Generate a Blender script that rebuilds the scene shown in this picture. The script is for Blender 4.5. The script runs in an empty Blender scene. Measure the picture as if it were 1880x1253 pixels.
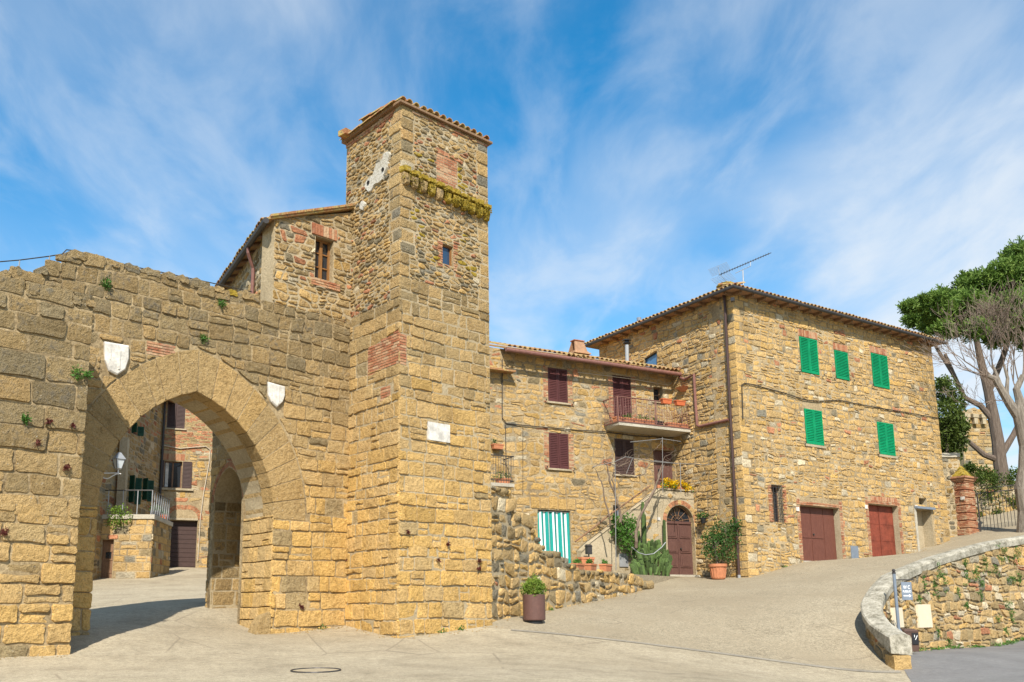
import bpy, math, random
import numpy as np
from mathutils import Vector, Matrix, geometry, noise
from math import sin, cos, tan, atan2, radians, degrees, pi, sqrt, hypot

scene = bpy.context.scene
COL = scene.collection

# ------------------------------------------------------------------ camera
FPX, PITCH, ROLL, CX, CY, EYE = 1720.0, radians(10.3), radians(0.5), 880.0, 812.0, 1.6
_fw = Vector((0, cos(PITCH), sin(PITCH))); _u0 = Vector((0, -sin(PITCH), cos(PITCH))); _r0 = Vector((1, 0, 0))
_rc = _r0 * cos(ROLL) - _u0 * sin(ROLL); _uc = _r0 * sin(ROLL) + _u0 * cos(ROLL)
cam_data = bpy.data.cameras.new('camera'); cam = bpy.data.objects.new('camera', cam_data); COL.objects.link(cam)
cam.matrix_world = Matrix(((_rc.x, _uc.x, -_fw.x, 0), (_rc.y, _uc.y, -_fw.y, 0), (_rc.z, _uc.z, -_fw.z, EYE), (0, 0, 0, 1)))
cam_data.sensor_fit = 'HORIZONTAL'; cam_data.sensor_width = 36.0
cam_data.lens = FPX / 1880.0 * 36.0
cam_data.shift_x = (940.0 - CX) / 1880.0; cam_data.shift_y = (CY - 626.5) / 1880.0
cam_data.clip_start = 0.1; cam_data.clip_end = 5000
scene.camera = cam

# ------------------------------------------------------------------ light
SUN_AZ, SUN_EL = 180.0, 43.0          # azimuth clockwise from the view direction (+Y), degrees
SUN_STRENGTH, SKY_STRENGTH, EXPOSURE = 5.0, 0.064, 0.50
scene.view_settings.view_transform = 'Standard'; scene.view_settings.look = 'None'
scene.view_settings.gamma = 1.0; scene.view_settings.use_curve_mapping = False
scene.view_settings.exposure = EXPOSURE
sun_data = bpy.data.lights.new('sun', 'SUN'); sun_data.energy = SUN_STRENGTH; sun_data.angle = radians(0.53)
sun_data.color = (1.0, 0.945, 0.85)
sun = bpy.data.objects.new('sun', sun_data); COL.objects.link(sun)
_sd = Vector((sin(radians(SUN_AZ)) * cos(radians(SUN_EL)), cos(radians(SUN_AZ)) * cos(radians(SUN_EL)), sin(radians(SUN_EL))))
sun.rotation_euler = _sd.to_track_quat('Z', 'Y').to_euler(); sun.location = (0, 0, 40)
world = bpy.data.worlds.new('World'); scene.world = world; world.use_nodes = True
wt = world.node_tree; wt.nodes.clear()
def wn(t, **kw):
    n = wt.nodes.new(t)
    for k, v in kw.items():
        if k.startswith('i_'):
            k2 = k[2:]; n.inputs[int(k2) if k2.isdigit() else k2].default_value = v
        else: setattr(n, k, v)
    return n
def wl(a, b): wt.links.new(a, b)
def wmath(op, a, b=None, c=None, clamp=False):
    n = wn('ShaderNodeMath', operation=op, use_clamp=clamp)
    for i, x in enumerate((a, b, c)):
        if x is None: continue
        if isinstance(x, (int, float)): n.inputs[i].default_value = x
        else: wl(x, n.inputs[i])
    return n.outputs[0]
sky = wn('ShaderNodeTexSky', sky_type='NISHITA', sun_disc=False)
sky.sun_elevation = radians(SUN_EL); sky.sun_rotation = radians(SUN_AZ)
sky.altitude = 300; sky.air_density = 1.0; sky.dust_density = 0.6; sky.ozone_density = 3.0
tc = wn('ShaderNodeTexCoord'); sep = wn('ShaderNodeSeparateXYZ'); wl(tc.outputs['Generated'], sep.inputs[0])
zc = wmath('ADD', wmath('MAXIMUM', sep.outputs[2], 0.0), 0.12)
pxn = wmath('DIVIDE', sep.outputs[0], zc); pyn = wmath('DIVIDE', sep.outputs[1], zc)
comb = wn('ShaderNodeCombineXYZ'); wl(pxn, comb.inputs[0]); wl(pyn, comb.inputs[1])
def cloudnoise(rot, sc, scale, detail, dist, off, rough=.55):
    m = wn('ShaderNodeMapping'); wl(comb.outputs[0], m.inputs['Vector'])
    m.inputs['Rotation'].default_value = (0, 0, radians(rot)); m.inputs['Scale'].default_value = sc; m.inputs['Location'].default_value = off
    n = wn('ShaderNodeTexNoise'); n.inputs['Scale'].default_value = scale; n.inputs['Detail'].default_value = detail
    n.inputs['Roughness'].default_value = rough; n.inputs['Distortion'].default_value = dist
    wl(m.outputs[0], n.inputs['Vector']); return n.outputs['Fac']
def wmap(x, a, b, c=0.0, d=1.0):
    n = wn('ShaderNodeMapRange', interpolation_type='SMOOTHSTEP'); wl(x, n.inputs[0])
    for i, v in enumerate((a, b, c, d)): n.inputs[1 + i].default_value = v
    return n.outputs[0]
OFF = (19.12, 18.96, 0.0)
MASS = cloudnoise(-6, (1.0, 0.6, 1), 0.75, 4, 0.5, OFF, .5)               # broad veils
STREAK = cloudnoise(-14, (1.7, 0.62, 1), 1.25, 7, 0.3, (3.1, 1.2, 0.0), .52)  # cirrus combed along the wind
FINE = cloudnoise(24, (2.4, 1.2, 1), 2.4, 7, 0.35, (7.7, 4.1, 0.0), .56)
mass = wmap(MASS, 0.33, 0.58); streak = wmap(STREAK, 0.36, 0.68); fine = wmap(FINE, 0.36, 0.70)
cl = wmath('ADD', wmath('MULTIPLY', mass, wmath('ADD', wmath('MULTIPLY', streak, 0.28), 0.24)), wmath('ADD', wmath('MULTIPLY', streak, 0.16), wmath('MULTIPLY', fine, 0.24)))
low = wmap(sep.outputs[2], 0.50, 0.08, 0.0, 0.30)
cl = wmath('MINIMUM', wmath('ADD', cl, low), 0.93)
hsv = wn('ShaderNodeHueSaturation'); hsv.inputs['Saturation'].default_value = 1.62; hsv.inputs['Value'].default_value = 2.3
hsv.inputs['Hue'].default_value = 0.488
wl(sky.outputs[0], hsv.inputs['Color'])
mx = wn('ShaderNodeMixRGB'); wl(cl, mx.inputs[0]); wl(hsv.outputs[0], mx.inputs[1]); mx.inputs[2].default_value = (9.3, 10.0, 10.7, 1)
bg = wn('ShaderNodeBackground'); bg.inputs['Strength'].default_value = SKY_STRENGTH; wl(mx.outputs[0], bg.inputs['Color'])
wo = wn('ShaderNodeOutputWorld'); wl(bg.outputs[0], wo.inputs['Surface'])

# ------------------------------------------------------------------ pixel <-> place helpers (photo pixels, 1880 x 1253)
def ray(x, y): return _fw + _rc * ((x - CX) / FPX) - _uc * ((y - CY) / FPX)
def at_depth(x, y, Y):
    r = ray(x, y); return Vector((r.x / r.y * Y, Y, EYE + r.z / r.y * Y))
def project(p):
    q = Vector(p) - Vector((0, 0, EYE)); d = q.dot(_fw)
    return (CX + FPX * q.dot(_rc) / d, CY - FPX * q.dot(_uc) / d)
class Frame:
    """A vertical wall plane: u runs along it, v is height, w stands proud of it."""
    def __init__(s, o, az, side=1):
        s.o = Vector((o[0], o[1])); a = radians(az); s.az = az
        s.d = Vector((sin(a), cos(a))); s.n = Vector((cos(a), -sin(a))) * side; s.side = side
    def __call__(s, u, v, w=0.0):
        p = s.o + s.d * u + s.n * w; return Vector((p.x, p.y, v))
    def px(s, x, y, w=0.0):
        r = ray(x, y); o = s.o + s.n * w
        t = o.dot(s.n) / (r.x * s.n.x + r.y * s.n.y)
        q = Vector((r.x * t, r.y * t)) - o
        return (q.dot(s.d), EYE + r.z * t)
    def off(s, w, u=0.0): return Frame(s.o + s.n * w + s.d * u, s.az, s.side)

# ------------------------------------------------------------------ object helpers
WLOC = {}
def put(o, parent, loc):
    COL.objects.link(o)
    if parent is not None:
        o.parent = parent; o.location = Vector(loc) - WLOC[parent.name]
    else: o.location = loc
    WLOC[o.name] = Vector(loc)
    return o
def tag(o, label=None, cat=None, group=None, kind=None):
    if label: o['label'] = label
    if cat: o['category'] = cat
    if group: o['group'] = group
    if kind: o['kind'] = kind
    return o
def thing(name, label, cat, loc, group=None):
    o = bpy.data.objects.new(name, None); o.empty_display_size = 0.2
    put(o, None, loc); return tag(o, label, cat, group)
def mesh_obj(name, verts, faces, mats, parent=None, kind=None, smooth=False, tints=None, midx=None, origin=None):
    if not isinstance(mats, (list, tuple)): mats = [mats]
    va = np.array([tuple(v) for v in verts], dtype=np.float64) if not isinstance(verts, np.ndarray) else verts
    if origin is None: origin = Vector((float((va[:, 0].min() + va[:, 0].max()) / 2), float((va[:, 1].min() + va[:, 1].max()) / 2), float(va[:, 2].min())))
    me = bpy.data.meshes.new(name)
    me.from_pydata((va - np.array(tuple(origin))).tolist(), [], faces)
    for m in mats: me.materials.append(m)
    if midx is not None: me.polygons.foreach_set('material_index', midx)
    if smooth: me.polygons.foreach_set('use_smooth', [True] * len(me.polygons))
    if tints is not None:
        at = me.color_attributes.new('tint', 'FLOAT_COLOR', 'POINT')
        at.data.foreach_set('color', np.asarray(tints, dtype=np.float32).ravel())
    o = bpy.data.objects.new(name, me); put(o, parent, origin)
    if kind: o['kind'] = kind
    return o
class MB:
    """Collects shapes into one mesh."""
    def __init__(s): s.v = []; s.f = []; s.m = []; s.mi = 0
    def add(s, vs, fs):
        b = len(s.v); s.v.extend(Vector(p) for p in vs)
        for f in fs: s.f.append(tuple(i + b for i in f)); s.m.append(s.mi)
        return s
    def hexa(s, p): return s.add(p, [(0, 3, 2, 1), (4, 5, 6, 7), (0, 1, 5, 4), (1, 2, 6, 5), (2, 3, 7, 6), (3, 0, 4, 7)])
    def fbox(s, F, u0, u1, v0, v1, w0, w1):
        return s.hexa([F(u0, v0, w0), F(u1, v0, w0), F(u1, v0, w1), F(u0, v0, w1), F(u0, v1, w0), F(u1, v1, w0), F(u1, v1, w1), F(u0, v1, w1)])
    def box(s, c, d, az=0):
        F = Frame((c[0], c[1]), 90 + az); return s.fbox(F, -d[0] / 2, d[0] / 2, c[2], c[2] + d[2], -d[1] / 2, d[1] / 2)
    def tube(s, pts, r, seg=6, r1=None, cap=True):
        pts = [Vector(p) for p in pts]; n = len(pts); b = len(s.v); prev = None
        for i, p in enumerate(pts):
            t = (pts[min(i + 1, n - 1)] - pts[max(i - 1, 0)])
            if t.length < 1e-9: t = Vector((0, 0, 1))
            t.normalize()
            if prev is None: a = t.orthogonal().normalized()
            else:
                a = prev - t * prev.dot(t)
                a = a.normalized() if a.length > 1e-6 else t.orthogonal().normalized()
            prev = a; c = t.cross(a)
            rr = r if r1 is None else r + (r1 - r) * i / max(1, n - 1)
            if isinstance(r, (list, tuple)): rr = r[i]
            for k in range(seg):
                q = 2 * pi * k / seg; s.v.append(p + a * (cos(q) * rr) + c * (sin(q) * rr))
        for i in range(n - 1):
            for k in range(seg):
                s.f.append((b + i * seg + k, b + i * seg + (k + 1) % seg, b + (i + 1) * seg + (k + 1) % seg, b + (i + 1) * seg + k)); s.m.append(s.mi)
        if cap:
            s.f.append(tuple(b + k for k in range(seg))[::-1]); s.m.append(s.mi)
            s.f.append(tuple(b + (n - 1) * seg + k for k in range(seg))); s.m.append(s.mi)
        return s
    def lathe(s, c, prof, seg=16):
        b = len(s.v); c = Vector(c)
        for r, z in prof:
            for k in range(seg):
                q = 2 * pi * k / seg; s.v.append(c + Vector((cos(q) * r, sin(q) * r, z)))
        for i in range(len(prof) - 1):
            for k in range(seg):
                s.f.append((b + i * seg + k, b + i * seg + (k + 1) % seg, b + (i + 1) * seg + (k + 1) % seg, b + (i + 1) * seg + k)); s.m.append(s.mi)
        for i, rv in ((0, True), (len(prof) - 1, False)):
            if prof[i][0] > 1e-4:
                f = tuple(b + i * seg + k for k in range(seg)); s.f.append(f[::-1] if rv else f); s.m.append(s.mi)
        return s
    def build(s, name, mats, parent=None, kind=None, smooth=False, tint=None, origin=None):
        return mesh_obj(name, s.v, s.f, mats, parent, kind, smooth, None if tint is None else [tint] * len(s.v), s.m if isinstance(mats, (list, tuple)) else None, origin)
def copy_tree(o, parent, delta, name=None):
    c = o.copy(); COL.objects.link(c); c.parent = parent
    if parent is None:
        c.location = o.location + Vector(delta); WLOC[c.name] = c.location.copy()
    for ch in list(o.children): copy_tree(ch, c, (0, 0, 0))
    return c

# ------------------------------------------------------------------ materials
class NT:
    def __init__(s, name):
        s.mat = bpy.data.materials.new(name); s.mat.use_nodes = True; s.t = s.mat.node_tree; s.t.nodes.clear()
        s.out = s.t.nodes.new('ShaderNodeOutputMaterial'); s.b = s.t.nodes.new('ShaderNodeBsdfPrincipled')
        s.t.links.new(s.b.outputs[0], s.out.inputs[0]); s.pos = s.t.nodes.new('ShaderNodeNewGeometry').outputs['Position']
    def L(s, a, b): s.t.links.new(a, b)
    def inp(s, sock, x):
        if isinstance(x, bpy.types.NodeSocket): s.L(x, sock)
        elif isinstance(x, (tuple, list)) and len(x) == 3 and sock.type == 'RGBA': sock.default_value = (*x, 1)
        else: sock.default_value = x
    def noise(s, scale, detail=4, rough=.55, vec=None, dist=0.0, out='Fac'):
        n = s.t.nodes.new('ShaderNodeTexNoise'); s.L(vec or s.pos, n.inputs['Vector'])
        n.inputs['Scale'].default_value = scale; n.inputs['Detail'].default_value = detail; n.inputs['Roughness'].default_value = rough; n.inputs['Distortion'].default_value = dist
        return n.outputs[out]
    def voronoi(s, scale, feat='F1', vec=None, out='Distance'):
        n = s.t.nodes.new('ShaderNodeTexVoronoi'); n.feature = feat; s.L(vec or s.pos, n.inputs['Vector']); n.inputs['Scale'].default_value = scale
        return n.outputs[out]
    def map(s, x, a, b, c=0., d=1.):
        n = s.t.nodes.new('ShaderNodeMapRange'); s.inp(n.inputs[0], x)
        for i, v in enumerate((a, b, c, d)): n.inputs[1 + i].default_value = v
        return n.outputs[0]
    def math(s, op, a, b=0.):
        n = s.t.nodes.new('ShaderNodeMath'); n.operation = op; s.inp(n.inputs[0], a); s.inp(n.inputs[1], b); return n.outputs[0]
    def mix(s, f, a, b, mode='MIX'):
        n = s.t.nodes.new('ShaderNodeMixRGB'); n.blend_type = mode; s.inp(n.inputs[0], f); s.inp(n.inputs[1], a); s.inp(n.inputs[2], b); return n.outputs[0]
    def ramp(s, f, stops):
        n = s.t.nodes.new('ShaderNodeValToRGB'); s.inp(n.inputs[0], f); e = n.color_ramp.elements
        while len(e) < len(stops): e.new(0.5)
        for k, (p, c) in zip(e, stops): k.position = p; k.color = (*c, 1)
        return n.outputs[0]
    def attr(s, name):
        n = s.t.nodes.new('ShaderNodeAttribute'); n.attribute_name = name
        p = s.t.nodes.new('ShaderNodeSeparateColor'); s.L(n.outputs['Color'], p.inputs[0]); return p.outputs
    def rand(s): return s.t.nodes.new('ShaderNodeObjectInfo').outputs['Random']
    def bump(s, h, dist=.02, strength=1.):
        n = s.t.nodes.new('ShaderNodeBump'); s.L(h, n.inputs['Height']); n.inputs['Distance'].default_value = dist; n.inputs['Strength'].default_value = strength
        s.L(n.outputs[0], s.b.inputs['Normal'])
    def done(s, col, rough=.9, metal=0., spec=.25):
        s.inp(s.b.inputs['Base Color'], col); s.inp(s.b.inputs['Roughness'], rough); s.b.inputs['Metallic'].default_value = metal
        s.b.inputs['Specular IOR Level'].default_value = spec; return s.mat
    def scaled(s, sx, sy, sz):
        n = s.t.nodes.new('ShaderNodeMapping'); s.L(s.pos, n.inputs['Vector']); n.inputs['Scale'].default_value = (sx, sy, sz); return n.outputs[0]

def make_stone():
    t = NT('stone'); a = t.attr('tint')
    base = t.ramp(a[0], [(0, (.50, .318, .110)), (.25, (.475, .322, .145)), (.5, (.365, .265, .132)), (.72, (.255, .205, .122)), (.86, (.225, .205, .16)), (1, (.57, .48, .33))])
    brick = t.ramp(t.noise(5, 3), [(.3, (.33, .14, .075)), (.7, (.45, .22, .12))])
    isb = t.map(a[2], .55, .6); base = t.mix(isb, base, brick)
    n1 = t.noise(2.3, 5, .6); n2 = t.noise(11, 6, .65); n3 = t.noise(45, 4, .6)
    c = t.mix(1, base, t.ramp(n1, [(.25, (.74, .72, .70)), (.5, (1, 1, 1)), (.75, (1.18, 1.15, 1.06))]), 'MULTIPLY')
    c = t.mix(1, c, t.ramp(n2, [(.26, (.62, .60, .56)), (.48, (1, 1, 1)), (.72, (1.2, 1.18, 1.12))]), 'MULTIPLY')
    c = t.mix(1, c, t.ramp(n3, [(.3, (.72, .70, .67)), (.58, (1.1, 1.1, 1.09))]), 'MULTIPLY')
    b3 = t.t.nodes.new('ShaderNodeCombineColor'); 
    for i in range(3): t.L(a[1], b3.inputs[i])
    c = t.mix(1, c, b3.outputs[0], 'MULTIPLY')
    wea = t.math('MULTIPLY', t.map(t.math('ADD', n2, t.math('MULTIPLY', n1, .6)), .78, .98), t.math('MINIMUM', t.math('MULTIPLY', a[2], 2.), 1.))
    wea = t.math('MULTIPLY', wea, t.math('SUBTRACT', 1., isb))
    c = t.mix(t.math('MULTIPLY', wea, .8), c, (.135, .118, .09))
    pale = t.math('MULTIPLY', t.map(t.noise(19, 3, .5), .66, .74), .55)
    c = t.mix(pale, c, (.46, .42, .34))
    pits = t.math('MULTIPLY', t.map(t.voronoi(17), .0, .13, 1., 0.), t.map(t.noise(3.1, 2), .52, .62))
    c = t.mix(t.math('MULTIPLY', pits, .65), c, (.09, .07, .045))
    h = t.math('ADD', t.math('MULTIPLY', n2, 1.0), t.math('ADD', t.math('MULTIPLY', n3, .35), t.math('MULTIPLY', pits, -.6)))
    t.bump(h, .075, 1.); return t.done(c, .95, 0, .1)
def make_mortar(name, dark, light, sc=1.):
    t = NT(name); n1 = t.noise(1.3 * sc, 4); n2 = t.noise(16, 6, .65); n3 = t.noise(60, 3)
    c = t.mix(t.map(t.math('ADD', t.math('MULTIPLY', n1, .5), t.math('MULTIPLY', n2, .5)), .36, .60), dark, light)
    c = t.mix(1, c, t.ramp(n3, [(.3, (.85, .84, .82)), (.6, (1.05, 1.05, 1.05))]), 'MULTIPLY')
    t.bump(t.math('ADD', n2, t.math('MULTIPLY', n3, .4)), .03, .8); return t.done(c, .95, 0, .1)
def make_plain(name, col, rough=.6, metal=0., var=.12, bump=.0, spec=.3, sc=8., rand=0.):
    t = NT(name); n = t.noise(sc, 5, .6); n2 = t.noise(sc * 5, 3)
    lo, hi = 1 - var, 1 + var
    c = t.mix(1, (*col,), t.ramp(n, [(.3, (lo, lo, lo)), (.7, (hi, hi, hi))]), 'MULTIPLY')
    c = t.mix(1, c, t.ramp(n2, [(.3, (1 - var * .5,) * 3), (.7, (1 + var * .3,) * 3)]), 'MULTIPLY')
    if rand:
        r = t.rand(); c = t.mix(1, c, t.ramp(r, [(0, (1 - rand,) * 3), (1, (1 + rand,) * 3)]), 'MULTIPLY')
    if bump: t.bump(t.math('ADD', n, t.math('MULTIPLY', n2, .5)), bump)
    return t.done(c, rough, metal, spec)
def make_brick():
    t = NT('brick'); r = t.rand(); n = t.noise(22, 5, .6)
    c = t.ramp(r, [(0, (.30, .115, .062)), (.35, (.40, .17, .09)), (.7, (.46, .24, .13)), (1, (.50, .33, .2))])
    c = t.mix(1, c, t.ramp(n, [(.25, (.68, .66, .64)), (.55, (1, 1, 1)), (.8, (1.15, 1.15, 1.12))]), 'MULTIPLY')
    c = t.mix(t.math('MULTIPLY', t.map(t.noise(5, 4), .5, .7), .45), c, (.42, .34, .23))
    t.bump(n, .02); return t.done(c, .95, 0, .1)
def make_tile():
    t = NT('roof_tile'); r = t.rand(); n = t.noise(7, 5, .6); n2 = t.noise(28, 4)
    c = t.ramp(r, [(0, (.33, .15, .07)), (.5, (.42, .22, .10)), (1, (.45, .31, .17))])
    c = t.mix(1, c, t.ramp(n2, [(.3, (.75, .75, .75)), (.7, (1.1, 1.1, 1.1))]), 'MULTIPLY')
    c = t.mix(t.map(n, .46, .60), c, t.mix(t.noise(3, 2), (.44, .31, .06), (.33, .29, .17)))
    c = t.mix(t.map(t.noise(13, 3), .62, .7), c, (.16, .13, .09))
    t.bump(n2, .015); return t.done(c, .9, 0, .15)
def make_ground():
    t = NT('beige_asphalt'); n0 = t.noise(.22, 4, .55); n1 = t.noise(1.1, 5, .6); n2 = t.noise(9, 5, .6); n3 = t.noise(42, 4, .75); v = t.voronoi(60)
    c = t.mix(t.map(n0, .35, .65), (.355, .295, .20), (.43, .365, .255))
    c = t.mix(1, c, t.ramp(n1, [(.28, (.78, .77, .76)), (.5, (1, 1, 1)), (.75, (1.09, 1.09, 1.09))]), 'MULTIPLY')
    c = t.mix(1, c, t.ramp(n2, [(.28, (.80, .80, .79)), (.6, (1.06, 1.06, 1.06))]), 'MULTIPLY')
    n4 = t.noise(15, 4, .8)
    sx = t.t.nodes.new('ShaderNodeSeparateXYZ'); t.L(t.pos, sx.inputs[0])
    ramp = t.math('MULTIPLY', t.map(t.math('ADD', sx.outputs[1], t.math('MULTIPLY', sx.outputs[0], .095)), 21.5, 21.62), t.map(sx.outputs[0], -.6, .2))
    c = t.mix(t.math('ADD', .35, t.math('MULTIPLY', ramp, .65)), c, t.mix(1, c, t.ramp(n4, [(.34, (.50, .49, .46)), (.5, (1, 1, 1)), (.68, (1.18, 1.18, 1.17))]), 'MULTIPLY'))
    c = t.mix(t.math('MULTIPLY', ramp, t.map(t.noise(26, 3, .7), .5, .62)), c, (.27, .225, .15))
    c = t.mix(1, c, t.ramp(n3, [(.3, (.55, .54, .53)), (.55, (1.05, 1.05, 1.05)), (.8, (1.2, 1.2, 1.2))]), 'MULTIPLY')
    worn = t.math('MULTIPLY', ramp, t.map(t.math('ADD', t.math('MULTIPLY', n1, .5), t.math('MULTIPLY', t.noise(.5, 3), .5)), .42, .62))
    c = t.mix(t.math('MULTIPLY', worn, .75), c, (.27, .22, .145))
    crack = t.math('MULTIPLY', t.map(t.voronoi(.42, 'DISTANCE_TO_EDGE', t.noise(.8, 3, out='Color') if False else t.pos), 0, .011, 1, 0), t.map(t.noise(.35, 2), .5, .56))
    c = t.mix(t.math('MULTIPLY', crack, .75), c, (.2, .16, .11))
    c = t.mix(t.map(v, .0, .16, .35, 0), c, (.25, .2, .14))
    t.bump(t.math('ADD', n3, t.math('MULTIPLY', n2, .6)), .012, .8); return t.done(c, .92, 0, .2)
def make_grey():
    t = NT('grey_asphalt'); n1 = t.noise(.7, 5, .6); n2 = t.noise(8, 4); n3 = t.noise(90, 3, .7)
    c = t.mix(t.map(n1, .35, .65), (.185, .175, .165), (.235, .225, .21))
    c = t.mix(1, c, t.ramp(n2, [(.3, (.9, .9, .9)), (.65, (1.05, 1.05, 1.05))]), 'MULTIPLY')
    c = t.mix(1, c, t.ramp(n3, [(.3, (.68, .68, .68)), (.6, (1.08, 1.08, 1.08))]), 'MULTIPLY')
    t.bump(n3, .01); return t.done(c, .9, 0, .2)
def make_leaf(name, c0, c1, c2):
    t = NT(name); n = t.noise(2.2, 3); n2 = t.noise(14, 2)
    c = t.ramp(t.math('ADD', t.math('MULTIPLY', n, .55), t.math('MULTIPLY', n2, .45)), [(.32, c0), (.5, c1), (.68, c2)])
    m = t.done(c, .6, 0, .25)
    tr = t.t.nodes.new('ShaderNodeBsdfTranslucent'); t.inp(tr.inputs[0], c); ad = t.t.nodes.new('ShaderNodeMixShader'); ad.inputs[0].default_value = .25
    t.L(t.b.outputs[0], ad.inputs[1]); t.L(tr.outputs[0], ad.inputs[2]); t.L(ad.outputs[0], t.out.inputs[0]); return m
def make_wood(name, c0, c1, rough=.6, sc=(14, 14, 1.2)):
    t = NT(name); n = t.noise(3, 5, .6, t.scaled(*sc)); n2 = t.noise(25, 3)
    c = t.mix(t.map(n, .3, .7), c0, c1); c = t.mix(1, c, t.ramp(n2, [(.3, (.85, .85, .85)), (.7, (1.08, 1.08, 1.08))]), 'MULTIPLY')
    t.bump(n, .006); return t.done(c, rough, 0, .3)
def make_corbel():
    t = NT('mossy_stone'); n = t.noise(9, 5, .6)
    c = t.ramp(n, [(.3, (.11, .08, .02)), (.45, (.27, .185, .025)), (.58, (.33, .235, .04)), (.72, (.30, .235, .12))])
    t.bump(n, .05); return t.done(c, .95, 0, .1)
def make_glass(name, col):
    t = NT(name); n = t.noise(2.2, 2); t.bump(n, .01, .2); return t.done(col, .08, 0, .8)
M = {}
M['stone'] = make_stone()
M['mortar'] = make_mortar('pale_mortar', (.18, .13, .072), (.46, .355, .21))
M['mortar_grey'] = make_mortar('aged_mortar', (.29, .23, .14), (.46, .37, .235))
M['joint'] = make_mortar('joint_mortar', (.13, .09, .045), (.46, .35, .20), 1.4)
M['stucco'] = make_mortar('stucco', (.30, .245, .155), (.47, .39, .265), .8)
M['brick'] = make_brick(); M['tile'] = make_tile(); M['ground'] = make_ground(); M['grey'] = make_grey()
M['green'] = make_plain('green_paint', (.0, .235, .09), .5, 0, .2, rand=.08, sc=3.)
M['darkgreen'] = make_plain('dark_green_paint', (.012, .06, .03), .6, 0, .12)
M['maroon'] = make_plain('maroon_paint', (.085, .028, .026), .55, 0, .14, rand=.12)
M['brownshut'] = make_plain('brown_paint', (.065, .038, .032), .55, 0, .15)
M['gutter'] = make_plain('copper_brown_metal', (.20, .095, .075), .45, .0, .18, rand=.1)
M['darkmetal'] = make_plain('dark_metal', (.055, .05, .047), .5, .3, .2)
M['greymetal'] = make_plain('grey_metal', (.20, .235, .28), .45, .2, .12)
M['galv'] = make_plain('pale_metal', (.36, .365, .365), .45, .3, .1)
M['rodgrey'] = make_plain('thin_grey_rod', (.22, .215, .205), .6, .2, .15)
M['white'] = make_plain('white_marble', (.60, .565, .50), .75, 0, .30, .008, sc=5.)
M['terracotta'] = make_plain('terracotta', (.48, .19, .09), .8, 0, .16, .006, rand=.12)
M['redpot'] = make_plain('red_plastic_pot', (.50, .13, .05), .55, 0, .08)
M['planter'] = make_plain('brown_planter', (.12, .062, .05), .5, 0, .12, rand=.0)
M['bin'] = make_plain('brown_plastic', (.095, .055, .04), .5, 0, .1)
M['black'] = make_plain('black_plastic', (.02, .02, .022), .4, 0, .1)
M['soil'] = make_plain('soil', (.09, .06, .035), .95, 0, .2, .02)
M['concrete'] = make_mortar('concrete', (.36, .325, .26), (.52, .475, .38), 1.)
M['coping'] = make_mortar('coping_stone', (.15, .135, .095), (.49, .45, .36), 2.2)
M['panel'] = make_plain('cream_panel', (.72, .60, .42), .7, 0, .06)
M['rust'] = make_plain('rust_painted_metal', (.205, .047, .025), .65, 0, .32, rand=.0, sc=3.)
M['door_brown'] = make_wood('brown_door_wood', (.085, .04, .032), (.15, .075, .058))
M['door_red'] = make_wood('red_brown_door_wood', (.105, .036, .024), (.175, .065, .042))
M['wood'] = make_wood('window_wood', (.20, .085, .025), (.30, .145, .045))
M['oldwood'] = make_wood('old_wood', (.16, .085, .045), (.27, .155, .085))
M['timber'] = make_wood('eave_timber', (.17, .10, .055), (.30, .18, .10))
M['eave'] = make_plain('eave_tile', (.33, .19, .11), .9, 0, .2, .01)
M['glass'] = make_glass('window_glass', (.018, .022, .028)); M['dark'] = make_plain('dark_interior', (.015, .013, .012), .9, 0, .1)
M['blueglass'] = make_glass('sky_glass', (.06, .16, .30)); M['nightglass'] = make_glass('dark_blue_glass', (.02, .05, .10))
M['frost'] = make_plain('frosted_glass', (.62, .66, .68), .3, 0, .04)
M['moss'] = make_corbel()
M['leaf'] = make_leaf('shrub_leaf', (.022, .055, .012), (.045, .11, .022), (.10, .19, .04))
M['boxleaf'] = make_leaf('box_leaf', (.06, .11, .012), (.13, .21, .025), (.24, .32, .05))
M['weed'] = make_leaf('weed_leaf', (.035, .095, .012), (.07, .17, .025), (.13, .26, .045))
M['redweed'] = make_leaf('red_weed', (.07, .015, .015), (.12, .03, .025), (.17, .06, .035))
M['pine'] = make_leaf('pine_needles', (.045, .095, .014), (.11, .19, .03), (.23, .31, .06))
M['yellow'] = make_leaf('yellow_flowers', (.45, .24, .0), (.68, .44, .0), (.78, .58, .02))
M['ever'] = make_leaf('evergreen_leaf', (.03, .05, .008), (.065, .10, .014), (.14, .18, .03))
M['cactus'] = make_plain('cactus_skin', (.065, .105, .026), .75, 0, .3, .008, rand=.5, sc=6.)
M['mossleaf'] = make_leaf('moss_leaf', (.10, .075, .008), (.24, .18, .02), (.40, .31, .05))
M['bark'] = make_wood('pale_bark', (.11, .09, .07), (.29, .25, .20), .95, (7, 7, .8))
M['darkbark'] = make_wood('dark_bark', (.085, .06, .045), (.18, .14, .11), .95, (7, 7, .8))
M['twig'] = make_plain('twig', (.20, .15, .115), .9, 0, .2)
M['vine'] = make_plain('vine_bark', (.17, .125, .09), .9, 0, .25)
M['cable'] = make_plain('cable', (.045, .038, .03), .6, 0, .1)
M['palecable'] = make_plain('pale_cable', (.5, .42, .31), .7, 0, .1)
M['lichen'] = make_mortar('lichened_plaster', (.40, .36, .28), (.60, .57, .50), 1.)
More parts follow.
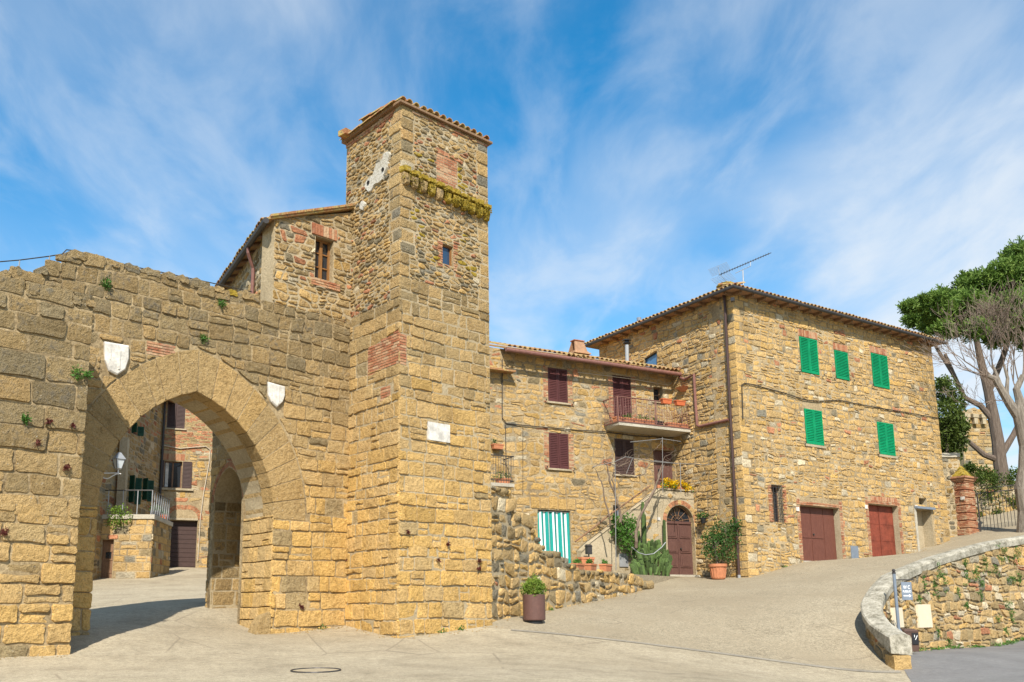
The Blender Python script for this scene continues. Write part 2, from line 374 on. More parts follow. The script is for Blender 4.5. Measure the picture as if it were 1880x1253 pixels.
# ------------------------------------------------------------------ masonry
def area(p):
    return 0.5 * sum(p[i][0] * p[(i + 1) % len(p)][1] - p[(i + 1) % len(p)][0] * p[i][1] for i in range(len(p)))
def centroid(p):
    return (sum(q[0] for q in p) / len(p), sum(q[1] for q in p) / len(p))
def clip(p, a, b, c):
    """the part of convex polygon p where a*u + b*v <= c"""
    out = []; n = len(p)
    if n < 3: return []
    d = [a * q[0] + b * q[1] - c for q in p]
    for i in range(n):
        j = (i + 1) % n
        if d[i] <= 0: out.append(p[i])
        if (d[i] < 0 < d[j]) or (d[j] < 0 < d[i]):
            t = d[i] / (d[i] - d[j]); out.append((p[i][0] + t * (p[j][0] - p[i][0]), p[i][1] + t * (p[j][1] - p[i][1])))
    return out
def edges(poly):
    """half planes (a, b, c): inside is a*u + b*v <= c, for a counter-clockwise polygon"""
    r = []
    for i in range(len(poly)):
        (x0, y0), (x1, y1) = poly[i], poly[(i + 1) % len(poly)]
        l = hypot(x1 - x0, y1 - y0)
        if l < 1e-7: continue
        a, b = (y1 - y0) / l, -(x1 - x0) / l; r.append((a, b, a * x0 + b * y0))
    return r
def inset(p, g):
    out = p
    for a, b, c in edges(p): out = clip(out, a, b, c - g)
    return out
def dedupe(p, e=.004):
    out = []
    for q in p:
        if not out or hypot(q[0] - out[-1][0], q[1] - out[-1][1]) > e: out.append(q)
    while len(out) > 2 and hypot(out[0][0] - out[-1][0], out[0][1] - out[-1][1]) <= e: out.pop()
    return out
def ccw(p): return p if area(p) > 0 else p[::-1]
def rect(u0, v0, u1, v1): return [(min(u0, u1), min(v0, v1)), (max(u0, u1), min(v0, v1)), (max(u0, u1), max(v0, v1)), (min(u0, u1), max(v0, v1))]
def in_poly(u, v, p):
    r = False; n = len(p); j = n - 1
    for i in range(n):
        if (p[i][1] > v) != (p[j][1] > v) and u < (p[j][0] - p[i][0]) * (v - p[i][1]) / (p[j][1] - p[i][1]) + p[i][0]: r = not r
        j = i
    return r
def coursed(u0, u1, v0, v1, hr, wr, rng, wob=.02, split=.12, tilt=.018, fq=.8):
    seed = rng.uniform(0, 50); rows = [v0]
    while rows[-1] < v1: rows.append(rows[-1] + rng.uniform(*hr))
    def b(i, u): return rows[i] + wob * 2 * noise.noise(Vector((u * fq, i * 3.7, seed)))
    cells = []
    for i in range(len(rows) - 1):
        u = u0 - rng.uniform(0, wr[1])
        ht = rows[i + 1] - rows[i]; tl = rng.uniform(-.01, .01); first = True
        while u < u1:
            w = rng.uniform(*wr) * (1.25 if rng.random() < .18 else 1); ur = u + w; tr = rng.uniform(-tilt, tilt)
            q = [(u - tl, b(i, u)), (ur - tr, b(i, ur)), (ur + tr, b(i + 1, ur)), (u + tl, b(i + 1, u))]
            k = rng.random()
            if k < split and ht > hr[0] * 1.02:
                m = rng.uniform(.38, .62); l = (u, b(i, u) * (1 - m) + b(i + 1, u) * m); r = (ur, b(i, ur) * (1 - m) + b(i + 1, ur) * m)
                cells.append([q[0], q[1], r, l]); cells.append([l, r, q[2], q[3]])
            else: cells.append(q)
            u, tl = ur, tr
    return cells
def rubble(u0, u1, v0, v1, sx, sy, rng, jit=.36, drop=.14):
    sites = {}; nr = int((v1 - v0) / sy) + 3; nc = int((u1 - u0) / sx) + 3
    for j in range(-1, nr):
        for i in range(-1, nc):
            if rng.random() < drop: continue
            sites[(i, j)] = (i + .5 * (j % 2) + rng.uniform(-jit, jit) * 1.1, j + rng.uniform(-jit, jit) * .9)
    cells = []
    for (i, j), (x, y) in sites.items():
        p = [(x - 1.6, y - 1.6), (x + 1.6, y - 1.6), (x + 1.6, y + 1.6), (x - 1.6, y + 1.6)]
        for dj in (0, 1, -1, 2, -2):
            for di in (0, 1, -1, 2, -2):
                if not (di or dj): continue
                q = sites.get((i + di, j + dj))
                if q is None: continue
                a, b = q[0] - x, q[1] - y; c = (q[0] ** 2 + q[1] ** 2 - x * x - y * y) / 2
                p = clip(p, a, b, c)
                if len(p) < 3: break
            if len(p) < 3: break
        if len(p) >= 3: cells.append([(u0 + q[0] * sx, v0 + q[1] * sy) for q in p])
    return cells
def shape_stone(p, g, rnd, rough, rng, maxn=14):
    p = dedupe(inset(p, g))
    if len(p) < 3: return None
    if rnd > 0:
        out = []
        for i in range(len(p)):
            a, b, c = p[i - 1], p[i], p[(i + 1) % len(p)]
            for q in (a, c):
                l = hypot(q[0] - b[0], q[1] - b[1]); t = min(.38, rnd * rng.uniform(.6, 1.3) / max(l, 1e-6))
                out.append((b[0] + (q[0] - b[0]) * t, b[1] + (q[1] - b[1]) * t))
        p = dedupe(out, .006)
    if rough > 0:
        out = []; room = maxn - len(p); ls = sorted(range(len(p)), key=lambda i: -hypot(p[i][0] - p[(i + 1) % len(p)][0], p[i][1] - p[(i + 1) % len(p)][1]))[:max(0, room)]
        for i in range(len(p)):
            a, b = p[i], p[(i + 1) % len(p)]; out.append(a); l = hypot(a[0] - b[0], a[1] - b[1])
            if i in ls and l > .07:
                t = rng.uniform(.35, .65); k = rng.uniform(-rough, rough * .6); nx, ny = (b[1] - a[1]) / l, -(b[0] - a[0]) / l
                out.append((a[0] + (b[0] - a[0]) * t + nx * k, a[1] + (b[1] - a[1]) * t + ny * k))
        p = out
    return p if area(p) > 1e-4 else None
def stone_mesh(p, F, h, ch, rng, back=-.03, bulge=.006, lean=.006):
    n = len(p); c = centroid(p); lu, lv = rng.uniform(-lean, lean) * 2, rng.uniform(-lean, lean) * 2
    vs = [F(q[0], q[1], back) for q in p]
    for q in p:
        l = hypot(q[0] - c[0], q[1] - c[1]); t = min(.45, ch / max(l, 1e-6))
        vs.append(F(q[0] + (c[0] - q[0]) * t, q[1] + (c[1] - q[1]) * t, h + (q[0] - c[0]) * lu + (q[1] - c[1]) * lv + rng.uniform(-.3, .3) * ch * .4))
    vs.append(F(c[0], c[1], h + bulge))
    fs = [(i, (i + 1) % n, n + (i + 1) % n, n + i) for i in range(n)] + [(n + i, n + (i + 1) % n, 2 * n) for i in range(n)]
    return vs, fs
N_PIECES = {}
def masonry(parent, F, cells, region, holes, tint, rng, h=(.012, .03), g=.008, ch=.015, rnd=.02, rough=.008, most=300, amin=.012, keep=None, mat='stone', smooth=False, matfn=None, name='stone', rest='small_stones', bulge=.008, back=-.03, lean=.006, nonconvex=None):
    """cells -> individual stone objects (the ones that show largest) and one joined rest."""
    reg = edges(ccw(region)) if region else []
    hs = []
    for q in holes:
        q = ccw(q); hs.append((min(x[0] for x in q), max(x[0] for x in q), min(x[1] for x in q), max(x[1] for x in q), edges(q)))
    done = []
    for p in cells:
        for e in reg:
            p = clip(p, *e)
            if len(p) < 3: break
        if len(p) < 3: continue
        a0 = area(p)
        if a0 < 0: p = p[::-1]; a0 = -a0
        for x0, x1, y0, y1, es in hs:
            if max(q[0] for q in p) <= x0 or min(q[0] for q in p) >= x1 or max(q[1] for q in p) <= y0 or min(q[1] for q in p) >= y1: continue
            best = []; ba = 0
            for a, b, c in es:
                q = clip(p, -a, -b, -c)
                if len(q) > 2 and area(q) > ba: best, ba = q, area(q)
            p = best
            if len(p) < 3: break
        if len(p) < 3 or area(p) < .12 * a0 or area(p) < .0012: continue
        c = centroid(p)
        if nonconvex and not in_poly(c[0], c[1], nonconvex): continue
        if keep and not keep(*c): continue
        s = shape_stone(p, g, rnd, rough, rng)
        if s is None: continue
        hh = rng.uniform(*h); vs, fs = stone_mesh(s, F, hh, ch, rng, back, bulge, lean)
        d = max(4., vs[-1].y); done.append((area(s) / d / d, area(s), vs, fs, tint(c[0], c[1], rng), matfn(*c) if matfn else mat))
    done.sort(key=lambda x: -x[0])
    used = N_PIECES.get((parent.name, name), 0); take = max(0, most - used); k = 0
    rv, rf, rt = [], [], []
    for sc, ar, vs, fs, t, mt in done:
        if k < take and ar >= amin:
            mesh_obj(name, vs, fs, M[mt], parent, None, smooth, [t] * len(vs)); k += 1
        else:
            b = len(rv); rv.extend(vs); rf.extend(tuple(i + b for i in f) for f in fs); rt.extend([t] * len(vs))
    N_PIECES[(parent.name, name)] = used + k
    if rv: mesh_obj(rest, rv, rf, M[mat], parent, 'stuff', smooth, rt)
def core(name, F, outer, holes, thick, mats, parent, w=0.0, through=False):
    """wall body with openings; holes = [(polygon, reveal depth)]; mats = [face, reveal]"""
    mb = MB(); outer = ccw(outer)
    loops = [[Vector((*q, 0)) for q in outer]] + [[Vector((*q, 0)) for q in ccw(hp)[::-1]] for hp, _ in holes]
    flat = [q for l in loops for q in l]; tris = geometry.tessellate_polygon(loops)
    mb.add([F(q.x, q.y, w) for q in flat], [tuple(t) for t in tris])
    if through: mb.add([F(q.x, q.y, w - thick) for q in flat], [tuple(t) for t in tris])
    else:
        t2 = geometry.tessellate_polygon([loops[0]]); mb.add([F(q.x, q.y, w - thick) for q in loops[0]], [tuple(t) for t in t2])
    n = len(outer)
    mb.add([F(*q, w) for q in outer] + [F(*q, w - thick) for q in outer], [(i, (i + 1) % n, n + (i + 1) % n, n + i) for i in range(n)])
    mb.mi = 1 if len(mats) > 1 else 0
    for hp, dep in holes:
        n = len(hp); d = thick if through else dep
        mb.add([F(*q, w) for q in hp] + [F(*q, w - d) for q in hp], [(i, (i + 1) % n, n + (i + 1) % n, n + i) for i in range(n)])
    return mb.build(name, [M[x] for x in mats], parent)
def _unit_brick():
    mb = MB(); mb.hexa([(-.5, -.5, -.5), (.5, -.5, -.5), (.49, .5, -.47), (-.49, .5, -.47), (-.5, -.5, .5), (.5, -.5, .5), (.49, .5, .47), (-.49, .5, .47)])
    me = bpy.data.meshes.new('brick'); me.from_pydata([tuple(v) for v in mb.v], [], mb.f); me.materials.append(M['brick']); return me
BRICK = _unit_brick()
def brick(parent, F, u, v, bw, bh, w, depth, name='brick', rot=0.0):
    o = bpy.data.objects.new(name, BRICK)
    COL.objects.link(o); o.parent = parent
    d = Vector((F.d.x, F.d.y, 0)); n = Vector((F.n.x, F.n.y, 0)); z = Vector((0, 0, 1)); d2 = d * cos(rot) + z * sin(rot); z2 = z * cos(rot) - d * sin(rot)
    c = F(u, v, w - depth / 2) - WLOC[parent.name]
    m = Matrix((( d2.x * bw, n.x * depth, z2.x * bh, c.x), (d2.y * bw, n.y * depth, z2.y * bh, c.y), (d2.z * bw, n.z * depth, z2.z * bh, c.z), (0, 0, 0, 1)))
    o.matrix_local = m; return o
def brickwork(parent, F, u0, u1, v0, v1, bw=.25, bh=.055, j=.012, w=.012, depth=.05, rng=random, ragged=0., poly=None):
    v = v0; r = 0
    while v + bh * .6 < v1:
        u = u0 - (bw / 2 if r % 2 else 0) + rng.uniform(-.02, .02)
        while u < u1:
            a, b = max(u, u0), min(u + bw, u1)
            if b - a > .05 and rng.random() > ragged and (poly is None or in_poly((a + b) / 2, v + bh / 2, poly)):
                brick(parent, F, (a + b) / 2, v + bh / 2, b - a - j, bh - j * .6, w + rng.uniform(-.005, .005), depth, rot=rng.uniform(-.012, .012))
            u += bw
        v += bh + j * .5; r += 1
def soldier(parent, F, u0, u1, v, ht, bw=.07, j=.012, w=.012, depth=.05, fan=.0, rng=random):
    n = max(1, int((u1 - u0) / bw)); s = (u1 - u0) / n
    for i in range(n):
        u = u0 + (i + .5) * s; k = (u - (u0 + u1) / 2) / (u1 - u0)
        brick(parent, F, u + k * fan * ht * .5, v + ht / 2, s - j, ht, w + rng.uniform(-.004, .004), depth, rot=-k * fan)
# ------------------------------------------------------------------ leaves
def leaf_quads(rs, centres, size, aspect=.5, up=.3, jitter=.4):
    """one small leaf-shaped quad at each centre, random facing"""
    n = len(centres); c = np.asarray(centres)
    a = rs.normal(size=(n, 3)); a[:, 2] += up; a /= np.linalg.norm(a, axis=1)[:, None]
    b = rs.normal(size=(n, 3)); b -= (b * a).sum(1)[:, None] * a; b /= np.linalg.norm(b, axis=1)[:, None]
    s = (size * rs.uniform(1 - jitter, 1 + jitter, n))[:, None]; nn = np.cross(a, b)
    v = np.stack([c, c + a * s * .5 + b * s * aspect * .5 + nn * s * .06, c + a * s, c + a * s * .5 - b * s * aspect * .5 + nn * s * .06], 1).reshape(-1, 3)
    f = np.arange(n * 4).reshape(-1, 4)
    return v, f
def ball_points(rs, centre, rad, n, shell=.55):
    d = rs.normal(size=(n, 3)); d /= np.linalg.norm(d, axis=1)[:, None]
    r = rs.uniform(shell ** 3, 1, n) ** (1 / 3); lump = 1 + .16 * np.sin(d[:, 0] * 5 + centre[0]) + .14 * np.sin(d[:, 1] * 6 + d[:, 2] * 4 + centre[1])
    return np.asarray(centre) + d * (r * lump)[:, None] * np.asarray(rad)
def leaf_obj(name, parts, mat, parent=None, origin=None, kind=None):
    vs, fs, b = [], [], 0
    for v, f in parts: vs.append(v); fs.append(f + b); b += len(v)
    return mesh_obj(name, np.concatenate(vs), np.concatenate(fs).tolist(), M[mat] if isinstance(mat, str) else mat, parent, kind, origin=origin)
def branches(mb, p, d, r, length, depth, rng, spread=.55, shrink=.68, up=.12, tips=None, kids=(2, 3), wob=.18, seg=6, rmin=.006):
    pts = [p]; n = 4; q = p; dd = d.normalized()
    for i in range(n):
        dd = (dd + Vector((rng.uniform(-wob, wob), rng.uniform(-wob, wob), rng.uniform(-wob, wob) + up * .4))).normalized(); q = q + dd * (length / n); pts.append(q)
    mb.tube(pts, max(r, rmin), max(3, seg), r1=max(r * shrink * .9, rmin * .8), cap=False)
    if depth == 0:
        if tips is not None: tips.append((q, dd))
        return
    for k in range(rng.randint(*kids)):
        a = dd.orthogonal().normalized(); a.rotate(Matrix.Rotation(rng.uniform(0, 2 * pi), 3, dd))
        nd = (dd + a * rng.uniform(spread * .6, spread * 1.4) + Vector((0, 0, up))).normalized()
        st = pts[-1] if k == 0 else pts[rng.randint(2, n)]
        branches(mb, st, nd, r * shrink * rng.uniform(.75, 1), length * rng.uniform(.6, .9), depth - 1, rng, spread, shrink, up, tips, kids, wob, max(3, seg - 1), rmin)

# ------------------------------------------------------------------ the lie of the land
K = at_depth(730, 1172, 20.0)
T2 = Frame(K, 46.5); T1 = Frame(K, -40, -1)
_I = T1(2.03, 0); B = Frame(_I, 46); A = Frame(B.off(1.35).o, 45)
_J = B(-1.92, 0); P = Frame(_J, -44, -1)
_DC = at_depth(1376, 1061, 35.0); DL = Frame(_DC, -31, -1); DR = Frame(_DC, 56.3)
_c = DL(3.65, 0); C = Frame(_c, 62); _l = DL(2.69, 0); L = Frame(_l, 62)
E_ = Frame(at_depth(335, 1042, 46.0), 67)
_e0 = E_.px(287, 1000)[0]; FW = Frame(E_(_e0, 0), -3)
G = Frame(at_depth(275, 1062, 38.0), 85); GS = Frame(G.o, -6)
W = Frame((.42, 22.55), 27)
PATH = [(8.97, 20.95), (8.98, 22.0), (9.34, 23.2), (10.58, 24.9), (12.8, 27.0), (15.4, 29.0), (17.5, 30.2), (20.5, 31.6), (25, 33.2), (32, 35)]
def catmull(pts, step):
    out = []
    for i in range(len(pts) - 1):
        p0 = Vector(pts[max(i - 1, 0)]); p1 = Vector(pts[i]); p2 = Vector(pts[i + 1]); p3 = Vector(pts[min(i + 2, len(pts) - 1)])
        n = max(2, int((p2 - p1).length / step))
        for k in range(n):
            t = k / n; out.append(.5 * (2 * p1 + (p2 - p0) * t + (2 * p0 - 5 * p1 + 4 * p2 - p3) * t * t + (3 * p1 - 3 * p2 + p3 - p0) * t ** 3))
    out.append(Vector(pts[-1])); return out
CP = catmull(PATH, .12)
CS = [0.0]
for i in range(1, len(CP)): CS.append(CS[-1] + (CP[i] - CP[i - 1]).length)
_ZT = [(0, 1.02), (1.0, 1.30), (2.3, 1.78), (4.4, 2.45), (7.4, 3.03), (10.7, 3.56), (13.1, 3.86), (16.4, 4.0), (21, 4.05), (29, 4.05)]
def ztop(s): return float(np.interp(s, [a for a, _ in _ZT], [b for _, b in _ZT]))
_sx = np.array([p.x for p in CP]); _sy = np.array([p.y for p in CP]); _ss = np.array(CS)
def R_(s, v, w=0.0):
    """curved wall: s along it, w away from the upper road"""
    x = float(np.interp(s, _ss, _sx)); y = float(np.interp(s, _ss, _sy)); e = .25
    dx = float(np.interp(s + e, _ss, _sx) - np.interp(s - e, _ss, _sx)); dy = float(np.interp(s + e, _ss, _sy) - np.interp(s - e, _ss, _sy)); l = hypot(dx, dy) or 1
    return Vector((x + dy / l * w, y - dx / l * w, v))
def curve_s(x, y, w=.5):
    """arc length on the curved wall's lower face under photo pixel (x, y), and the height there"""
    best = None; s0 = min(np.arange(.5, 4, .02), key=lambda a: project(R_(a, 1.2, w))[0])
    for k in range(int(s0 * 100), 1700):
        s = k * .01; p = R_(s, 1, w); q = project(p)
        if best is None or abs(q[0] - x) < best[0]: best = (abs(q[0] - x), s, p)
    p = best[2]; r = ray(x, y); return best[1], EYE + r.z / r.y * p.y
GP = [(0, 0, 0), (-10, 0, .05), (12, 0, -.35), (0, 8, .42), (-8, 8, .5), (8, 10, .3), (0, 12, .72), (-30, 10, .6), (-30, 30, 2.4), (28, 4, -.6), (26, 16, -.2)]
def _gp(p): GP.append((p[0], p[1], p[2]))
for q, Y in (((940, 1253), 12), ((1400, 1253), 15.2), ((100, 1253), 12.6), ((1640, 1228), 20.95), ((187, 1062), 38), ((275, 1062), 38), ((335, 1042), 46), ((395, 1043), 47.5), ((1178, 1082), 33)): _gp(at_depth(*q, Y))
for f, q in ((A, (130, 1203)), (A, (0, 1207)), (B, (150, 1165)), (B, (499, 1164)), (T2, (902, 1149)), (P, (444, 1149)), (P, (388, 1115)), (DR, (1376, 1061)), (DR, (1478, 1031)), (DR, (1533, 1031)), (DR, (1603, 1023)), (DR, (1645, 1021)), (DR, (1690, 1012)), (DR, (1743, 993)), (L, (1225, 1057)), (L, (1281, 1060)), (W, (905, 1140)), (W, (960, 1130)), (W, (1060, 1110)), (W, (1130, 1096))):
    u, v = f.px(*q); p = f(u, v); _gp(p)
GP += [(K.x, K.y, K.z), (8.7, 21.3, .36), (8.75, 22.2, .8), (8.95, 23.3, 1.2), (10.0, 25.3, 1.75), (12.2, 27.6, 2.35), (14.9, 29.8, 2.95), (17.2, 31.2, 3.35), (20.5, 33, 3.8), (23.2, 41, 4.85), (22.4, 44, 4.95), (30, 40, 5.2), (30, 55, 8.5), (-14, 50, 4.2), (-20, 60, 5), (10, 60, 5), (6, 45, 3.6), (-4, 30, 2.2), (-12, 28, 2.15), (-10, 22.5, 1.65)]
_G = np.array(GP); _n = len(_G)
def _phi(r2): return np.where(r2 > 1e-9, .5 * r2 * np.log(np.maximum(r2, 1e-9)), 0)
_d2 = ((_G[:, None, :2] - _G[None, :, :2]) ** 2).sum(-1)
_A = np.zeros((_n + 3, _n + 3)); _A[:_n, :_n] = _phi(_d2) + np.eye(_n) * .4; _A[:_n, _n] = 1; _A[:_n, _n + 1:] = _G[:, :2]; _A[_n:, :_n] = _A[:_n, _n:].T
_cf = np.linalg.solve(_A, np.concatenate([_G[:, 2], [0, 0, 0]]))
def hts(xy):
    xy = np.asarray(xy, dtype=float); x = np.clip(xy[:, 0], -30, 32); y = np.clip(xy[:, 1], -4, 60); q = np.stack([x, y], 1)
    d = ((q[:, None, :] - _G[None, :, :2]) ** 2).sum(-1)
    return _phi(d) @ _cf[:_n] + _cf[_n] + q @ _cf[_n + 1:]
def gz(x, y): return float(hts([(x, y)])[0])
# ================================================================== THE SETTING
rng = random.Random(11)
FRONT = [(9.12, 20.75), (7.85, 16.7), (6.6, 12), (6, 4), (6, -5)]
wallmid = [tuple(R_(s, 0, .25).xy) for s in np.arange(0.15, CS[-1], .35)]
def densify(pts, step):
    out = []
    for i in range(len(pts)):
        a, b = Vector(pts[i]), Vector(pts[(i + 1) % len(pts)]); n = max(1, int((b - a).length / step))
        out += [tuple(a.lerp(b, k / n)) for k in range(n)]
    return out
def sheet(name, poly, hfun, mat, step, label_kind='structure'):
    poly = densify(poly, step); P2 = [Vector(p) for p in poly]; n = len(P2)
    xs = [p[0] for p in poly]; ys = [p[1] for p in poly]
    for x in np.arange(min(xs), max(xs), step):
        for y in np.arange(min(ys), max(ys), step):
            if in_poly(x, y, poly): P2.append(Vector((x + .01, y + .013)))
    vs, es, fs, *_ = geometry.delaunay_2d_cdt(P2, [], [list(range(n))], 1, 1e-4)
    z = hfun(np.array([tuple(v) for v in vs]))
    o = mesh_obj(name, np.array([(v[0], v[1], zz) for v, zz in zip(vs, z)]), [tuple(f) for f in fs], M[mat], None, label_kind, True, origin=(0, 0, 0)); return o
main_poly = [(-34, -5), (6, -5), (6, 4), (6.6, 12), (7.85, 16.7), (9.12, 20.75)] + wallmid + [(36, 37), (36, 62), (-34, 62)]
low_poly = [(36, -5), (36, 37)] + wallmid[::-1] + FRONT
road = sheet('road', main_poly, hts, 'ground', .5)
from mathutils.bvhtree import BVHTree
_bvh = BVHTree.FromPolygons([v.co.copy() for v in road.data.vertices], [tuple(p.vertices) for p in road.data.polygons])
def rz(x, y):
    h = _bvh.ray_cast(Vector((x, y, 50)), Vector((0, 0, -1))); return h[0].z if h[0] is not None else gz(x, y)
_LP = np.array([(9.5, 21, .3), (10.35, 23.3, .52), (12, 26, .5), (14, 28, .48), (17.5, 29.7, .64), (20, 31, .7), (14, 20, .2), (20, 22, .3), (10, 12, .3), (20, 10, -.1), (30, 30, .8), (30, 5, -.4), (36, 36, 1.)])
def hlow(xy):
    d = ((xy[:, None, :] - _LP[None, :, :2]) ** 2).sum(-1) + .05; w = d ** -1.6; z = (w * _LP[None, :, 2]).sum(1) / w.sum(1)
    m = np.full(len(xy), 1e9)
    for i in range(len(FRONT) - 1):
        a = np.array(FRONT[i]); b = np.array(FRONT[i + 1]); t = np.clip(((xy - a) @ (b - a)) / ((b - a) @ (b - a)), 0, 1)
        m = np.minimum(m, np.hypot(*(xy - (a + t[:, None] * (b - a))).T))
    t = np.clip(m / 2.6, 0, 1); t = t * t * (3 - 2 * t); return hts(xy) * (1 - t) + z * t + .004
sheet('lower_road', low_poly, hlow, 'grey', .7)
def zl(x, y): return float(hlow(np.array([(x, y)]))[0])
M['terrain'] = make_mortar('dry_soil', (.16, .15, .07), (.26, .22, .12), .2)
M['hill'] = make_mortar('rough_grass', (.07, .09, .025), (.20, .18, .07), .5)
mb = MB(); q = [(-2500, -2500), (2500, -2500), (2500, 2500), (-2500, 2500)]
mb.add([(x, y, -1.4) for x, y in q], [(0, 1, 2, 3)]); tag(mb.build('terrain', M['terrain']), kind='structure')
hv, hf = [], []; hx = np.linspace(16, 75, 40); hy = np.linspace(48.05, 110, 36)
for j, y in enumerate(hy):
    for i, x in enumerate(hx):
        hv.append((x, y, 7.75 + .035 * (y - 48) + .5 * noise.noise(Vector((x * .2, y * .2, 3))) * min(1, (y - 48) / 3)))
for j in range(len(hy) - 1):
    for i in range(len(hx) - 1): a = j * len(hx) + i; hf.append((a, a + 1, a + 41, a + 40))
mesh_obj('hillside', hv, hf, M['hill'], None, 'structure', True)
# forecourt behind the ruined wall
fc = [W(1.2, 0, -.5), W(11.2, 0, -.4), L(0, 0, .0), L(-5.6, 0, 0), C(-9.6, 0, .0), C(-11.5, 0, .0), W(-1.5, 0, -3.5)]
mb = MB(); n = len(fc); mb.add([(p.x, p.y, 2.86) for p in fc] + [(p.x, p.y, .8) for p in fc], [tuple(range(n))] + [(i, (i + 1) % n, n + (i + 1) % n, n + i) for i in range(n)])
tag(mb.build('forecourt', M['ground']), kind='structure')

# ------------------------------------------------------------------ stone colours
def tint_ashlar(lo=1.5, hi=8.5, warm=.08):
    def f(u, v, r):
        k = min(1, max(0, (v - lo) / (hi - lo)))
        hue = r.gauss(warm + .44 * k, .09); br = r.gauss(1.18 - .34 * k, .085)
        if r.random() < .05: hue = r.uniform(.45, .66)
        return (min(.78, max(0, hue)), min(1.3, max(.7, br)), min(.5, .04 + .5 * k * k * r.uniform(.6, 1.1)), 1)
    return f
def tint_rubble(warm=.22, spread=.16, brickp=.07, grey=.12, pale=.05, br=1.0, wea=.15):
    def f(u, v, r):
        x = r.random(); b = min(1.35, max(.68, r.gauss(br, .12)))
        if x < brickp: return (.5, b, 1., 1)
        if x < brickp + grey: return (r.uniform(.6, .92), b * .92, wea, 1)
        if x < brickp + grey + pale: return (r.uniform(.93, 1.), b, wea, 1)
        return (min(.62, max(0, r.gauss(warm, spread))), b, wea * r.uniform(.3, 1.6), 1)
    return f
def pxpoly(F, pts, w=0.): return [F.px(x, y, w) for x, y in pts]
def pxrect(F, x0, y0, x1, y1, w=0.):
    a = F.px(x0, y0, w); b = F.px(x1, y0, w); c = F.px(x1, y1, w); d = F.px(x0, y1, w)
    return ((a[0] + d[0]) / 2, (c[1] + d[1]) / 2, (b[0] + c[0]) / 2, (a[1] + b[1]) / 2)
def arc_side(cx, half, rise, spring, n, sgn):
    R = (rise * rise + half * half) / (2 * half); c = R - half; a1 = math.acos(max(-1, min(1, c / R)))
    return [(cx + sgn * (R * cos(a1 * i / n) - c), spring + R * sin(a1 * i / n)) for i in range(n + 1)]
def arch_poly(cx, half, rise, spring, bottom, n=9):
    r = arc_side(cx, half, rise, spring, n, 1); l = arc_side(cx, half, rise, spring, n, -1)
    return [(cx - half, bottom), (cx + half, bottom)] + r + l[::-1][1:]

# ================================================================== GATE WALL
AC, AH, ASP = -3.86, 1.885, 3.62
gate = thing('gate_wall', 'high town wall of squared stone pierced by a big pointed arch beside the tower', 'wall', B(-4, 1.0, 0))
top = pxpoly(B, [(480, 549), (440, 537), (390, 526), (350, 516), (300, 501), (262, 494), (225, 486), (200, 478), (165, 470), (125, 465), (118, 489), (92, 487), (70, 506), (45, 495), (25, 497), (0, 505)])
topc = [(u, v - .10) for u, v in top]
bout = [(-9.8, .55), (0, .55), (0, 8.40), (-2.19, 8.40)] + topc + [(-9.8, topc[-1][1] - .4)]
gate_hole = arch_poly(AC, AH + .06, 2.50 + .06, ASP, .7, 14)
core('wall_core', B, bout, [(gate_hole, 1.25)], 1.25, ['joint', 'mortar_grey'], gate, through=True)
ext = arch_poly(AC, 2.74, 3.46, ASP, ASP, 10)
opening = rect(AC - AH, .5, AC + AH, ASP)
shield_r = pxpoly(B, [(490, 702), (521, 711), (521, 727), (517, 739), (506, 749), (496, 739), (491, 727)])
shield_l = pxpoly(B, [(190, 628), (235, 636), (235, 660), (228, 680), (213, 690), (198, 682), (191, 662)])
bb = lambda p, m=.0: rect(min(q[0] for q in p) - m, min(q[1] for q in p) - m, max(q[0] for q in p) + m, max(q[1] for q in p) + m)
brk = pxrect(B, 268, 628, 322, 655)
topn = [(-9.8, .5), (.3, .5), (.3, 8.45), (-2.3, 8.45)] + top + [(-9.8, top[-1][1])]
cells = coursed(-9.8, .02, .95, 5.0, (.27, .42), (.24, .72), rng, .025, .14) + coursed(-9.8, .02, 5.0, 8.9, (.20, .36), (.22, .6), rng, .04, .2)
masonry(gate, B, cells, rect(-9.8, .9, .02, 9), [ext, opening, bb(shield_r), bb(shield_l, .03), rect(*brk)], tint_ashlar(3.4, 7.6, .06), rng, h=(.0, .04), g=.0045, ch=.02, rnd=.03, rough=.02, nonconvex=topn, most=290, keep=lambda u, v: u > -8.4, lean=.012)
brickwork(gate, B, brk[0], brk[2], brk[1], brk[3], .24, .05, rng=rng)
# ragged coping stones along the wall head, some lichened
for i in range(len(top) - 1):
    (u0, v0), (u1, v1) = top[i], top[i + 1]; n = max(1, int(abs(u1 - u0) / .30))
    if abs(u1 - u0) < .12: continue
    for k in range(n):
        a = u0 + (u1 - u0) * (k + .5) / n; b = v0 + (v1 - v0) * (k + .5) / n; w = abs(u1 - u0) / n * .5
        if a < -8.3: continue
        hh = rng.uniform(.06, .17); s = shape_stone([(a - w, b - .16), (a + w, b - .16), (a + w * .9, b + hh * .6), (a - w * .9, b + hh)], .006, .05, .015, rng)
        if s:
            vs, fs = stone_mesh(s, B, rng.uniform(.02, .07), .05, rng, back=-.35); mesh_obj('coping_stone', vs, fs, M['moss' if rng.random() < .12 else 'stone'], gate, None, False, [(rng.uniform(.35, .8), rng.uniform(.85, 1.1), .5, 1)] * len(vs))
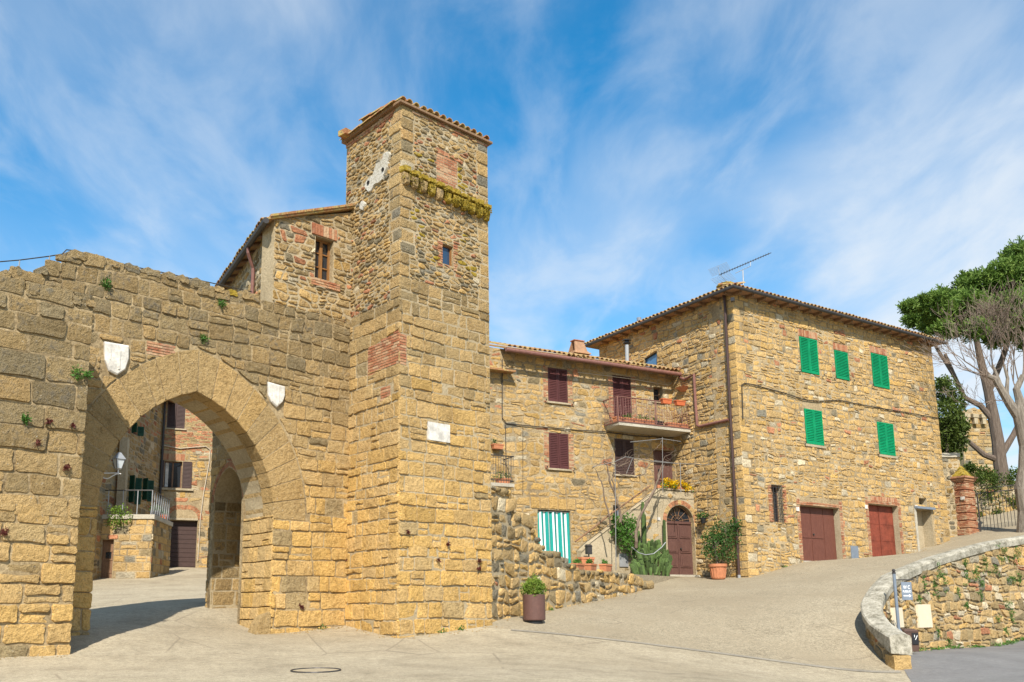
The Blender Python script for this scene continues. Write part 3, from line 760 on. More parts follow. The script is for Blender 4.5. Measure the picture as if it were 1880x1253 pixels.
# voussoirs
def block_mesh(p, F, h, ch, back):
    n = len(p); c = centroid(p)
    def ins(q):
        l = hypot(q[0] - c[0], q[1] - c[1]); t = min(.4, ch / max(l, 1e-6)); return (q[0] + (c[0] - q[0]) * t, q[1] + (c[1] - q[1]) * t)
    vs = [F(q[0], q[1], back) for q in p] + [F(q[0], q[1], h - ch) for q in p] + [F(*ins(q), h) for q in p] + [F(c[0], c[1], h + .004)]
    fs = []
    for r in (0, 1): fs += [(r * n + i, r * n + (i + 1) % n, (r + 1) * n + (i + 1) % n, (r + 1) * n + i) for i in range(n)]
    return vs, fs + [(2 * n + i, 2 * n + (i + 1) % n, 3 * n) for i in range(n)]
def ring(parent, F, cx, h0, r0, h1, r1, spring, n, name, back, tint, rng, g=.006, h=(.012, .03), mat='stone'):
    for sgn in (1, -1):
        ts = [0] + sorted(min(.97, max(.03, (k + rng.uniform(-.18, .18)) / n)) for k in range(1, n)) + [1]
        N = 60; i0 = arc_side(cx, h0, r0, spring, N, sgn); i1 = arc_side(cx, h1, r1, spring, N, sgn)
        def at(arr, t): k = t * N; a = int(min(N - 1, k)); f = k - a; return (arr[a][0] * (1 - f) + arr[a + 1][0] * f, arr[a][1] * (1 - f) + arr[a + 1][1] * f)
        for a, b in zip(ts[:-1], ts[1:]):
            m = (a + b) / 2; k = rng.uniform(-.05, .05)
            p = ccw([at(i0, a), at(i1, a), at(i1, m), at(i1, b), at(i0, b), at(i0, m)])
            p = dedupe(inset(p, g))
            if len(p) < 3: continue
            vs, fs = block_mesh(p, F, rng.uniform(*h), .014, back); t = tint(0, spring + 2, rng); mesh_obj(name, vs, fs, M[mat], parent, None, False, [t] * len(vs))
def tint_vous(u, v, r): return (min(.6, max(.1, r.gauss(.33, .07))), r.gauss(.96, .05), .18, 1)
ring(gate, B, AC, AH, 2.50, 2.72, 3.44, ASP, 10, 'voussoir', -.42, tint_vous, rng, h=(.0, .016), g=.008)
# inner ring of the vault
ring(gate, B.off(-.45), AC, AH + .05, 2.55, AH + .5, 2.95, ASP, 9, 'vault_stone', -.78, tint_vous, rng, h=(.0, .01))
# jamb and passage wall
P = Frame(B(AC + AH, 0), -44, -1)
pcells = coursed(-.02, 1.24, .9, 4.2, (.26, .36), (.24, .46), rng, .015, .1)
masonry(gate, P, pcells, rect(0.0, .9, 1.24, ASP + .1), [], tint_ashlar(2, 9, .18), rng, h=(.0, .015), g=.005, ch=.012, rnd=.015, name='jamb_stone', most=80)
side_hole = arch_poly(1.99, .64, .78, 4.2, .7, 8)
core('passage_wall', P, rect(1.252, .55, 2.82, 8.4), [(side_hole, 1.1)], 1.4, ['joint', 'mortar_grey'], gate)
pc = coursed(1.25, 2.84, .9, 8.3, (.24, .36), (.24, .5), rng, .02, .15)
masonry(gate, P, pc, rect(1.25, .9, 2.84, 8.3), [arch_poly(1.99, .76, .92, 4.2, .6, 8)], tint_rubble(.28, .12, .03, .1, .02, .95, .3), rng, h=(.0, .02), g=.006, ch=.015, name='passage_stone', most=110)
ring(gate, P, 1.99, .65, .79, .77, .93, 4.2, 7, 'arch_brick', -.15, lambda u, v, r: (.5, r.gauss(.95, .1), 1., 1), rng, g=.005, h=(.004, .012))
PN = P.off(-1.08)
masonry(gate, PN, coursed(1.2, 2.8, 1., 5.2, (.28, .42), (.3, .6), rng), rect(1.3, 1., 2.7, 5.1), [], tint_rubble(.35, .1, 0, .15, 0, .85, .4), rng, h=(0, .015), name='niche_stone', most=40)
FR_ = Frame(P(2.632, 0).xy, 46)
masonry(gate, FR_, coursed(-.02, 1.1, .9, 5., (.26, .4), (.3, .6), rng), rect(.01, 1., 1.08, 4.25), [], tint_rubble(.33, .1, 0, .12, 0, .92, .35), rng, h=(0, .012), name='niche_stone', most=70)
# wheel guard stone at the foot of the jamb
wg = thing('guard_stone', 'rounded wedge guard stone leaning at the foot of the arch jamb', 'guard stone', B(AC + AH - .2, gz(*B(AC + AH - .2, 0).xy), .1))
gq = B.off(0); z0 = 1.05; mb = MB()
prof = [(-.34, 0), (-.31, .16), (-.24, .34), (-.13, .48), (-.02, .54), (0.03, .5), (0.03, 0)]
cU = AC + AH - .02; n = len(prof)
mb.add([B(cU + a, z0 + b * 1.05 + .04, .02) for a, b in prof] + [B(cU + a * .9, z0 + b, -.38) for a, b in prof], [tuple(range(n))[::-1], tuple(range(n, 2 * n))] + [(i, (i + 1) % n, n + (i + 1) % n, n + i) for i in range(n)])
mb.build('boulder', M['stone'], wg, tint=(.35, 1., .2, 1))
def shield(name, label, poly, F):
    t = thing(name, label, 'coat of arms', F(sum(q[0] for q in poly) / len(poly), min(q[1] for q in poly), .02), 'marble coats of arms on the gate')
    p = ccw(poly); c = centroid(p); n = len(p); mb = MB()
    big = [(c[0] + (q[0] - c[0]) * 1.0, c[1] + (q[1] - c[1]) * 1.0) for q in p]; small = [(c[0] + (q[0] - c[0]) * .9, c[1] + (q[1] - c[1]) * .9) for q in p]
    mb.add([F(*q, -.05) for q in big] + [F(*q, .05) for q in big] + [F(*q, .07) for q in small], [(i, (i + 1) % n, n + (i + 1) % n, n + i) for i in range(n)] + [(n + i, n + (i + 1) % n, 2 * n + (i + 1) % n, 2 * n + i) for i in range(n)] + [tuple(range(2 * n, 3 * n))])
    mb.build('shield_plate', M['white'], t)
    m2 = MB(); u0 = c[0]; m2.fbox(F, u0 + .02, u0 + .05, c[1] - .18, c[1] + .2, .068, .085)
    m2.fbox(F, u0 - .16, u0 - .13, c[1] - .02, c[1] + .2, .068, .078)
    m2.build('relief', M['white'], t); return t
shield('coat_of_arms', 'clean white marble shield set over the sunny shoulder of the arch', shield_r, B)
shield('coat_of_arms', 'grey edged marble shield half in shade beside the buttress', shield_l, B)

# ================================================================== BUTTRESS
butt = thing('town_wall', 'thick buttress of large weathered ashlar blocks standing proud of the gate wall', 'wall', A(-7.2, .9, 0))
atop = pxpoly(A, [(177, 550), (150, 548), (125, 541), (95, 533), (60, 526), (30, 514), (0, 505)])
aR = A.px(150, 900)[0]
atc = [(u, v - .12) for u, v in atop]
core('wall_core', A, [(-12.5, .4), (aR - .02, .4), (aR - .02, atc[0][1])] + atc + [(-12.5, atc[-1][1] + .1)], [], 1.3, ['joint'], butt)
ac = coursed(-12.5, aR, .78, 3.2, (.30, .46), (.28, .8), rng, .02, .16) + coursed(-12.5, aR, 3.2, 8.2, (.28, .46), (.34, .95), rng, .018, .1)
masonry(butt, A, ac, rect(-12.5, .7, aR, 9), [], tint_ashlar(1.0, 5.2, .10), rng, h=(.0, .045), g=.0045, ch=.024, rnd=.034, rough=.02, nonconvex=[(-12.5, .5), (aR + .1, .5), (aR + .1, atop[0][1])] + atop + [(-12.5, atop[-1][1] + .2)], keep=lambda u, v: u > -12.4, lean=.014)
for i in range(9):
    a = atop[0][0] - .10 - i * .24; k = min(len(atop) - 2, int(i * .7)); b = float(np.interp(-a, [-q[0] for q in atop], [q[1] for q in atop]))
    s = shape_stone(rect(a - .125, b - .2, a + .125, b + rng.uniform(.0, .1)), .006, .05, .015, rng)
    vs, fs = stone_mesh(s, A, rng.uniform(.0, .05), .05, rng, back=-.85); mesh_obj('coping_stone', vs, fs, M['stone'], butt, None, False, [(rng.uniform(.4, .8), .95, .5, 1)] * len(vs))
# cable strung over the wall head
cb = MB(); pts = [(0, 481), (36, 478), (90, 471), (114, 467), (122, 459), (140, 461), (175, 471), (225, 486), (300, 501), (380, 518), (462, 536)]
cb.tube([B(*B.px(x, y, -.15), -.15) for x, y in pts], .012, 5); o = cb.build('wall_cable', M['cable']); tag(o, 'thin dark cable strung along the head of the town wall', 'cable')
for x, y0, y1 in ((36, 478, 497), (91, 470, 500)):
    mb = MB(); a = B.px(x, y0, -.15); b = B.px(x, y1, -.15); mb.tube([B(a[0], a[1], -.15), B(a[0], b[1] - .25, -.15)], .012, 5); o = mb.build('cable_post', M['galv'])
    tag(o, 'thin pale post holding up the cable %s' % ('near the end of the wall' if x < 50 else 'below the step in the wall head'), 'post', 'posts of the wall cable')

# ================================================================== TOWER
tower = thing('tower', 'tall square stone tower with ashlar foot, rubble head and mossy corbels', 'tower', (K.x, K.y, K.z))
TW1, TW2, TH = 2.36, 2.77, 13.22
fp = [K.xy + T1.n * -.5 + T2.d * .0 - Vector((0, 0)), None]
def corner_pt(a, b): p = Vector((K.x, K.y)) + T1.d * a + T2.d * b; return p
q = [corner_pt(.45, .45), corner_pt(.45, TW2 - .02), corner_pt(TW1 - .02, TW2 - .02), corner_pt(TW1 - .02, .45)]
mb = MB(); mb.hexa([(p.x, p.y, .6) for p in q] + [(p.x, p.y, TH) for p in q]); mb.build('tower_core', M['mortar_grey'], tower)
w_slit = pxrect(T2, 812, 450, 832, 487); blocked = pxrect(T2, 801, 289, 839, 343)
plaque = pxrect(T2, 784, 778, 824, 811); bp2 = [T2.px(731, 611), T2.px(746, 640), T2.px(744, 668), T2.px(731, 668)]
bp1 = pxpoly(T1, [(676, 640), (724, 612), (733, 606), (733, 668), (716, 673), (676, 692)]); bq1 = pxpoly(T1, [(699, 716), (717, 706), (717, 726), (699, 738)]); bq1 = ccw(bq1)
core('wall_core', T2, rect(.03, .55, TW2, TH), [(rect(*w_slit), .13)], .4, ['mortar_grey', 'mortar'], tower)
core('wall_core', T1, rect(.03, .55, TW1, TH), [], .4, ['mortar_grey'], tower)
def joined(F, W_, rng, holes, side):
    zb = 9.05 if side == 2 else 8.55
    low = coursed(-.01, W_, .8, 3.0, (.25, .37), (.2, .58), rng, .025, .14) + coursed(-.01, W_, 3.0, zb, (.2, .38), (.2, .64), rng, .024, .16)
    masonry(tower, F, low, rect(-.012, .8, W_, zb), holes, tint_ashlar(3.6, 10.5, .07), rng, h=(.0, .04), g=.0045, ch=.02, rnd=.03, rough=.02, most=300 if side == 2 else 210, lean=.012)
    # quoins of the rubble head
    v = zb; qs = []
    for e in (0, 1):
        if side == 1 and e == 1: continue
        v = zb
        while v < TH - .1:
            hh = rng.uniform(.22, .34); w = rng.uniform(.26, .5); r = rect(-.012, v, w, min(TH, v + hh)) if e == 0 else rect(W_ - w * .8, v, W_ + .01, min(TH, v + hh)); qs.append(r); v += hh
    keepq = [r for r in qs if not any(in_poly(*centroid(r), h) for h in holes)]
    masonry(tower, F, keepq, rect(-.012, zb, W_ + .01, TH), holes, tint_rubble(.36, .1, 0, .1, .02, 1.02, .35), rng, h=(.0, .03), g=.007, ch=.025, rnd=.03, rough=.015, name='quoin', most=120)
    rub = rubble(.15, W_ + .1, zb - .05, TH + .1, .19, .092, rng, .38, .16)
    masonry(tower, F, rub, rect(.22, zb, W_ - (.02 if side == 1 else .22), TH), holes + qs, tint_rubble(.32, .13, .09, .09, .05, 1.0, .3), rng, h=(.0, .04), g=.006, ch=.02, rnd=.03, rough=.012, name='rubble_stone', matfn=(lambda u, v: 'moss' if 9.6 < v < 12.2 and noise.noise(Vector((u * 1.6, v * 1.6, 7.))) > .12 - .2 * (v > 11.2) and rng.random() < .7 else 'stone') if side == 2 else None, most=290 if side == 2 else 200, amin=.006, lean=.03)
joined(T2, TW2, rng, [rect(*w_slit), rect(*blocked), rect(*plaque), bb(bp2)], 2)
joined(T1, TW1, rng, [bp1[:0] or bb(bp1[:1] + [bp1[3]] + bp1[1:2]) and ccw(bp1), bq1], 1)
brickwork(tower, T2, blocked[0], blocked[2], blocked[1], blocked[3], .24, .062, rng=rng, w=.004)
soldier(tower, T2, blocked[0] - .05, blocked[2] + .05, blocked[3], .12, .09, rng=rng)
brickwork(tower, T1, min(q[0] for q in bp1), max(q[0] for q in bp1), min(q[1] for q in bp1), max(q[1] for q in bp1), .21, .058, rng=rng, poly=bp1)
brickwork(tower, T2, 0, bp2[1][0], bb(bp2)[0][1], bb(bp2)[2][1], .21, .058, rng=rng)
brickwork(tower, T1, min(q[0] for q in bq1), max(q[0] for q in bq1), min(q[1] for q in bq1), max(q[1] for q in bq1), .2, .058, rng=rng, poly=bq1)
brickwork(tower, T2, w_slit[0] - .16, w_slit[0], w_slit[1] - .1, w_slit[3] + .1, .17, .055, rng=rng, w=.02)
brickwork(tower, T2, w_slit[2], w_slit[2] + .13, w_slit[1] - .1, w_slit[3] + .1, .14, .055, rng=rng, w=.02)
brickwork(tower, T1, .3, TW1, TH - .16, TH - .02, .26, .055, rng=rng, w=.03); brickwork(tower, T2, .3, TW2, TH - .10, TH - .02, .26, .055, rng=rng, w=.03)
mb = MB(); mb.fbox(T2, *[plaque[i] for i in (0, 2, 1, 3)], -.04, .045); mb.build('plaque', M['white'], tower)
tw = MB(); a, b, c, d = w_slit; tw.fbox(T2, a, c, b, d, -.128, -.10); fr = tw.build('window', M['nightglass'], tower)
mb = MB(); mb.fbox(T2, a, a + .035, b, d, -.10, -.06); mb.fbox(T2, c - .035, c, b, d, -.10, -.06); mb.fbox(T2, a + .035, c - .035, d - .035, d, -.10, -.06); mb.fbox(T2, a + .035, c - .035, b, b + .035, -.10, -.06); mb.build('frame', M['wood'], fr)
# mossy corbel table
v0 = T2.px(738, 325)[1]
for i in range(11):
    u = .10 + i * (TW2 - .12) / 10.3; vv = v0 - .02 - .012 * i
    p = [(u - .10, vv - .02), (u - .06, vv - .17), (u + .06, vv - .17), (u + .10, vv - .02), (u + .10, vv + .10), (u - .10, vv + .10)]
    vs, fs = block_mesh(p, T2, .14 + rng.uniform(-.03, .02), .04, -.05); mesh_obj('corbel', vs, fs, M['moss' if rng.random() < .65 else 'stone'], tower, None, False, [(.4, 1., .5, 1)] * len(vs))
    s = shape_stone(rect(u - .125, vv + .11, u + .125, vv + .25 + rng.uniform(0, .05)), .004, .03, .01, rng); vs, fs = stone_mesh(s, T2, .15, .03, rng); mesh_obj('corbel_slab', vs, fs, M['moss'], tower)
_rs = np.random.RandomState(44); _mp = []
for i in range(70):
    u = _rs.uniform(.02, TW2); vv = v0 - .01 - .045 * u + _rs.uniform(-.16, .14)
    _mp.append(leaf_quads(_rs, ball_points(_rs, T2(u, vv, .10 + _rs.uniform(0, .06)), (.09, .06, .06), 26, .1), .035, .8))
leaf_obj('moss_growth', _mp, 'mossleaf', tower, None, 'stuff')
# old plaster with two putlog holes beside the corner
pl = MB()
for x, y, r in ((697, 322, .26), (706, 306, .22), (682, 338, .2), (668, 378, .12), (712, 290, .16)):
    u, v = T1.px(x, y); pts = [(u + r * (.75 + .5 * rng.random()) * cos(t), v + r * 1.15 * (.7 + .5 * rng.random()) * sin(t)) for t in np.linspace(0, 2 * pi, 11)[:-1]]
    n = len(pts); k = rng.uniform(.035, .045); pl.add([T1(*q, -.02) for q in pts] + [T1(u + (a_ - u) * .9, v + (b_ - v) * .9, k + .02) for a_, b_ in pts], [tuple(range(n, 2 * n))] + [(i, (i + 1) % n, n + (i + 1) % n, n + i) for i in range(n)])
pl.build('plaster_patch', M['lichen'], tower)
for x, y in ((707, 313), (680, 337)):
    u, v = T1.px(x, y); mb = MB(); mb.tube([T1(u, v, .0), T1(u, v, .075)], .05, 10); mb.build('putlog_hole', M['dark'], tower)
# roof
rf = MB(); ov = .10
c4 = [corner_pt(-ov, -ov), corner_pt(-ov, TW2 + ov), corner_pt(TW1 + ov, TW2 + ov), corner_pt(TW1 + ov, -ov)]
rf.hexa([(p.x, p.y, TH) for p in c4] + [(p.x, p.y, TH + .045) for p in c4]); rf.build('roof_slab', M['timber'], tower)
def tile_mesh():
    mb = MB(); seg = 5; L_ = .46
    for r, s in ((.088, 1), (.07, 1)):
        b = len(mb.v)
        for y, k in ((0, 1.), (L_, .82)):
            for i in range(seg + 1):
                t = pi * i / seg; mb.v.append(Vector((cos(t) * r * k, y, sin(t) * r * k * .95)))
        for i in range(seg): mb.f.append((b + i, b + i + 1, b + seg + 1 + i + 1, b + seg + 1 + i)); mb.m.append(0)
    n = seg + 1
    for i in range(seg): mb.f.append((i, i + 1, 2 * n + i + 1, 2 * n + i)); mb.m.append(0)
    me = bpy.data.meshes.new('roof_tile'); me.from_pydata([tuple(v) for v in mb.v], [], mb.f); me.materials.append(M['tile']); return me
TILE = tile_mesh()
def tiles(parent, p0, p1, slope, rows, rng, gap=.205, pitch=.40, first=0):
    """rows of curved tiles above the eave line p0-p1, climbing along slope"""
    p0, p1 = Vector(p0), Vector(p1); e = (p1 - p0).normalized(); s = Vector(slope).normalized(); nrm = e.cross(s).normalized()
    if nrm.z < 0: nrm = -nrm
    x = s.cross(nrm); n = int((p1 - p0).length / gap)
    for j in range(first, first + rows):
        for i in range(n):
            pos = p0 + e * ((i + .5) * gap + rng.uniform(-.012, .012)) + s * (j * pitch + rng.uniform(-.02, .02)) + nrm * (.035 + rng.uniform(0, .02) + .012 * (j > 0))
            o = bpy.data.objects.new('roof_tile', TILE); COL.objects.link(o); o.parent = parent
            k = rng.uniform(.97, 1.06); t = rng.uniform(-.03, .03); xx = (x + s * t).normalized(); c = pos - WLOC[parent.name]
            o.matrix_local = Matrix(((xx.x * k, s.x, nrm.x * k, c.x), (xx.y * k, s.y, nrm.y * k, c.y), (xx.z * k, s.z, nrm.z * k, c.z), (0, 0, 0, 1)))
def v3(p, z): return Vector((p[0], p[1], z))
_sl = Vector((-T2.n.x, -T2.n.y, .06))
tiles(tower, v3(c4[0], TH + .045), v3(c4[1], TH + .045), _sl, 4, rng)
mb = MB(); mb.hexa([v3(c4[0], TH + .046), v3(c4[1], TH + .046), v3(c4[2], TH + .046), v3(c4[3], TH + .046), v3(c4[0], TH + .05), v3(c4[1], TH + .05), v3(c4[2], TH + .12), v3(c4[3], TH + .12)]); mb.build('roof', M['tile'], tower)
mb = MB(); mb.box((c4[3].x + .15, c4[3].y - .25, TH + .05), (.28, .28, .14), 40); mb.build('ridge_block', M['tile'], tower)
for i in range(5):
    p = c4[0].lerp(c4[3], (i + .5) / 5.5); d = T1.d
    o = bpy.data.objects.new('verge_tile', TILE); COL.objects.link(o); o.parent = tower; c = v3(p, TH + .05) - WLOC[tower.name]; n_ = Vector((0, 0, 1)); x_ = Vector((T1.n.x, T1.n.y, 0))
    o.matrix_local = Matrix(((x_.x, d.x, 0, c.x), (x_.y, d.y, 0, c.y), (0, 0, 1, c.z), (0, 0, 0, 1)))

# ================================================================== HOUSE OVER THE GATE
house_g = thing('gate_house', 'small rubble house on top of the gate wall with a wooden casement and sloping gutter', 'house', B(-1.2, 8.4, 0))
vr = pxpoly(B, [(500, 394), (646, 388)]); eU, eV = -2.36, B.px(486, 404)[1]
win = pxrect(B, 579, 438, 612, 514)
hout = [(-2.17, 8.42), (0.2, 8.42), (0.2, vr[1][1] + .05), (-2.17, B.px(500, 394)[1] - .08)]
core('wall_core', B, hout, [(rect(*win), .22)], .5, ['mortar_grey', 'mortar'], house_g, w=-.008)
masonry(house_g, B, coursed(-2.4, .3, 8.3, 11.6, (.11, .23), (.14, .42), rng, .07, .25, .06, 2.2), ccw(hout), [rect(*win), rect(win[0] - .14, win[3], win[2] + .1, win[3] + .32)], tint_rubble(.32, .13, .05, .09, .05, 1.0, .3), rng, h=(-.004, .03), g=.008, ch=.025, rnd=.035, rough=.012, amin=.008, lean=.02)
soldier(house_g, B, win[0] - .12, win[2] + .08, win[3] + .02, .28, .075, rng=rng, w=.03)
brickwork(house_g, B, win[0] - .12, win[2] + .2, win[1] - .2, win[1] - .02, .24, .055, rng=rng, w=.03)
def window(parent, F, r, w, matf='wood', panes=(2, 3), glass='glass', fw=.045, name='window'):
    u0, v0, u1, v1 = r; g = MB(); g.fbox(F, u0, u1, v0, v1, w - .03, w); wo_ = g.build(name, M[glass], parent)
    f = MB(); t0, t1 = w + .001, w + .05
    f.fbox(F, u0, u0 + fw, v0, v1, t0, t1); f.fbox(F, u1 - fw, u1, v0, v1, t0, t1); f.fbox(F, u0 + fw, u1 - fw, v1 - fw, v1, t0, t1 - .002); f.fbox(F, u0 + fw, u1 - fw, v0, v0 + fw, t0, t1 - .002)
    for i in range(1, panes[0]):
        c = u0 + (u1 - u0) * i / panes[0]; f.fbox(F, c - fw * .8, c + fw * .8, v0 + fw, v1 - fw, t0, t1 + .006)
    for j in range(1, panes[1]):
        c = v0 + (v1 - v0) * j / panes[1]; f.fbox(F, u0 + fw, u1 - fw, c - .014, c + .014, t0, t1 - .02)
    f.build('frame', M[matf], wo_); return wo_
window(house_g, B, win, -.2)
ES = Frame(B(eU, 0), -27.5, -1); ehit = ES.px(398, 526); EL = min(6.5, ehit[0])
HL = Frame(B(-2.17, 0), -27.5, -1); hl = rect(.13, 8.42, EL - .1, eV - .05)
core('side_wall', HL, hl, [], .3, ['stucco'], house_g)
masonry(house_g, HL, rubble(.1, EL, 8.4, eV, .28, .17, rng), hl, [], tint_rubble(.5, .2, .03, .2, .2, 1.0, .3), rng, h=(0, .03), g=.015, ch=.025, rnd=.035, name='side_stone', most=60)
rise = (B.px(646, 384)[1] - eV) / (0 - eU)
def hp(u, s, dz=0): p = B(u, 0) + Vector((ES.d.x, ES.d.y, 0)) * s; return Vector((p.x, p.y, eV + (u - eU) * rise + dz))
mb = MB(); mb.hexa([hp(eU, -.10), hp(.5, -.10), hp(.5, EL), hp(eU, EL), hp(eU, -.10, .05), hp(.5, -.10, .05), hp(.5, EL, .05), hp(eU, EL, .05)]); mb.build('roof', M['tile'], house_g)
for i in range(10):
    a = hp(eU + .05 + i * .235, -.13, .05); b = hp(eU + .05 + (i + 1) * .235 - .01, -.13, .05); up = Vector((0, 0, .055)); bk = Vector((ES.d.x, ES.d.y, 0)) * .3
    mb = MB(); mb.hexa([a, b, b + bk, a + bk, a + up, b + up, b + bk + up, a + bk + up]); o = mb.build('verge_tile', M['tile'], house_g)
for i in range(9):
    s = .25 + i * (EL - .4) / 8.; a = hp(eU + .02, s, -.03); b = hp(-2.1, s, -.03); mb = MB(); mb.tube([a, b], .05, 4); mb.build('rafter', M['timber'], house_g)
mb = MB(); mb.tube([hp(eU - .06, -.1, -.02), hp(eU - .06, EL, -.05)], .075, 8); gt = mb.build('gutter', M['darkmetal'], house_g)
g0 = hp(eU - .06, 1.5, -.1); g1 = HL(1.55, g0.z - .45, .08); mb = MB(); mb.tube([g0, g0 + Vector((0, 0, -.12)), g1, Vector((g1.x, g1.y, 8.3))], .045, 8); mb.build('downpipe', M['gutter'], house_g)
_sl = Vector((B.d.x, B.d.y, rise)); tiles(house_g, hp(eU - .03, EL, .05), hp(eU - .03, 0, .05), _sl, 3, rng)
# ================================================================== HOUSE WITH RED SHUTTERS (C)
CE = C.px(935, 643, .5)[1]; ZC = CE + .17
hc = thing('house', 'two storey stone house with dark red shutters, balcony and mossy tiled roof', 'house', C(-4, 2.8, 0))
cw1 = pxrect(C, 1006, 677, 1042, 739); cd2 = pxrect(C, 1126, 691, 1160, 790); cw3 = pxrect(C, 1008, 796, 1044, 861); cw4 = pxrect(C, 1129, 807, 1164, 872)
cs = pxrect(C, 1200, 711, 1217, 738); cdl = pxrect(C, 1201, 827, 1239, 912); cct = pxrect(C, 988, 937, 1048, 1044); csm = pxrect(C, 1126, 928, 1139, 950)
cdl = (cdl[0], 5.95, -.04, cdl[3]); cct = (cct[0], 2.9, cct[2], cct[3])
chs = [(rect(*r), d) for r, d in ((cw1, .14), (cd2, .16), (cw3, .14), (cw4, .14), (cs, .28), (cdl, .22), (cct, .3), (csm, .2))]
core('wall_core', C, rect(-12.6, 1.0, .25, ZC), chs, .45, ['mortar', 'mortar'], hc)
jl = []
for r in (cw1, cw3, cd2):
    jl += [rect(r[0] - .22, r[1] - .05, r[0], r[3] + .05), rect(r[2], r[1] - .05, r[2] + .22, r[3] + .05)]
lin = rect(cct[0] - .3, cct[3] + .02, cct[2] + .25, cct[3] + .5)
cells = coursed(-12.6, .25, 1.2, ZC + .1, (.17, .33), (.2, .62), rng, .09, .26, .07, 1.9)
masonry(hc, C, cells, rect(-12.6, 1.2, .2, ZC), [h for h, _ in chs] + jl + [lin], tint_rubble(.2, .11, .03, .045, .04, 1.06, .14), rng, h=(-.004, .024), g=.010, ch=.03, rnd=.06, rough=.02, most=300, amin=.01, lean=.015)
for k, q in enumerate(jl):
    u0, v0_, u1, v1_ = q[0][0], q[0][1], q[2][0], q[2][1]; brickwork(hc, C, u0, u1, v0_, v1_, .24, .06, rng=rng, w=.012, ragged=.25)
lw = (lin[1][0] - lin[0][0]) / 5
for i in range(5):
    s = shape_stone(rect(lin[0][0] + i * lw, lin[0][1], lin[0][0] + (i + 1) * lw, lin[2][1] + rng.uniform(-.06, .04)), .008, .02, .01, rng); vs, fs = stone_mesh(s, C, .03, .02, rng); mesh_obj('lintel_stone', vs, fs, M['stone'], hc, None, False, [(rng.uniform(.05, .3), 1.05, .1, 1)] * len(vs))
soldier(hc, C, cdl[0] - .05, cdl[2] - .02, cdl[3] + .02, .2, .08, rng=rng)
def leafshutter(parent, F, u0, u1, v0, v1, w, mat, nslat=None, tk=.035):
    m = MB(); st = .055
    m.fbox(F, u0, u0 + st, v0, v1, w, w + tk); m.fbox(F, u1 - st, u1, v0, v1, w, w + tk)
    m.fbox(F, u0 + st, u1 - st, v1 - st, v1, w + .001, w + tk - .001); m.fbox(F, u0 + st, u1 - st, v0, v0 + st * 1.5, w + .001, w + tk - .001)
    a, b = v0 + st * 1.5, v1 - st; n = nslat or max(4, int((b - a) / .066)); s = (b - a) / n
    for i in range(n):
        z = a + i * s
        m.hexa([F(u0 + st, z, w + .028), F(u1 - st, z, w + .028), F(u1 - st, z + s * 1.05, w - .006), F(u0 + st, z + s * 1.05, w - .006), F(u0 + st, z + .008, w + .034), F(u1 - st, z + .008, w + .034), F(u1 - st, z + s * 1.05 + .008, w + .0), F(u0 + st, z + s * 1.05 + .008, w + .0)])
    return m.build('shutter', M[mat], parent)
def shuttered(parent, F, r, w, mat, leaves=2, sill=True, name='window', hooks=True):
    u0, v0_, u1, v1_ = r; m = MB(); m.fbox(F, u0, u1, v0_, v1_, w - .05, w - .03); wn_ = m.build(name, M['dark'], parent)
    e = .008; du = (u1 - u0) / leaves
    for i in range(leaves): leafshutter(wn_, F, u0 + i * du + e, u0 + (i + 1) * du - e, v0_ + .01, v1_ - .01, w, mat)
    if sill: m = MB(); m.fbox(F, u0 - .09, u1 + .09, v0_ - .07, v0_ - .004, w - .04, .075); m.build('sill', M['stucco'], wn_)
    if hooks:
        m = MB()
        for u in (u0 - .17, u1 + .17): m.tube([F(u, v0_ - .05, .02), F(u, v0_ - .02, .12), F(u + .02, v0_ + .05, .13)], .014, 5); m.fbox(F, u - .03, u + .03, v0_ + .03, v0_ + .05, .11, .15)
        m.build('shutter_catch', M['darkmetal'], wn_)
    return wn_
shuttered(hc, C, cw1, -.03, 'maroon'); shuttered(hc, C, cd2, -.05, 'maroon', sill=False, hooks=False, name='balcony_door'); shuttered(hc, C, cw3, -.03, 'maroon'); shuttered(hc, C, cw4, -.03, 'brownshut')
window(hc, C, cs, -.26, 'oldwood', (1, 2)); window(hc, C, csm, -.18, 'greymetal', (1, 1))
m = MB(); m.fbox(C, cs[0] - .12, cs[2] + .12, cs[1] - .06, cs[1], -.2, .06); m.build('sill', M['stucco'], hc)
m = MB(); m.fbox(C, cdl[0], cdl[2], cdl[1], cdl[3], -.22, -.17); du = cdl[2] - cdl[0]
for i in (0, 1):
    for a, b in ((.08, .36), (.42, .66), (.72, .95)): m.fbox(C, cdl[0] + du * (.06 + .48 * i), cdl[0] + du * (.46 + .48 * i), cdl[1] + (cdl[3] - cdl[1]) * a, cdl[1] + (cdl[3] - cdl[1]) * b, -.17, -.15)
dd = m.build('landing_door', M['door_brown'], hc)
m = MB(); m.fbox(C, cdl[0] + du * .3, cdl[0] + du * .42, cdl[1] + 1.0, cdl[1] + 1.35, -.149, -.14); m.build('pane', M['glass'], dd)
m = MB(); m.fbox(C, cct[0] - .01, cct[2] + .01, 2.85, cct[3], -.3, -.28); m.build('doorway_panel', M['dark'], hc)
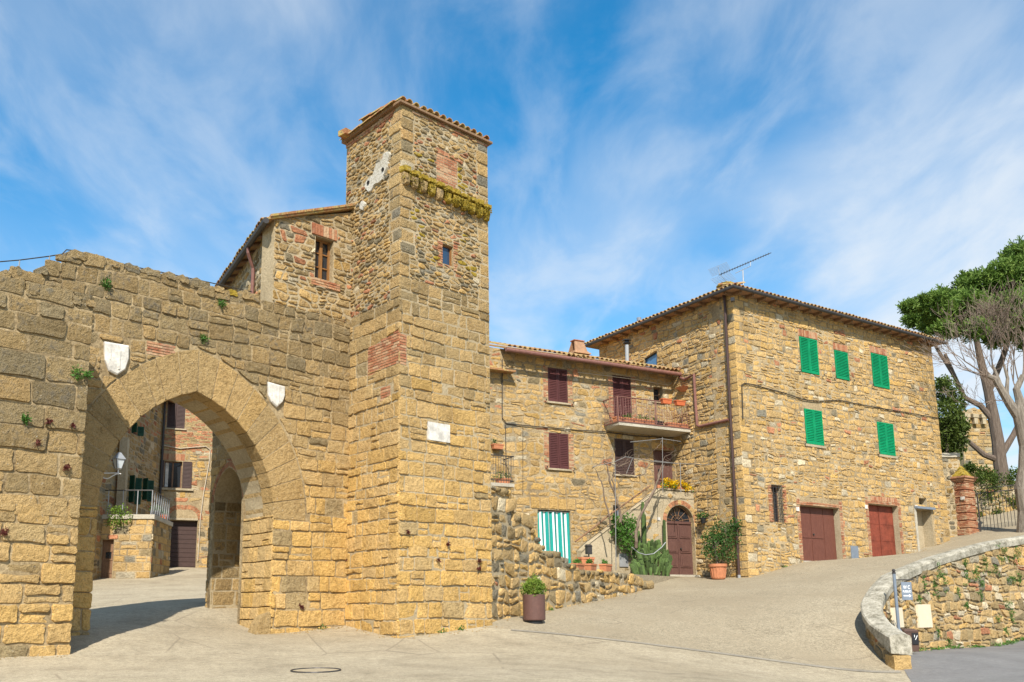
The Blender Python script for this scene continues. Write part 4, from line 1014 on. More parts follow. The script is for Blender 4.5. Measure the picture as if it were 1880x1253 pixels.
# striped curtain in the doorway
cur = thing('door_curtain', 'green and white striped curtain hanging in the ground floor doorway', 'curtain', C(sum(cct[0::2]) / 2, 2.95, -.08))
ns = 15; _w = [1.25 if i % 2 == 0 else .75 for i in range(15)]; _c = [0.]
for q_ in _w: _c.append(_c[-1] + q_ * (cct[2] - cct[0]) / sum(_w))
wd = 0; cg = make_plain('curtain_green', (.01, .27, .235), .8, 0, .1); cw_ = make_plain('curtain_white', (.72, .74, .72), .8, 0, .05); M['cg'] = cg; M['cw'] = cw_
for k, mt in ((0, 'cg'), (1, 'cw')):
    m = MB()
    for i in range(k, ns, 2):
        for j in range(4):
            ua, ub = cct[0] + _c[i] + (_c[i + 1] - _c[i]) * j / 4, cct[0] + _c[i] + (_c[i + 1] - _c[i]) * (j + 1) / 4
            wv = lambda u, z: -.10 + .06 * sin(u * 21 + .6 * sin(u * 5)) * (1 if z < 1 else .5)
            sk = .0
            m.add([C(ua + .06, 2.95, wv(ua, 0)), C(ub + .06, 2.95, wv(ub, 0)), C(ub, cct[3] - .06, wv(ub, 1)), C(ua, cct[3] - .06, wv(ua, 1))], [(0, 1, 2, 3)])
    m.build('green_stripes' if k == 0 else 'white_stripes', M[mt], cur, smooth=True)
m = MB(); m.tube([C(cct[0] - .02, cct[3] - .05, -.09), C(cct[2] + .02, cct[3] - .05, -.09)], .014, 6); m.build('rail', M['white'], cur)
# roof of C
RC = .34
def cp(u, w, dz=0.): p = C(u, 0, w); return Vector((p.x, p.y, CE + .02 + (.55 - w) * RC + dz))
uL, uR = C.px(930, 640, .55)[0], .35
m = MB(); m.hexa([cp(uL, .5), cp(uR, .5), cp(uR, -5), cp(uL, -5), cp(uL, .5, .05), cp(uR, .5, .05), cp(uR, -5, .05), cp(uL, -5, .05)]); m.build('roof', M['tile'], hc)
tiles(hc, cp(uL, .58, .05), cp(uR - .1, .58, .05), cp(0, -1) - cp(0, .5), 5, rng, .22)
for i in range(16):
    u = uL + .25 + i * .55; m = MB(); m.hexa([cp(u, .48, -.10), cp(u + .09, .48, -.10), cp(u + .09, -.1, -.10), cp(u, -.1, -.10), cp(u, .48, -.002), cp(u + .09, .48, -.002), cp(u + .09, -.1, -.002), cp(u, -.1, -.002)]); m.build('rafter', M['timber'], hc)
m = MB(); m.tube([cp(uL - .05, .60, -.03), cp(uR - .02, .60, -.05)], .075, 10); gt = m.build('gutter', M['gutter'], hc)
m = MB()
for i in range(5): p = cp(uL + 1 + i * 1.8, .60, -.035); d = Vector((C.d.x, C.d.y, 0)); m.tube([p - d * .02, p + d * .02], .085, 10)
m.build('gutter_clip', M['gutter'], gt)
m = MB(); m.tube([C(*C.px(1248, 693, .5), .5), DL(*DL.px(1256, 697, .08), .08), DL(*DL.px(1274, 688, .08), .08), DL(*DL.px(1277, 740, .08), .08), DL(*DL.px(1280, 781, .08), .08), DL(*DL.px(1285, 783, .08), .08), DL(*DL.px(1338, 771, .08), .08)], .058, 8); m.build('downpipe', M['gutter'], hc)
# lower wing behind the tower with a ledge
m = MB(); lu0, lz = C.px(937, 692, .0)[0], C.px(937, 688)[1]
m.fbox(C, -12.6, lu0, lz, lz + .07, -.02, .42); m.build('ledge', M['tile'], hc)
m = MB(); m.hexa([cp(-12.6, -.3, -.25), cp(uL + .05, -.3, -.25), cp(uL + .05, -5, -.25), cp(-12.6, -5, -.25), cp(-12.6, -.3, -.15), cp(uL + .05, -.3, -.15), cp(uL + .05, -5, -.15), cp(-12.6, -5, -.15)]); m.build('rear_roof', M['tile'], hc)
# chimney
ch = thing('chimney', 'small brick chimney with flared cap on the mossy roof ridge', 'chimney', cp(C.px(1061, 655, -1.2)[0], -1.2))
u = C.px(1061, 655, -1.2)[0]; cb_ = Frame(C(u, 0, -1.2), C.az); zb = C.px(1061, 658, -1.2)[1] - .5; zt = C.px(1061, 628, -1.2)[1]
m = MB(); m.fbox(cb_, -.3, .3, zb, zb + .62, -.28, .28); m.build('stack', M['stucco'], ch)
m = MB(); m.fbox(cb_, -.4, .4, zb + .62, zb + .68, -.38, .38); m.fbox(cb_, -.33, .33, zb + .68, zb + .74, -.31, .31); m.build('collar', M['brick'], ch)
m = MB(); h0, h1 = zb + .74, zt
for s in (1, -1): m.hexa([cb_(-.3, h0, s * .28), cb_(.3, h0, s * .28), cb_(.3, h0, s * .22), cb_(-.3, h0, s * .22), cb_(-.22, h1, s * .12), cb_(.22, h1, s * .12), cb_(.22, h1, s * .06), cb_(-.22, h1, s * .06)])
m.build('hood', M['eave'], ch); m = MB(); m.fbox(cb_, -.26, .26, h1, h1 + .04, -.16, .16); m.build('cap', M['brick'], ch)
# stairs, landing and arched door (front plane L)
lz_ = 5.72; ldr = (-1.42, -.05); lcx = (ldr[0] + ldr[1]) / 2; lh = (ldr[1] - ldr[0]) / 2; lsp = 5.03
lhole = [(ldr[0], 2.6), (ldr[1], 2.6), (ldr[1], lsp)] + [(lcx + lh * cos(t), lsp + lh * sin(t)) for t in np.linspace(0, pi, 11)[1:-1]] + [(ldr[0], lsp)]
lout = [(-5.5, 2.4), (.05, 2.4), (.05, 6.24), (-1.72, 6.28), (-5.05, 4.12), (-5.5, 3.75)]
core('stair_wall', L, lout, [(lhole, .24)], .26, ['stucco', 'mortar'], hc)
cells = rubble(-3.6, .1, 2.5, 6.3, .34, .2, rng, .4, .2)
masonry(hc, L, cells, rect(-3.6, 2.6, .04, 6.2), [[(lcx + (lh + .22) * cos(t), lsp + (lh + .22) * sin(t)) for t in np.linspace(0, pi, 11)] + [(ldr[0] - .22, 2.5), (ldr[1] + .1, 2.5)]], tint_rubble(.22, .14, .06, .1, .15, 1.08, .1), rng, h=(-.012, .006), g=.025, ch=.02, rnd=.06, rough=.016, name='stair_stone', most=70, keep=lambda u, v: v < 6.2 + (u + 1.72) * .62 - .25 and rng.random() < .45 + .3 * (u > -1.6), nonconvex=lout)
n = 15
for i in range(n):
    t0, t1 = pi * i / n, pi * (i + 1) / n; p = [(lcx + r * cos(t), lsp + r * sin(t)) for r, t in ((lh + .01, t0), (lh + .2, t0), (lh + .2, t1), (lh + .01, t1))]
    p = inset(ccw(p), .005); vs, fs = block_mesh(p, L, .012, .008, -.06); mesh_obj('arch_brick', vs, fs, M['stone'], hc, None, False, [(rng.uniform(.1, .4), rng.uniform(.95, 1.15), 1. if rng.random() < .4 else .1, 1)] * len(vs))
m = MB()
for i in range(17): u = -5.2 + i * .205; m.fbox(L, u, u + .205 if i < 16 else -.02, 2.6, 2.9 + (i + 1) * (5.9 - 2.9) / 17, -.93, -.262)
m.fbox(L, -1.72, .02, 5.6, 5.9, -.93, -.262); m.build('stairs', M['concrete'], hc)
m = MB(); m.hexa([L(-5.5, 3.75, -.3), L(-5.05, 4.125, -.3), L(-5.05, 4.125, .04), L(-5.5, 3.75, .04), L(-5.5, 3.81, -.3), L(-5.05, 4.185, -.3), L(-5.05, 4.185, .04), L(-5.5, 3.81, .04)])
m.hexa([L(-5.05, 4.13, -.3), L(-1.72, 6.285, -.3), L(-1.72, 6.285, .04), L(-5.05, 4.13, .04), L(-5.05, 4.165, -.3), L(-1.72, 6.32, -.3), L(-1.72, 6.32, .03), L(-5.05, 4.165, .03)]); m.fbox(L, -1.72, .05, 6.285, 6.345, -.3, .04); m.build('stair_coping', M['stucco'], hc)
m = MB(); m.fbox(L, ldr[0], ldr[1], 2.7, lsp - .05, -.24, -.19); du = ldr[1] - ldr[0]
dz = lambda k: 2.98 + (lsp - 2.98) * k
for i in (0, 1):
    for a, b in ((.14, .37), (.42, .66), (.70, .94)):
        u0, u1 = ldr[0] + du * (.06 + .49 * i), ldr[0] + du * (.45 + .49 * i); m.fbox(L, u0, u1, dz(a), dz(b), -.19, -.165); m.fbox(L, u0 + .07, u1 - .07, dz(a) + .06, dz(b) - .06, -.165, -.15)
adoor = m.build('arched_door', M['door_brown'], hc)
m = MB(); m.fbox(L, ldr[0] + .01, ldr[1] - .01, lsp - .05, lsp + .05, -.238, -.15); m.fbox(L, lcx - .03, lcx + .03, 2.9, lsp - .05, -.19, -.16); m.build('transom', M['door_brown'], adoor)
m = MB(); m.tube([L(lcx + .08, 4.0, -.16), L(lcx + .08, 4.0, -.1)], .03, 8); m.build('handle', M['darkmetal'], adoor)
m = MB(); pts = [(lcx, lsp)] + [(lcx + lh * cos(t), lsp + lh * sin(t)) for t in np.linspace(0, pi, 13)]; m.add([L(*q, -.22) for q in pts], [(0, i, i + 1) for i in range(1, 13)]); fan = m.build('fanlight', M['glass'], hc)
m = MB()
for t in np.linspace(.25, pi - .25, 6): m.tube([L(lcx + .1 * cos(t), lsp + .05 + .1 * sin(t), -.2), L(lcx + lh * cos(t), lsp + lh * sin(t), -.2)], .012, 5)
m.tube([L(lcx + .3 * cos(t), lsp + .3 * sin(t), -.2) for t in np.linspace(0, pi, 9)], .012, 5); m.tube([L(lcx + (lh - .03) * cos(t), lsp + (lh - .03) * sin(t), -.2) for t in np.linspace(0, pi, 13)], .03, 6); m.build('fanlight_bar', M['oldwood'], fan)
m = MB(); m.fbox(L, ldr[0] - .1, ldr[1] + .05, 2.7, 2.97, -.23, .18); m.build('doorstep', M['concrete'], hc)
u, v = L.px(1209, 953); m = MB(); m.fbox(L, u - .07, u + .07, v - .06, v + .06, .012, .03); m.build('number_plate', M['white'], hc)
hr = [L(*L.px(x, y, .06), .06) for x, y in ((1056, 995), (1085, 973), (1117, 947), (1141, 930), (1170, 909), (1194, 892))]; m = MB(); m.tube(hr, .035, 6); m.build('handrail', M['oldwood'], hc)
# balcony
bz = C.px(1180, 778, .0)[1]; bu0 = C.px(1105, 775, 1.0)[0]; bu1 = C.px(1272, 787, 1.0)[0]; bz = C.px(1135, 770, 1.0)[1] - .1
bu0 = C.px(1136, 770, 1.0)[0]; bw_ = 1.0
bal = thing('balcony', 'iron railed balcony on a thin concrete slab below the shuttered balcony door', 'balcony', C(-2, bz - .16, .5))
m = MB(); m.hexa([C(bu0 + .1, bz - .17, .012), C(bu1 - .02, bz - .17, .012), C(bu1, bz - .12, bw_), C(bu0, bz - .12, bw_), C(bu0 + .02, bz, .012), C(bu1, bz, .012), C(bu1, bz, bw_), C(bu0, bz, bw_)]); m.build('slab', M['concrete'], bal)
m = MB(); m.fbox(C, bu0 - .02, bu1 + .01, bz + .002, bz + .05, bw_ - .08, bw_ + .02); m.fbox(C, bu0 - .02, bu0 + .06, bz + .002, bz + .05, .012, bw_ - .08); m.build('slab_edge', M['gutter'], bal)
ht = bz + 1.02
rm = M['gutter']; m = MB(); m.tube([C(bu0, ht, .012), C(bu0, ht, bw_ - .03), C(bu1, ht, bw_ - .03)], .026, 6); m.build('top_rail', rm, bal)
m = MB(); m.tube([C(bu0, bz + .12, .012), C(bu0, bz + .12, bw_ - .03), C(bu1, bz + .12, bw_ - .03)], .016, 6); m.build('bottom_rail', rm, bal)
for u in (bu0, (bu0 + bu1) / 2, bu1): m = MB(); m.tube([C(u, bz, bw_ - .03), C(u, ht, bw_ - .03)], .024, 6); m.build('post', rm, bal)
nb = int((bu1 - bu0) / .125)
for i in range(1, nb):
    u = bu0 + (bu1 - bu0) * i / nb; m = MB(); m.tube([C(u, bz + .12, bw_ - .03), C(u, ht, bw_ - .03)], .0085, 4)
    if i % 2:
        for s in (1, -1): m.tube([C(u + s * .055 * sin(t) , bz + .5 + .2 * cos(t) , bw_ - .03) for t in np.linspace(0, pi, 7)], .006, 4)
    m.build('baluster', rm, bal)
for i in range(1, 8): m = MB(); w = bw_ * i / 8; m.tube([C(bu0, bz + .12, w), C(bu0, ht, w)], .0085, 4); m.build('baluster', rm, bal)
def flowerpot(name, label, cat, F, u, v, w, lw, dh, hh, mat, foliage=None, group=None, fol='weed', fr=.16, seed=1, soilfull=True):
    t = thing(name, label, cat, F(u, v, w), group); m = MB(); a, b = lw / 2, dh / 2
    m.hexa([F(u - a * .86, v, w - b * .86), F(u + a * .86, v, w - b * .86), F(u + a * .86, v, w + b * .86), F(u - a * .86, v, w + b * .86), F(u - a, v + hh * .86, w - b), F(u + a, v + hh * .86, w - b), F(u + a, v + hh * .86, w + b), F(u - a, v + hh * .86, w + b)])
    m.fbox(F, u - a - .015, u + a + .015, v + hh * .8, v + hh, w - b - .015, w + b + .015); m.build('pot', M[mat], t)
    m = MB(); m.fbox(F, u - a + .02, u + a - .02, v + hh * .9, v + hh + .008, w - b + .02, w + b - .02); m.build('soil', M['soil'], t)
    if foliage:
        rs = np.random.RandomState(seed); parts = []
        for k in range(foliage):
            c = F(u + rs.uniform(-a * .8, a * .8), v + hh + fr * .5, w); parts.append(leaf_quads(rs, ball_points(rs, c, (fr, fr, fr * rs.uniform(.6, 1.1)), 60, .2), .07))
        leaf_obj('foliage', parts, fol, t)
    return t
bpots = [(.12, .28, 'terracotta', 0, 'square clay pot at the balcony corner post'), (.62, .42, 'terracotta', 2, 'clay trough with the brightest green seedlings beside the balcony door'), (1.12, .45, 'terracotta', 1, 'clay trough with low sprouts, second along from the green seedlings'), (1.65, .50, 'terracotta', 1, 'long clay trough with a tuft trailing through the bars'), (2.15, .34, 'black', 1, 'dark round pot between two clay troughs on the balcony'), (2.85, .62, 'terracotta', 0, 'bare ribbed clay trough near the downpipe'), (3.4, .42, 'terracotta', 0, 'last bare clay trough at the far end of the balcony')]
for k, (du_, l_, mt, f_, lb) in enumerate(bpots):
    if bu0 + du_ < bu1 - .15: flowerpot('flower_trough', lb, 'flower pot', C, bu0 + du_, bz + .003, bw_ - .26, l_, .22, .24, mt, f_, 'pots on the balcony floor', 'weed', .13, 30 + k)
for k, x in enumerate((1221, 1246)):
    u, v = C.px(x, 738, bw_); flowerpot('rail_box', ('orange plastic flower box hung on the balcony rail by the small window', 'orange plastic flower box hung on the rail beside the downpipe')[k], 'flower box', C, u, ht - .10, bw_ + .06, .46, .17, .2, 'redpot', None, 'orange boxes hung on the balcony rail')
# corner shelf pot on D's wall
u, v = DL.px(1256, 712); t = thing('wall_pot', 'half round terracotta pot fixed to the side wall above the balcony', 'wall pot', DL(u, v - .2, .1)); m = MB(); m.hexa([DL(u - .12, v - .17, .0), DL(u + .12, v - .17, .0), DL(u + .1, v - .17, .08), DL(u - .1, v - .17, .08), DL(u - .3, v, .0), DL(u + .3, v, .0), DL(u + .26, v, .26), DL(u - .26, v, .26)]); m.build('pot', M['terracotta'], t)
# small balcony beside the tower
lbz = C.px(925, 888, .7)[1]; a0 = -9.3; a1 = C.px(943, 840, .75)[0]
lb = thing('balcony', 'small shaded iron balcony squeezed beside the tower wall', 'balcony', C((a0 + a1) / 2, lbz, .4))
m = MB(); m.fbox(C, a0, a1, lbz - .12, lbz, .02, .78); m.build('slab', M['concrete'], lb)
m = MB(); m.tube([C(a0, lbz + 1.0, .75), C(a1, lbz + 1.0, .75), C(a1, lbz + 1.0, .02)], .022, 6); m.tube([C(a0, lbz + .1, .75), C(a1, lbz + .1, .75), C(a1, lbz + .1, .02)], .014, 5); m.build('top_rail', M['darkmetal'], lb)
for i in range(12): m = MB(); u = a0 + (a1 - a0) * i / 11; m.tube([C(u, lbz, .75), C(u, lbz + 1., .75)], .01, 4); m.build('baluster', M['darkmetal'], lb)
for i in range(1, 6): m = MB(); m.tube([C(a1, lbz, .75 * i / 6), C(a1, lbz + 1., .75 * i / 6)], .01, 4); m.build('baluster', M['darkmetal'], lb)
flowerpot('flower_trough', 'clay trough with green plants behind the bars of the small shaded balcony', 'flower pot', C, a1 - .35, lbz + .003, .55, .5, .22, .2, 'terracotta', 3, None, 'leaf', .2, 71)
flowerpot('flower_trough', 'clay pot on a ledge above the small shaded balcony', 'flower pot', C, C.px(910, 823)[0], C.px(910, 826)[1], .14, .42, .2, .18, 'terracotta', 1, None, 'leaf', .14, 72)
# cables of C
m = MB(); cc = [(922, 660), (922, 768), (930, 778), (960, 781), (1000, 785), (1060, 790), (1110, 793), (1160, 800), (1236, 805)]; m.tube([C(*C.px(x, y, .05), .05) for x, y in cc], .02, 5); m.build('cable', M['cable'], hc)
m = MB(); m.tube([C(*C.px(x, y, .04), .04) for x, y in ((928, 780), (929, 842))], .016, 5); m.tube([C(*C.px(x, y, .04), .04) for x, y in ((960, 783), (960, 910))], .01, 5); m.build('drop_cable', M['cable'], hc)
m = MB(); m.tube([C(*C.px(x, y, .035), .035) for x, y in ((1060, 684), (1120, 691), (1165, 697), (1228, 708), (1247, 692))], .016, 5); m.build('pale_cable', M['palecable'], hc)

# ================================================================== TALL HOUSE WITH GREEN SHUTTERS (D)
DE = DR.px(1347, 527, .47)[1]; ZD = DE - .016
hd = thing('house', 'tall square stone house with five closed bright green shutters and two red doors', 'house', DR(6, 3.4, 0))
g1 = pxrect(DR, 1469, 622, 1501, 686); g2 = pxrect(DR, 1533, 646, 1557, 697); g3 = pxrect(DR, 1601, 652, 1630, 712); g4 = pxrect(DR, 1478, 753, 1510, 817); g5 = pxrect(DR, 1612, 777, 1641, 836)
gb = pxrect(DR, 1417, 891, 1437, 959); gd1 = pxrect(DR, 1472, 931, 1544, 1034); gd2 = pxrect(DR, 1598, 928, 1652, 1026); gd3 = pxrect(DR, 1685, 936, 1713, 1014); go = pxrect(DR, 1687, 915, 1701, 927)
gd1 = (gd1[0], 3.2, gd1[2], gd1[3]); gd2 = (gd2[0], 3.5, gd2[2], gd2[3]); gd3 = (gd3[0], 3.9, gd3[2], gd3[3])
def rdepth(r, x, y):
    best = min(np.arange(.15, 1.2, .02), key=lambda d: abs(DR.px(x, y, -d)[0] - r[2])); return float(best)
D1, D2, D3 = rdepth(gd1, 1531, 980), rdepth(gd2, 1640, 980), .5
dhs = [(rect(*r), d) for r, d in ((g1, .1), (g2, .1), (g3, .1), (g4, .1), (g5, .1), (gb, .3), (gd1, D1), (gd2, D2), (gd3, D3), (go, .4))]
LR = 13.62
core('wall_core', DR, rect(.03, 2.0, LR, ZD), dhs, 1.3, ['mortar', 'stucco'], hd)
fr_ = [rect(r[0] - .2, r[1] + .3, r[0], r[3] + .32) for r in (gd1, gd2)] + [rect(r[2], r[1] + .3, r[2] + .2, r[3] + .32) for r in (gd1, gd2)] + [rect(gd1[0], gd1[3], gd1[2], gd1[3] + .34), rect(gd2[0], gd2[3], gd2[2], gd2[3] + .34), rect(gd3[0] - .16, 3.8, gd3[0], gd3[3] + .6), rect(gd3[2], 3.8, gd3[2] + .14, gd3[3] + .1)]
top_l = [rect(r[0] - .04, r[3], r[2] + .04, r[3] + .34) for r in (g1, g2, g3, g4)]
dq = []
def quoins(F, W_, v0_, v1_, sides, rng):
    out = []
    for e in sides:
        v = v0_; k = 0
        while v < v1_ - .05:
            hh = rng.uniform(.24, .36); w = rng.uniform(.5, .62) if k % 2 else rng.uniform(.28, .38); out.append(rect(-.012, v, w, min(v1_, v + hh)) if e == 0 else rect(W_ - w, v, W_ + .012, min(v1_, v + hh))); v += hh; k += 1
    return out
qr = quoins(DR, LR, 2.5, ZD - .02, (0, 1), rng)
tq = tint_rubble(.18, .08, 0, .02, .05, 1.14, .08)
masonry(hd, DR, qr, rect(-.012, 2.5, LR + .012, ZD), [], tq, rng, h=(.0, .02), g=.008, ch=.02, rnd=.025, rough=.01, name='quoin', most=100)
cells = coursed(.2, LR, 2.4, ZD + .2, (.13, .27), (.16, .48), rng, .07, .24, .05, 1.9)
gmeter = pxrect(DR, 1562, 1003, 1575, 1028)
masonry(hd, DR, cells, rect(.1, 2.5, LR - .1, ZD), [h for h, _ in dhs] + fr_ + top_l + qr + [rect(*gmeter)], tint_rubble(.2, .10, .025, .035, .08, 1.17, .1), rng, h=(-.004, .035), g=.009, ch=.026, rnd=.045, rough=.016, most=300, amin=.03, lean=.015)
for r in fr_[:4]: brickwork(hd, DR, r[0][0], r[1][0], r[0][1], r[2][1], .22, .06, rng=rng, w=.014, ragged=.12)
for r in fr_[4:6]: brickwork(hd, DR, r[0][0] - .2, r[1][0] + .2, r[0][1] + .02, r[0][1] + .14, .25, .06, rng=rng, w=.02)
soldier(hd, DR, gd2[0] + .2, gd2[2], gd2[3] + .15, .2, .08, rng=rng)
for r in top_l[:3]: soldier(hd, DR, r[0][0], r[1][0], r[0][1] + .02, .3, .075, rng=rng, w=.02)
for r in (g1, g3, g4, g5, g2): shuttered(hd, DR, r, .0, 'green', 1 if r is g2 else 2, sill=False)
m = MB(); m.fbox(DR, g4[0] - .1, g4[2] + .1, g4[1] - .1, g4[1] - .005, -.05, .05); m.fbox(DR, g5[0] - .1, g5[2] + .1, g5[1] - .1, g5[1] - .005, -.05, .05); m.build('sill', M['stucco'], hd)
w_ = window(hd, DR, gb, -.27, 'oldwood', (2, 1))
for i in range(4): m = MB(); u = gb[0] + (gb[2] - gb[0]) * (i + .5) / 4; m.tube([DR(u, gb[1], .05), DR(u, gb[3], .05)], .012, 5); m.build('iron_bar', M['darkmetal'], w_)
for i in range(7): m = MB(); v = gb[1] + (gb[3] - gb[1]) * (i + .5) / 7; m.tube([DR(gb[0] - .03, v, .0), DR(gb[0] - .01, v, .05), DR(gb[2] + .01, v, .05), DR(gb[2] + .03, v, .0)], .011, 5); m.build('iron_bar', M['darkmetal'], w_)
brickwork(hd, DR, gb[0] - .2, gb[0] - .01, gb[1], gb[3], .2, .06, rng=rng, w=.04, ragged=.2); brickwork(hd, DR, gb[2] + .01, gb[2] + .22, gb[1], gb[3], .2, .06, rng=rng, w=.04, ragged=.2)
# garage doors
m = MB(); w = -D1 + .02; u0, v0_, u1, v1_ = gd1; m.fbox(DR, u0 + .01, u1 - .01, v0_, v1_ - .01, w, w + .04); du = u1 - u0
pu = [u0 + du * k for k in (.02, .38, .70, .98)]
for i in range(3):
    for a, b in (((.02, .40), (.44, .97)) if i < 2 else ((.02, .97),)): m.fbox(DR, pu[i] + .015, pu[i + 1] - .015, 3.42 + (v1_ - 3.42) * a, 3.42 + (v1_ - 3.42) * b, w + .04, w + .06)
gdo = m.build('garage_door', M['door_red'], hd); gdo['label'] = 'reddish brown panelled wooden door'
m = MB(); m.tube([DR(pu[1] + .1, 4.55, w + .06), DR(pu[1] + .1, 4.55, w + .11)], .035, 8); m.build('handle', M['darkmetal'], gdo)
m = MB(); w = -D2 + .02; u0, v0_, u1, v1_ = gd2; m.fbox(DR, u0 + .01, u1 - .01, v0_, v1_ - .01, w, w + .03); um = (u0 + u1) / 2
for a, b in ((u0 + .03, um - .02), (um + .02, u1 - .03)):
    for c, d in ((.03, .3), (.32, .62), (.64, .97)): m.fbox(DR, a, b, 3.72 + (v1_ - 3.72) * c, 3.72 + (v1_ - 3.72) * d, w + .03, w + .04)
m.tube([DR(um + .012, 3.7, w + .05), DR(um + .012, v1_ - .03, w + .05)], .018, 6); gdo = m.build('garage_door', M['rust'], hd); gdo['label'] = 'rusty red sheet metal double door'
m = MB(); m.fbox(DR, gd3[0], gd3[2], 3.8, gd3[3], -D3 + .01, -D3 + .05); m.build('blocked_doorway', M['stucco'], hd)
m = MB(); m.fbox(DR, gd3[0] - .12, gd3[2] + .1, gd3[3] + .002, gd3[3] + .1, -.1, .16); m.build('door_canopy', M['greymetal'], hd)
m = MB(); m.fbox(DR, gd3[0] - .15, gd3[0] - .005, 3.8, gd3[3], -.04, .03); m.build('door_jamb', M['concrete'], hd)
m = MB(); m.fbox(DR, gd1[0] - .05, gd1[2] + .05, 3.2, 3.47, -D1, .06); m.build('threshold', M['concrete'], hd)
m = MB(); m.fbox(DR, gmeter[0], gmeter[2], gmeter[1], gmeter[3], -.02, .03); m.build('meter_hatch', M['greymetal'], hd)
for x, y in ((1463, 935), (1589, 931), (1681, 931)):
    u, v = DR.px(x, y); m = MB(); m.fbox(DR, u - .09, u + .09, v - .08, v + .08, .02, .045); m.build('number_plate', M['white'], hd)
# side wall of D
wb = pxrect(DL, 1182, 650, 1206, 674); LL = 8.4
wbh = pxpoly(DL, [(1183, 659), (1206, 645), (1206, 680), (1183, 690)])
core('wall_core', DL, rect(.03, 2.0, LL, ZD), [(wbh, .12)], .5, ['mortar', 'mortar'], hd)
ql = quoins(DL, LL, 2.5, ZD - .02, (0,), rng)
masonry(hd, DL, ql, rect(-.012, 2.5, LL, ZD), [], tq, rng, h=(.0, .02), g=.008, ch=.02, rnd=.025, rough=.01, name='quoin', most=180)
masonry(hd, DL, coursed(.2, LL, 2.4, ZD + .1, (.13, .26), (.18, .5), rng, .07, .22, .05, 1.9), rect(.1, 2.5, LL, ZD), [wbh] + ql, tint_rubble(.2, .10, .025, .04, .04, 1.08, .12), rng, h=(.0, .045), g=.009, ch=.028, rnd=.05, rough=.014, name='side_stone', most=300, amin=.03, lean=.02)
m = MB(); m.add([DL(*q, -.1) for q in wbh], [(0, 1, 2, 3)]); wo2 = m.build('window', M['blueglass'], hd); m = MB(); cw2 = ccw(wbh)
for i in range(4): m.tube([DL(*cw2[i], -.06), DL(*cw2[(i + 1) % 4], -.06)], .03, 5)
m.build('frame', M['darkmetal'], wo2)
m = MB(); m.tube([DL(*DL.px(x, y, .1), .1) for x, y in ((1328, 536), (1331, 560), (1341, 760), (1357, 1056))], .055, 8); m.build('downpipe', M['brownshut'], hd)
m = MB(); p = DL(*DL.px(1357, 1056, .1), .1); m.tube([p, p + Vector((0, 0, -.25))], .062, 8); m.build('pipe_foot', M['galv'], hd)
# roof of D: hipped, eaves 0.72 m out
OV = .47
def dcorner(a, b): return Vector((_DC.x, _DC.y)) + DR.d * a + DL.d * b
def dr(u, w, dz=0.): p = DR(u, 0, w); return Vector((p.x, p.y, DE + dz))
ce = [DR.off(OV)(-OV, 0), DR.off(OV)(LR + OV, 0), None, None]
q0 = dcorner(-OV, -OV); q1 = dcorner(LR + OV, -OV); q2 = dcorner(LR + OV, LL + .6); q3 = dcorner(-OV, LL + .6)
ap0 = v3(dcorner(4.6, 4.4), DE + 1.35); ap1 = v3(dcorner(LR - 4.6, 4.4), DE + 1.35)
m = MB(); e = [v3(q, DE) for q in (q0, q1, q2, q3)]; e2 = [p + Vector((0, 0, .05)) for p in e]
m.add(e + e2 + [ap0, ap1], [(0, 1, 2, 3), (0, 1, 5, 4), (1, 2, 6, 5), (2, 3, 7, 6), (3, 0, 4, 7), (4, 5, 9, 8), (5, 6, 9), (6, 7, 8, 9), (7, 4, 8)]); m.build('roof', M['tile'], hd)
sR = Vector((DL.d.x, DL.d.y, .28)); sL = Vector((DR.d.x, DR.d.y, .28))
tiles(hd, v3(q0, DE + .05), v3(q1, DE + .05), sR, 2, rng, .23); tiles(hd, v3(q3, DE + .05), v3(q0, DE + .05), sL, 2, rng, .23)
m = MB(); k = Vector((0, 0, .0)); m.tube([v3(q3, DE), v3(dcorner(-OV - .04, -OV - .04), DE), v3(q1, DE)], .07, 8); m.build('gutter', M['darkmetal'], hd)
for i in range(20): m = MB(); u = .0 + i * .7; m.fbox(DR, u, u + .11, DE - .13, DE - .004, -.05, OV - .1); m.build('rafter', M['timber'], hd)
for i in range(12): m = MB(); u = .0 + i * .7; m.fbox(DL, u, u + .11, DE - .13, DE - .004, -.05, OV - .1); m.build('rafter', M['timber'], hd)
m = MB(); m.fbox(DR, -OV + .05, LR + OV - .05, DE - .012, DE - .005, .0, OV - .05); m.build('eave_board', M['eave'], hd)
m = MB(); m.fbox(DL, -OV + .05, LL, DE - .014, DE - .007, .0, OV - .05); m.build('eave_board', M['eave'], hd)
m = MB(); m.tube([DR(*DR.px(x, y, .05), .05) for x, y in ((1364, 770), (1362, 707), (1367, 704), (1380, 706), (1440, 722), (1475, 734), (1500, 737), (1540, 735), (1600, 747), (1660, 757), (1722, 768))], .022, 5); m.build('cable', M['cable'], hd)
m = MB(); p = DL(-.1, DE - .35, .1); m.tube([p, p + Vector((-.1, -.25, -.05))], .03, 6); m.box((p.x - .1, p.y - .3, p.z - .17), (.14, .2, .14), 20); m.build('floodlight', M['black'], hd)
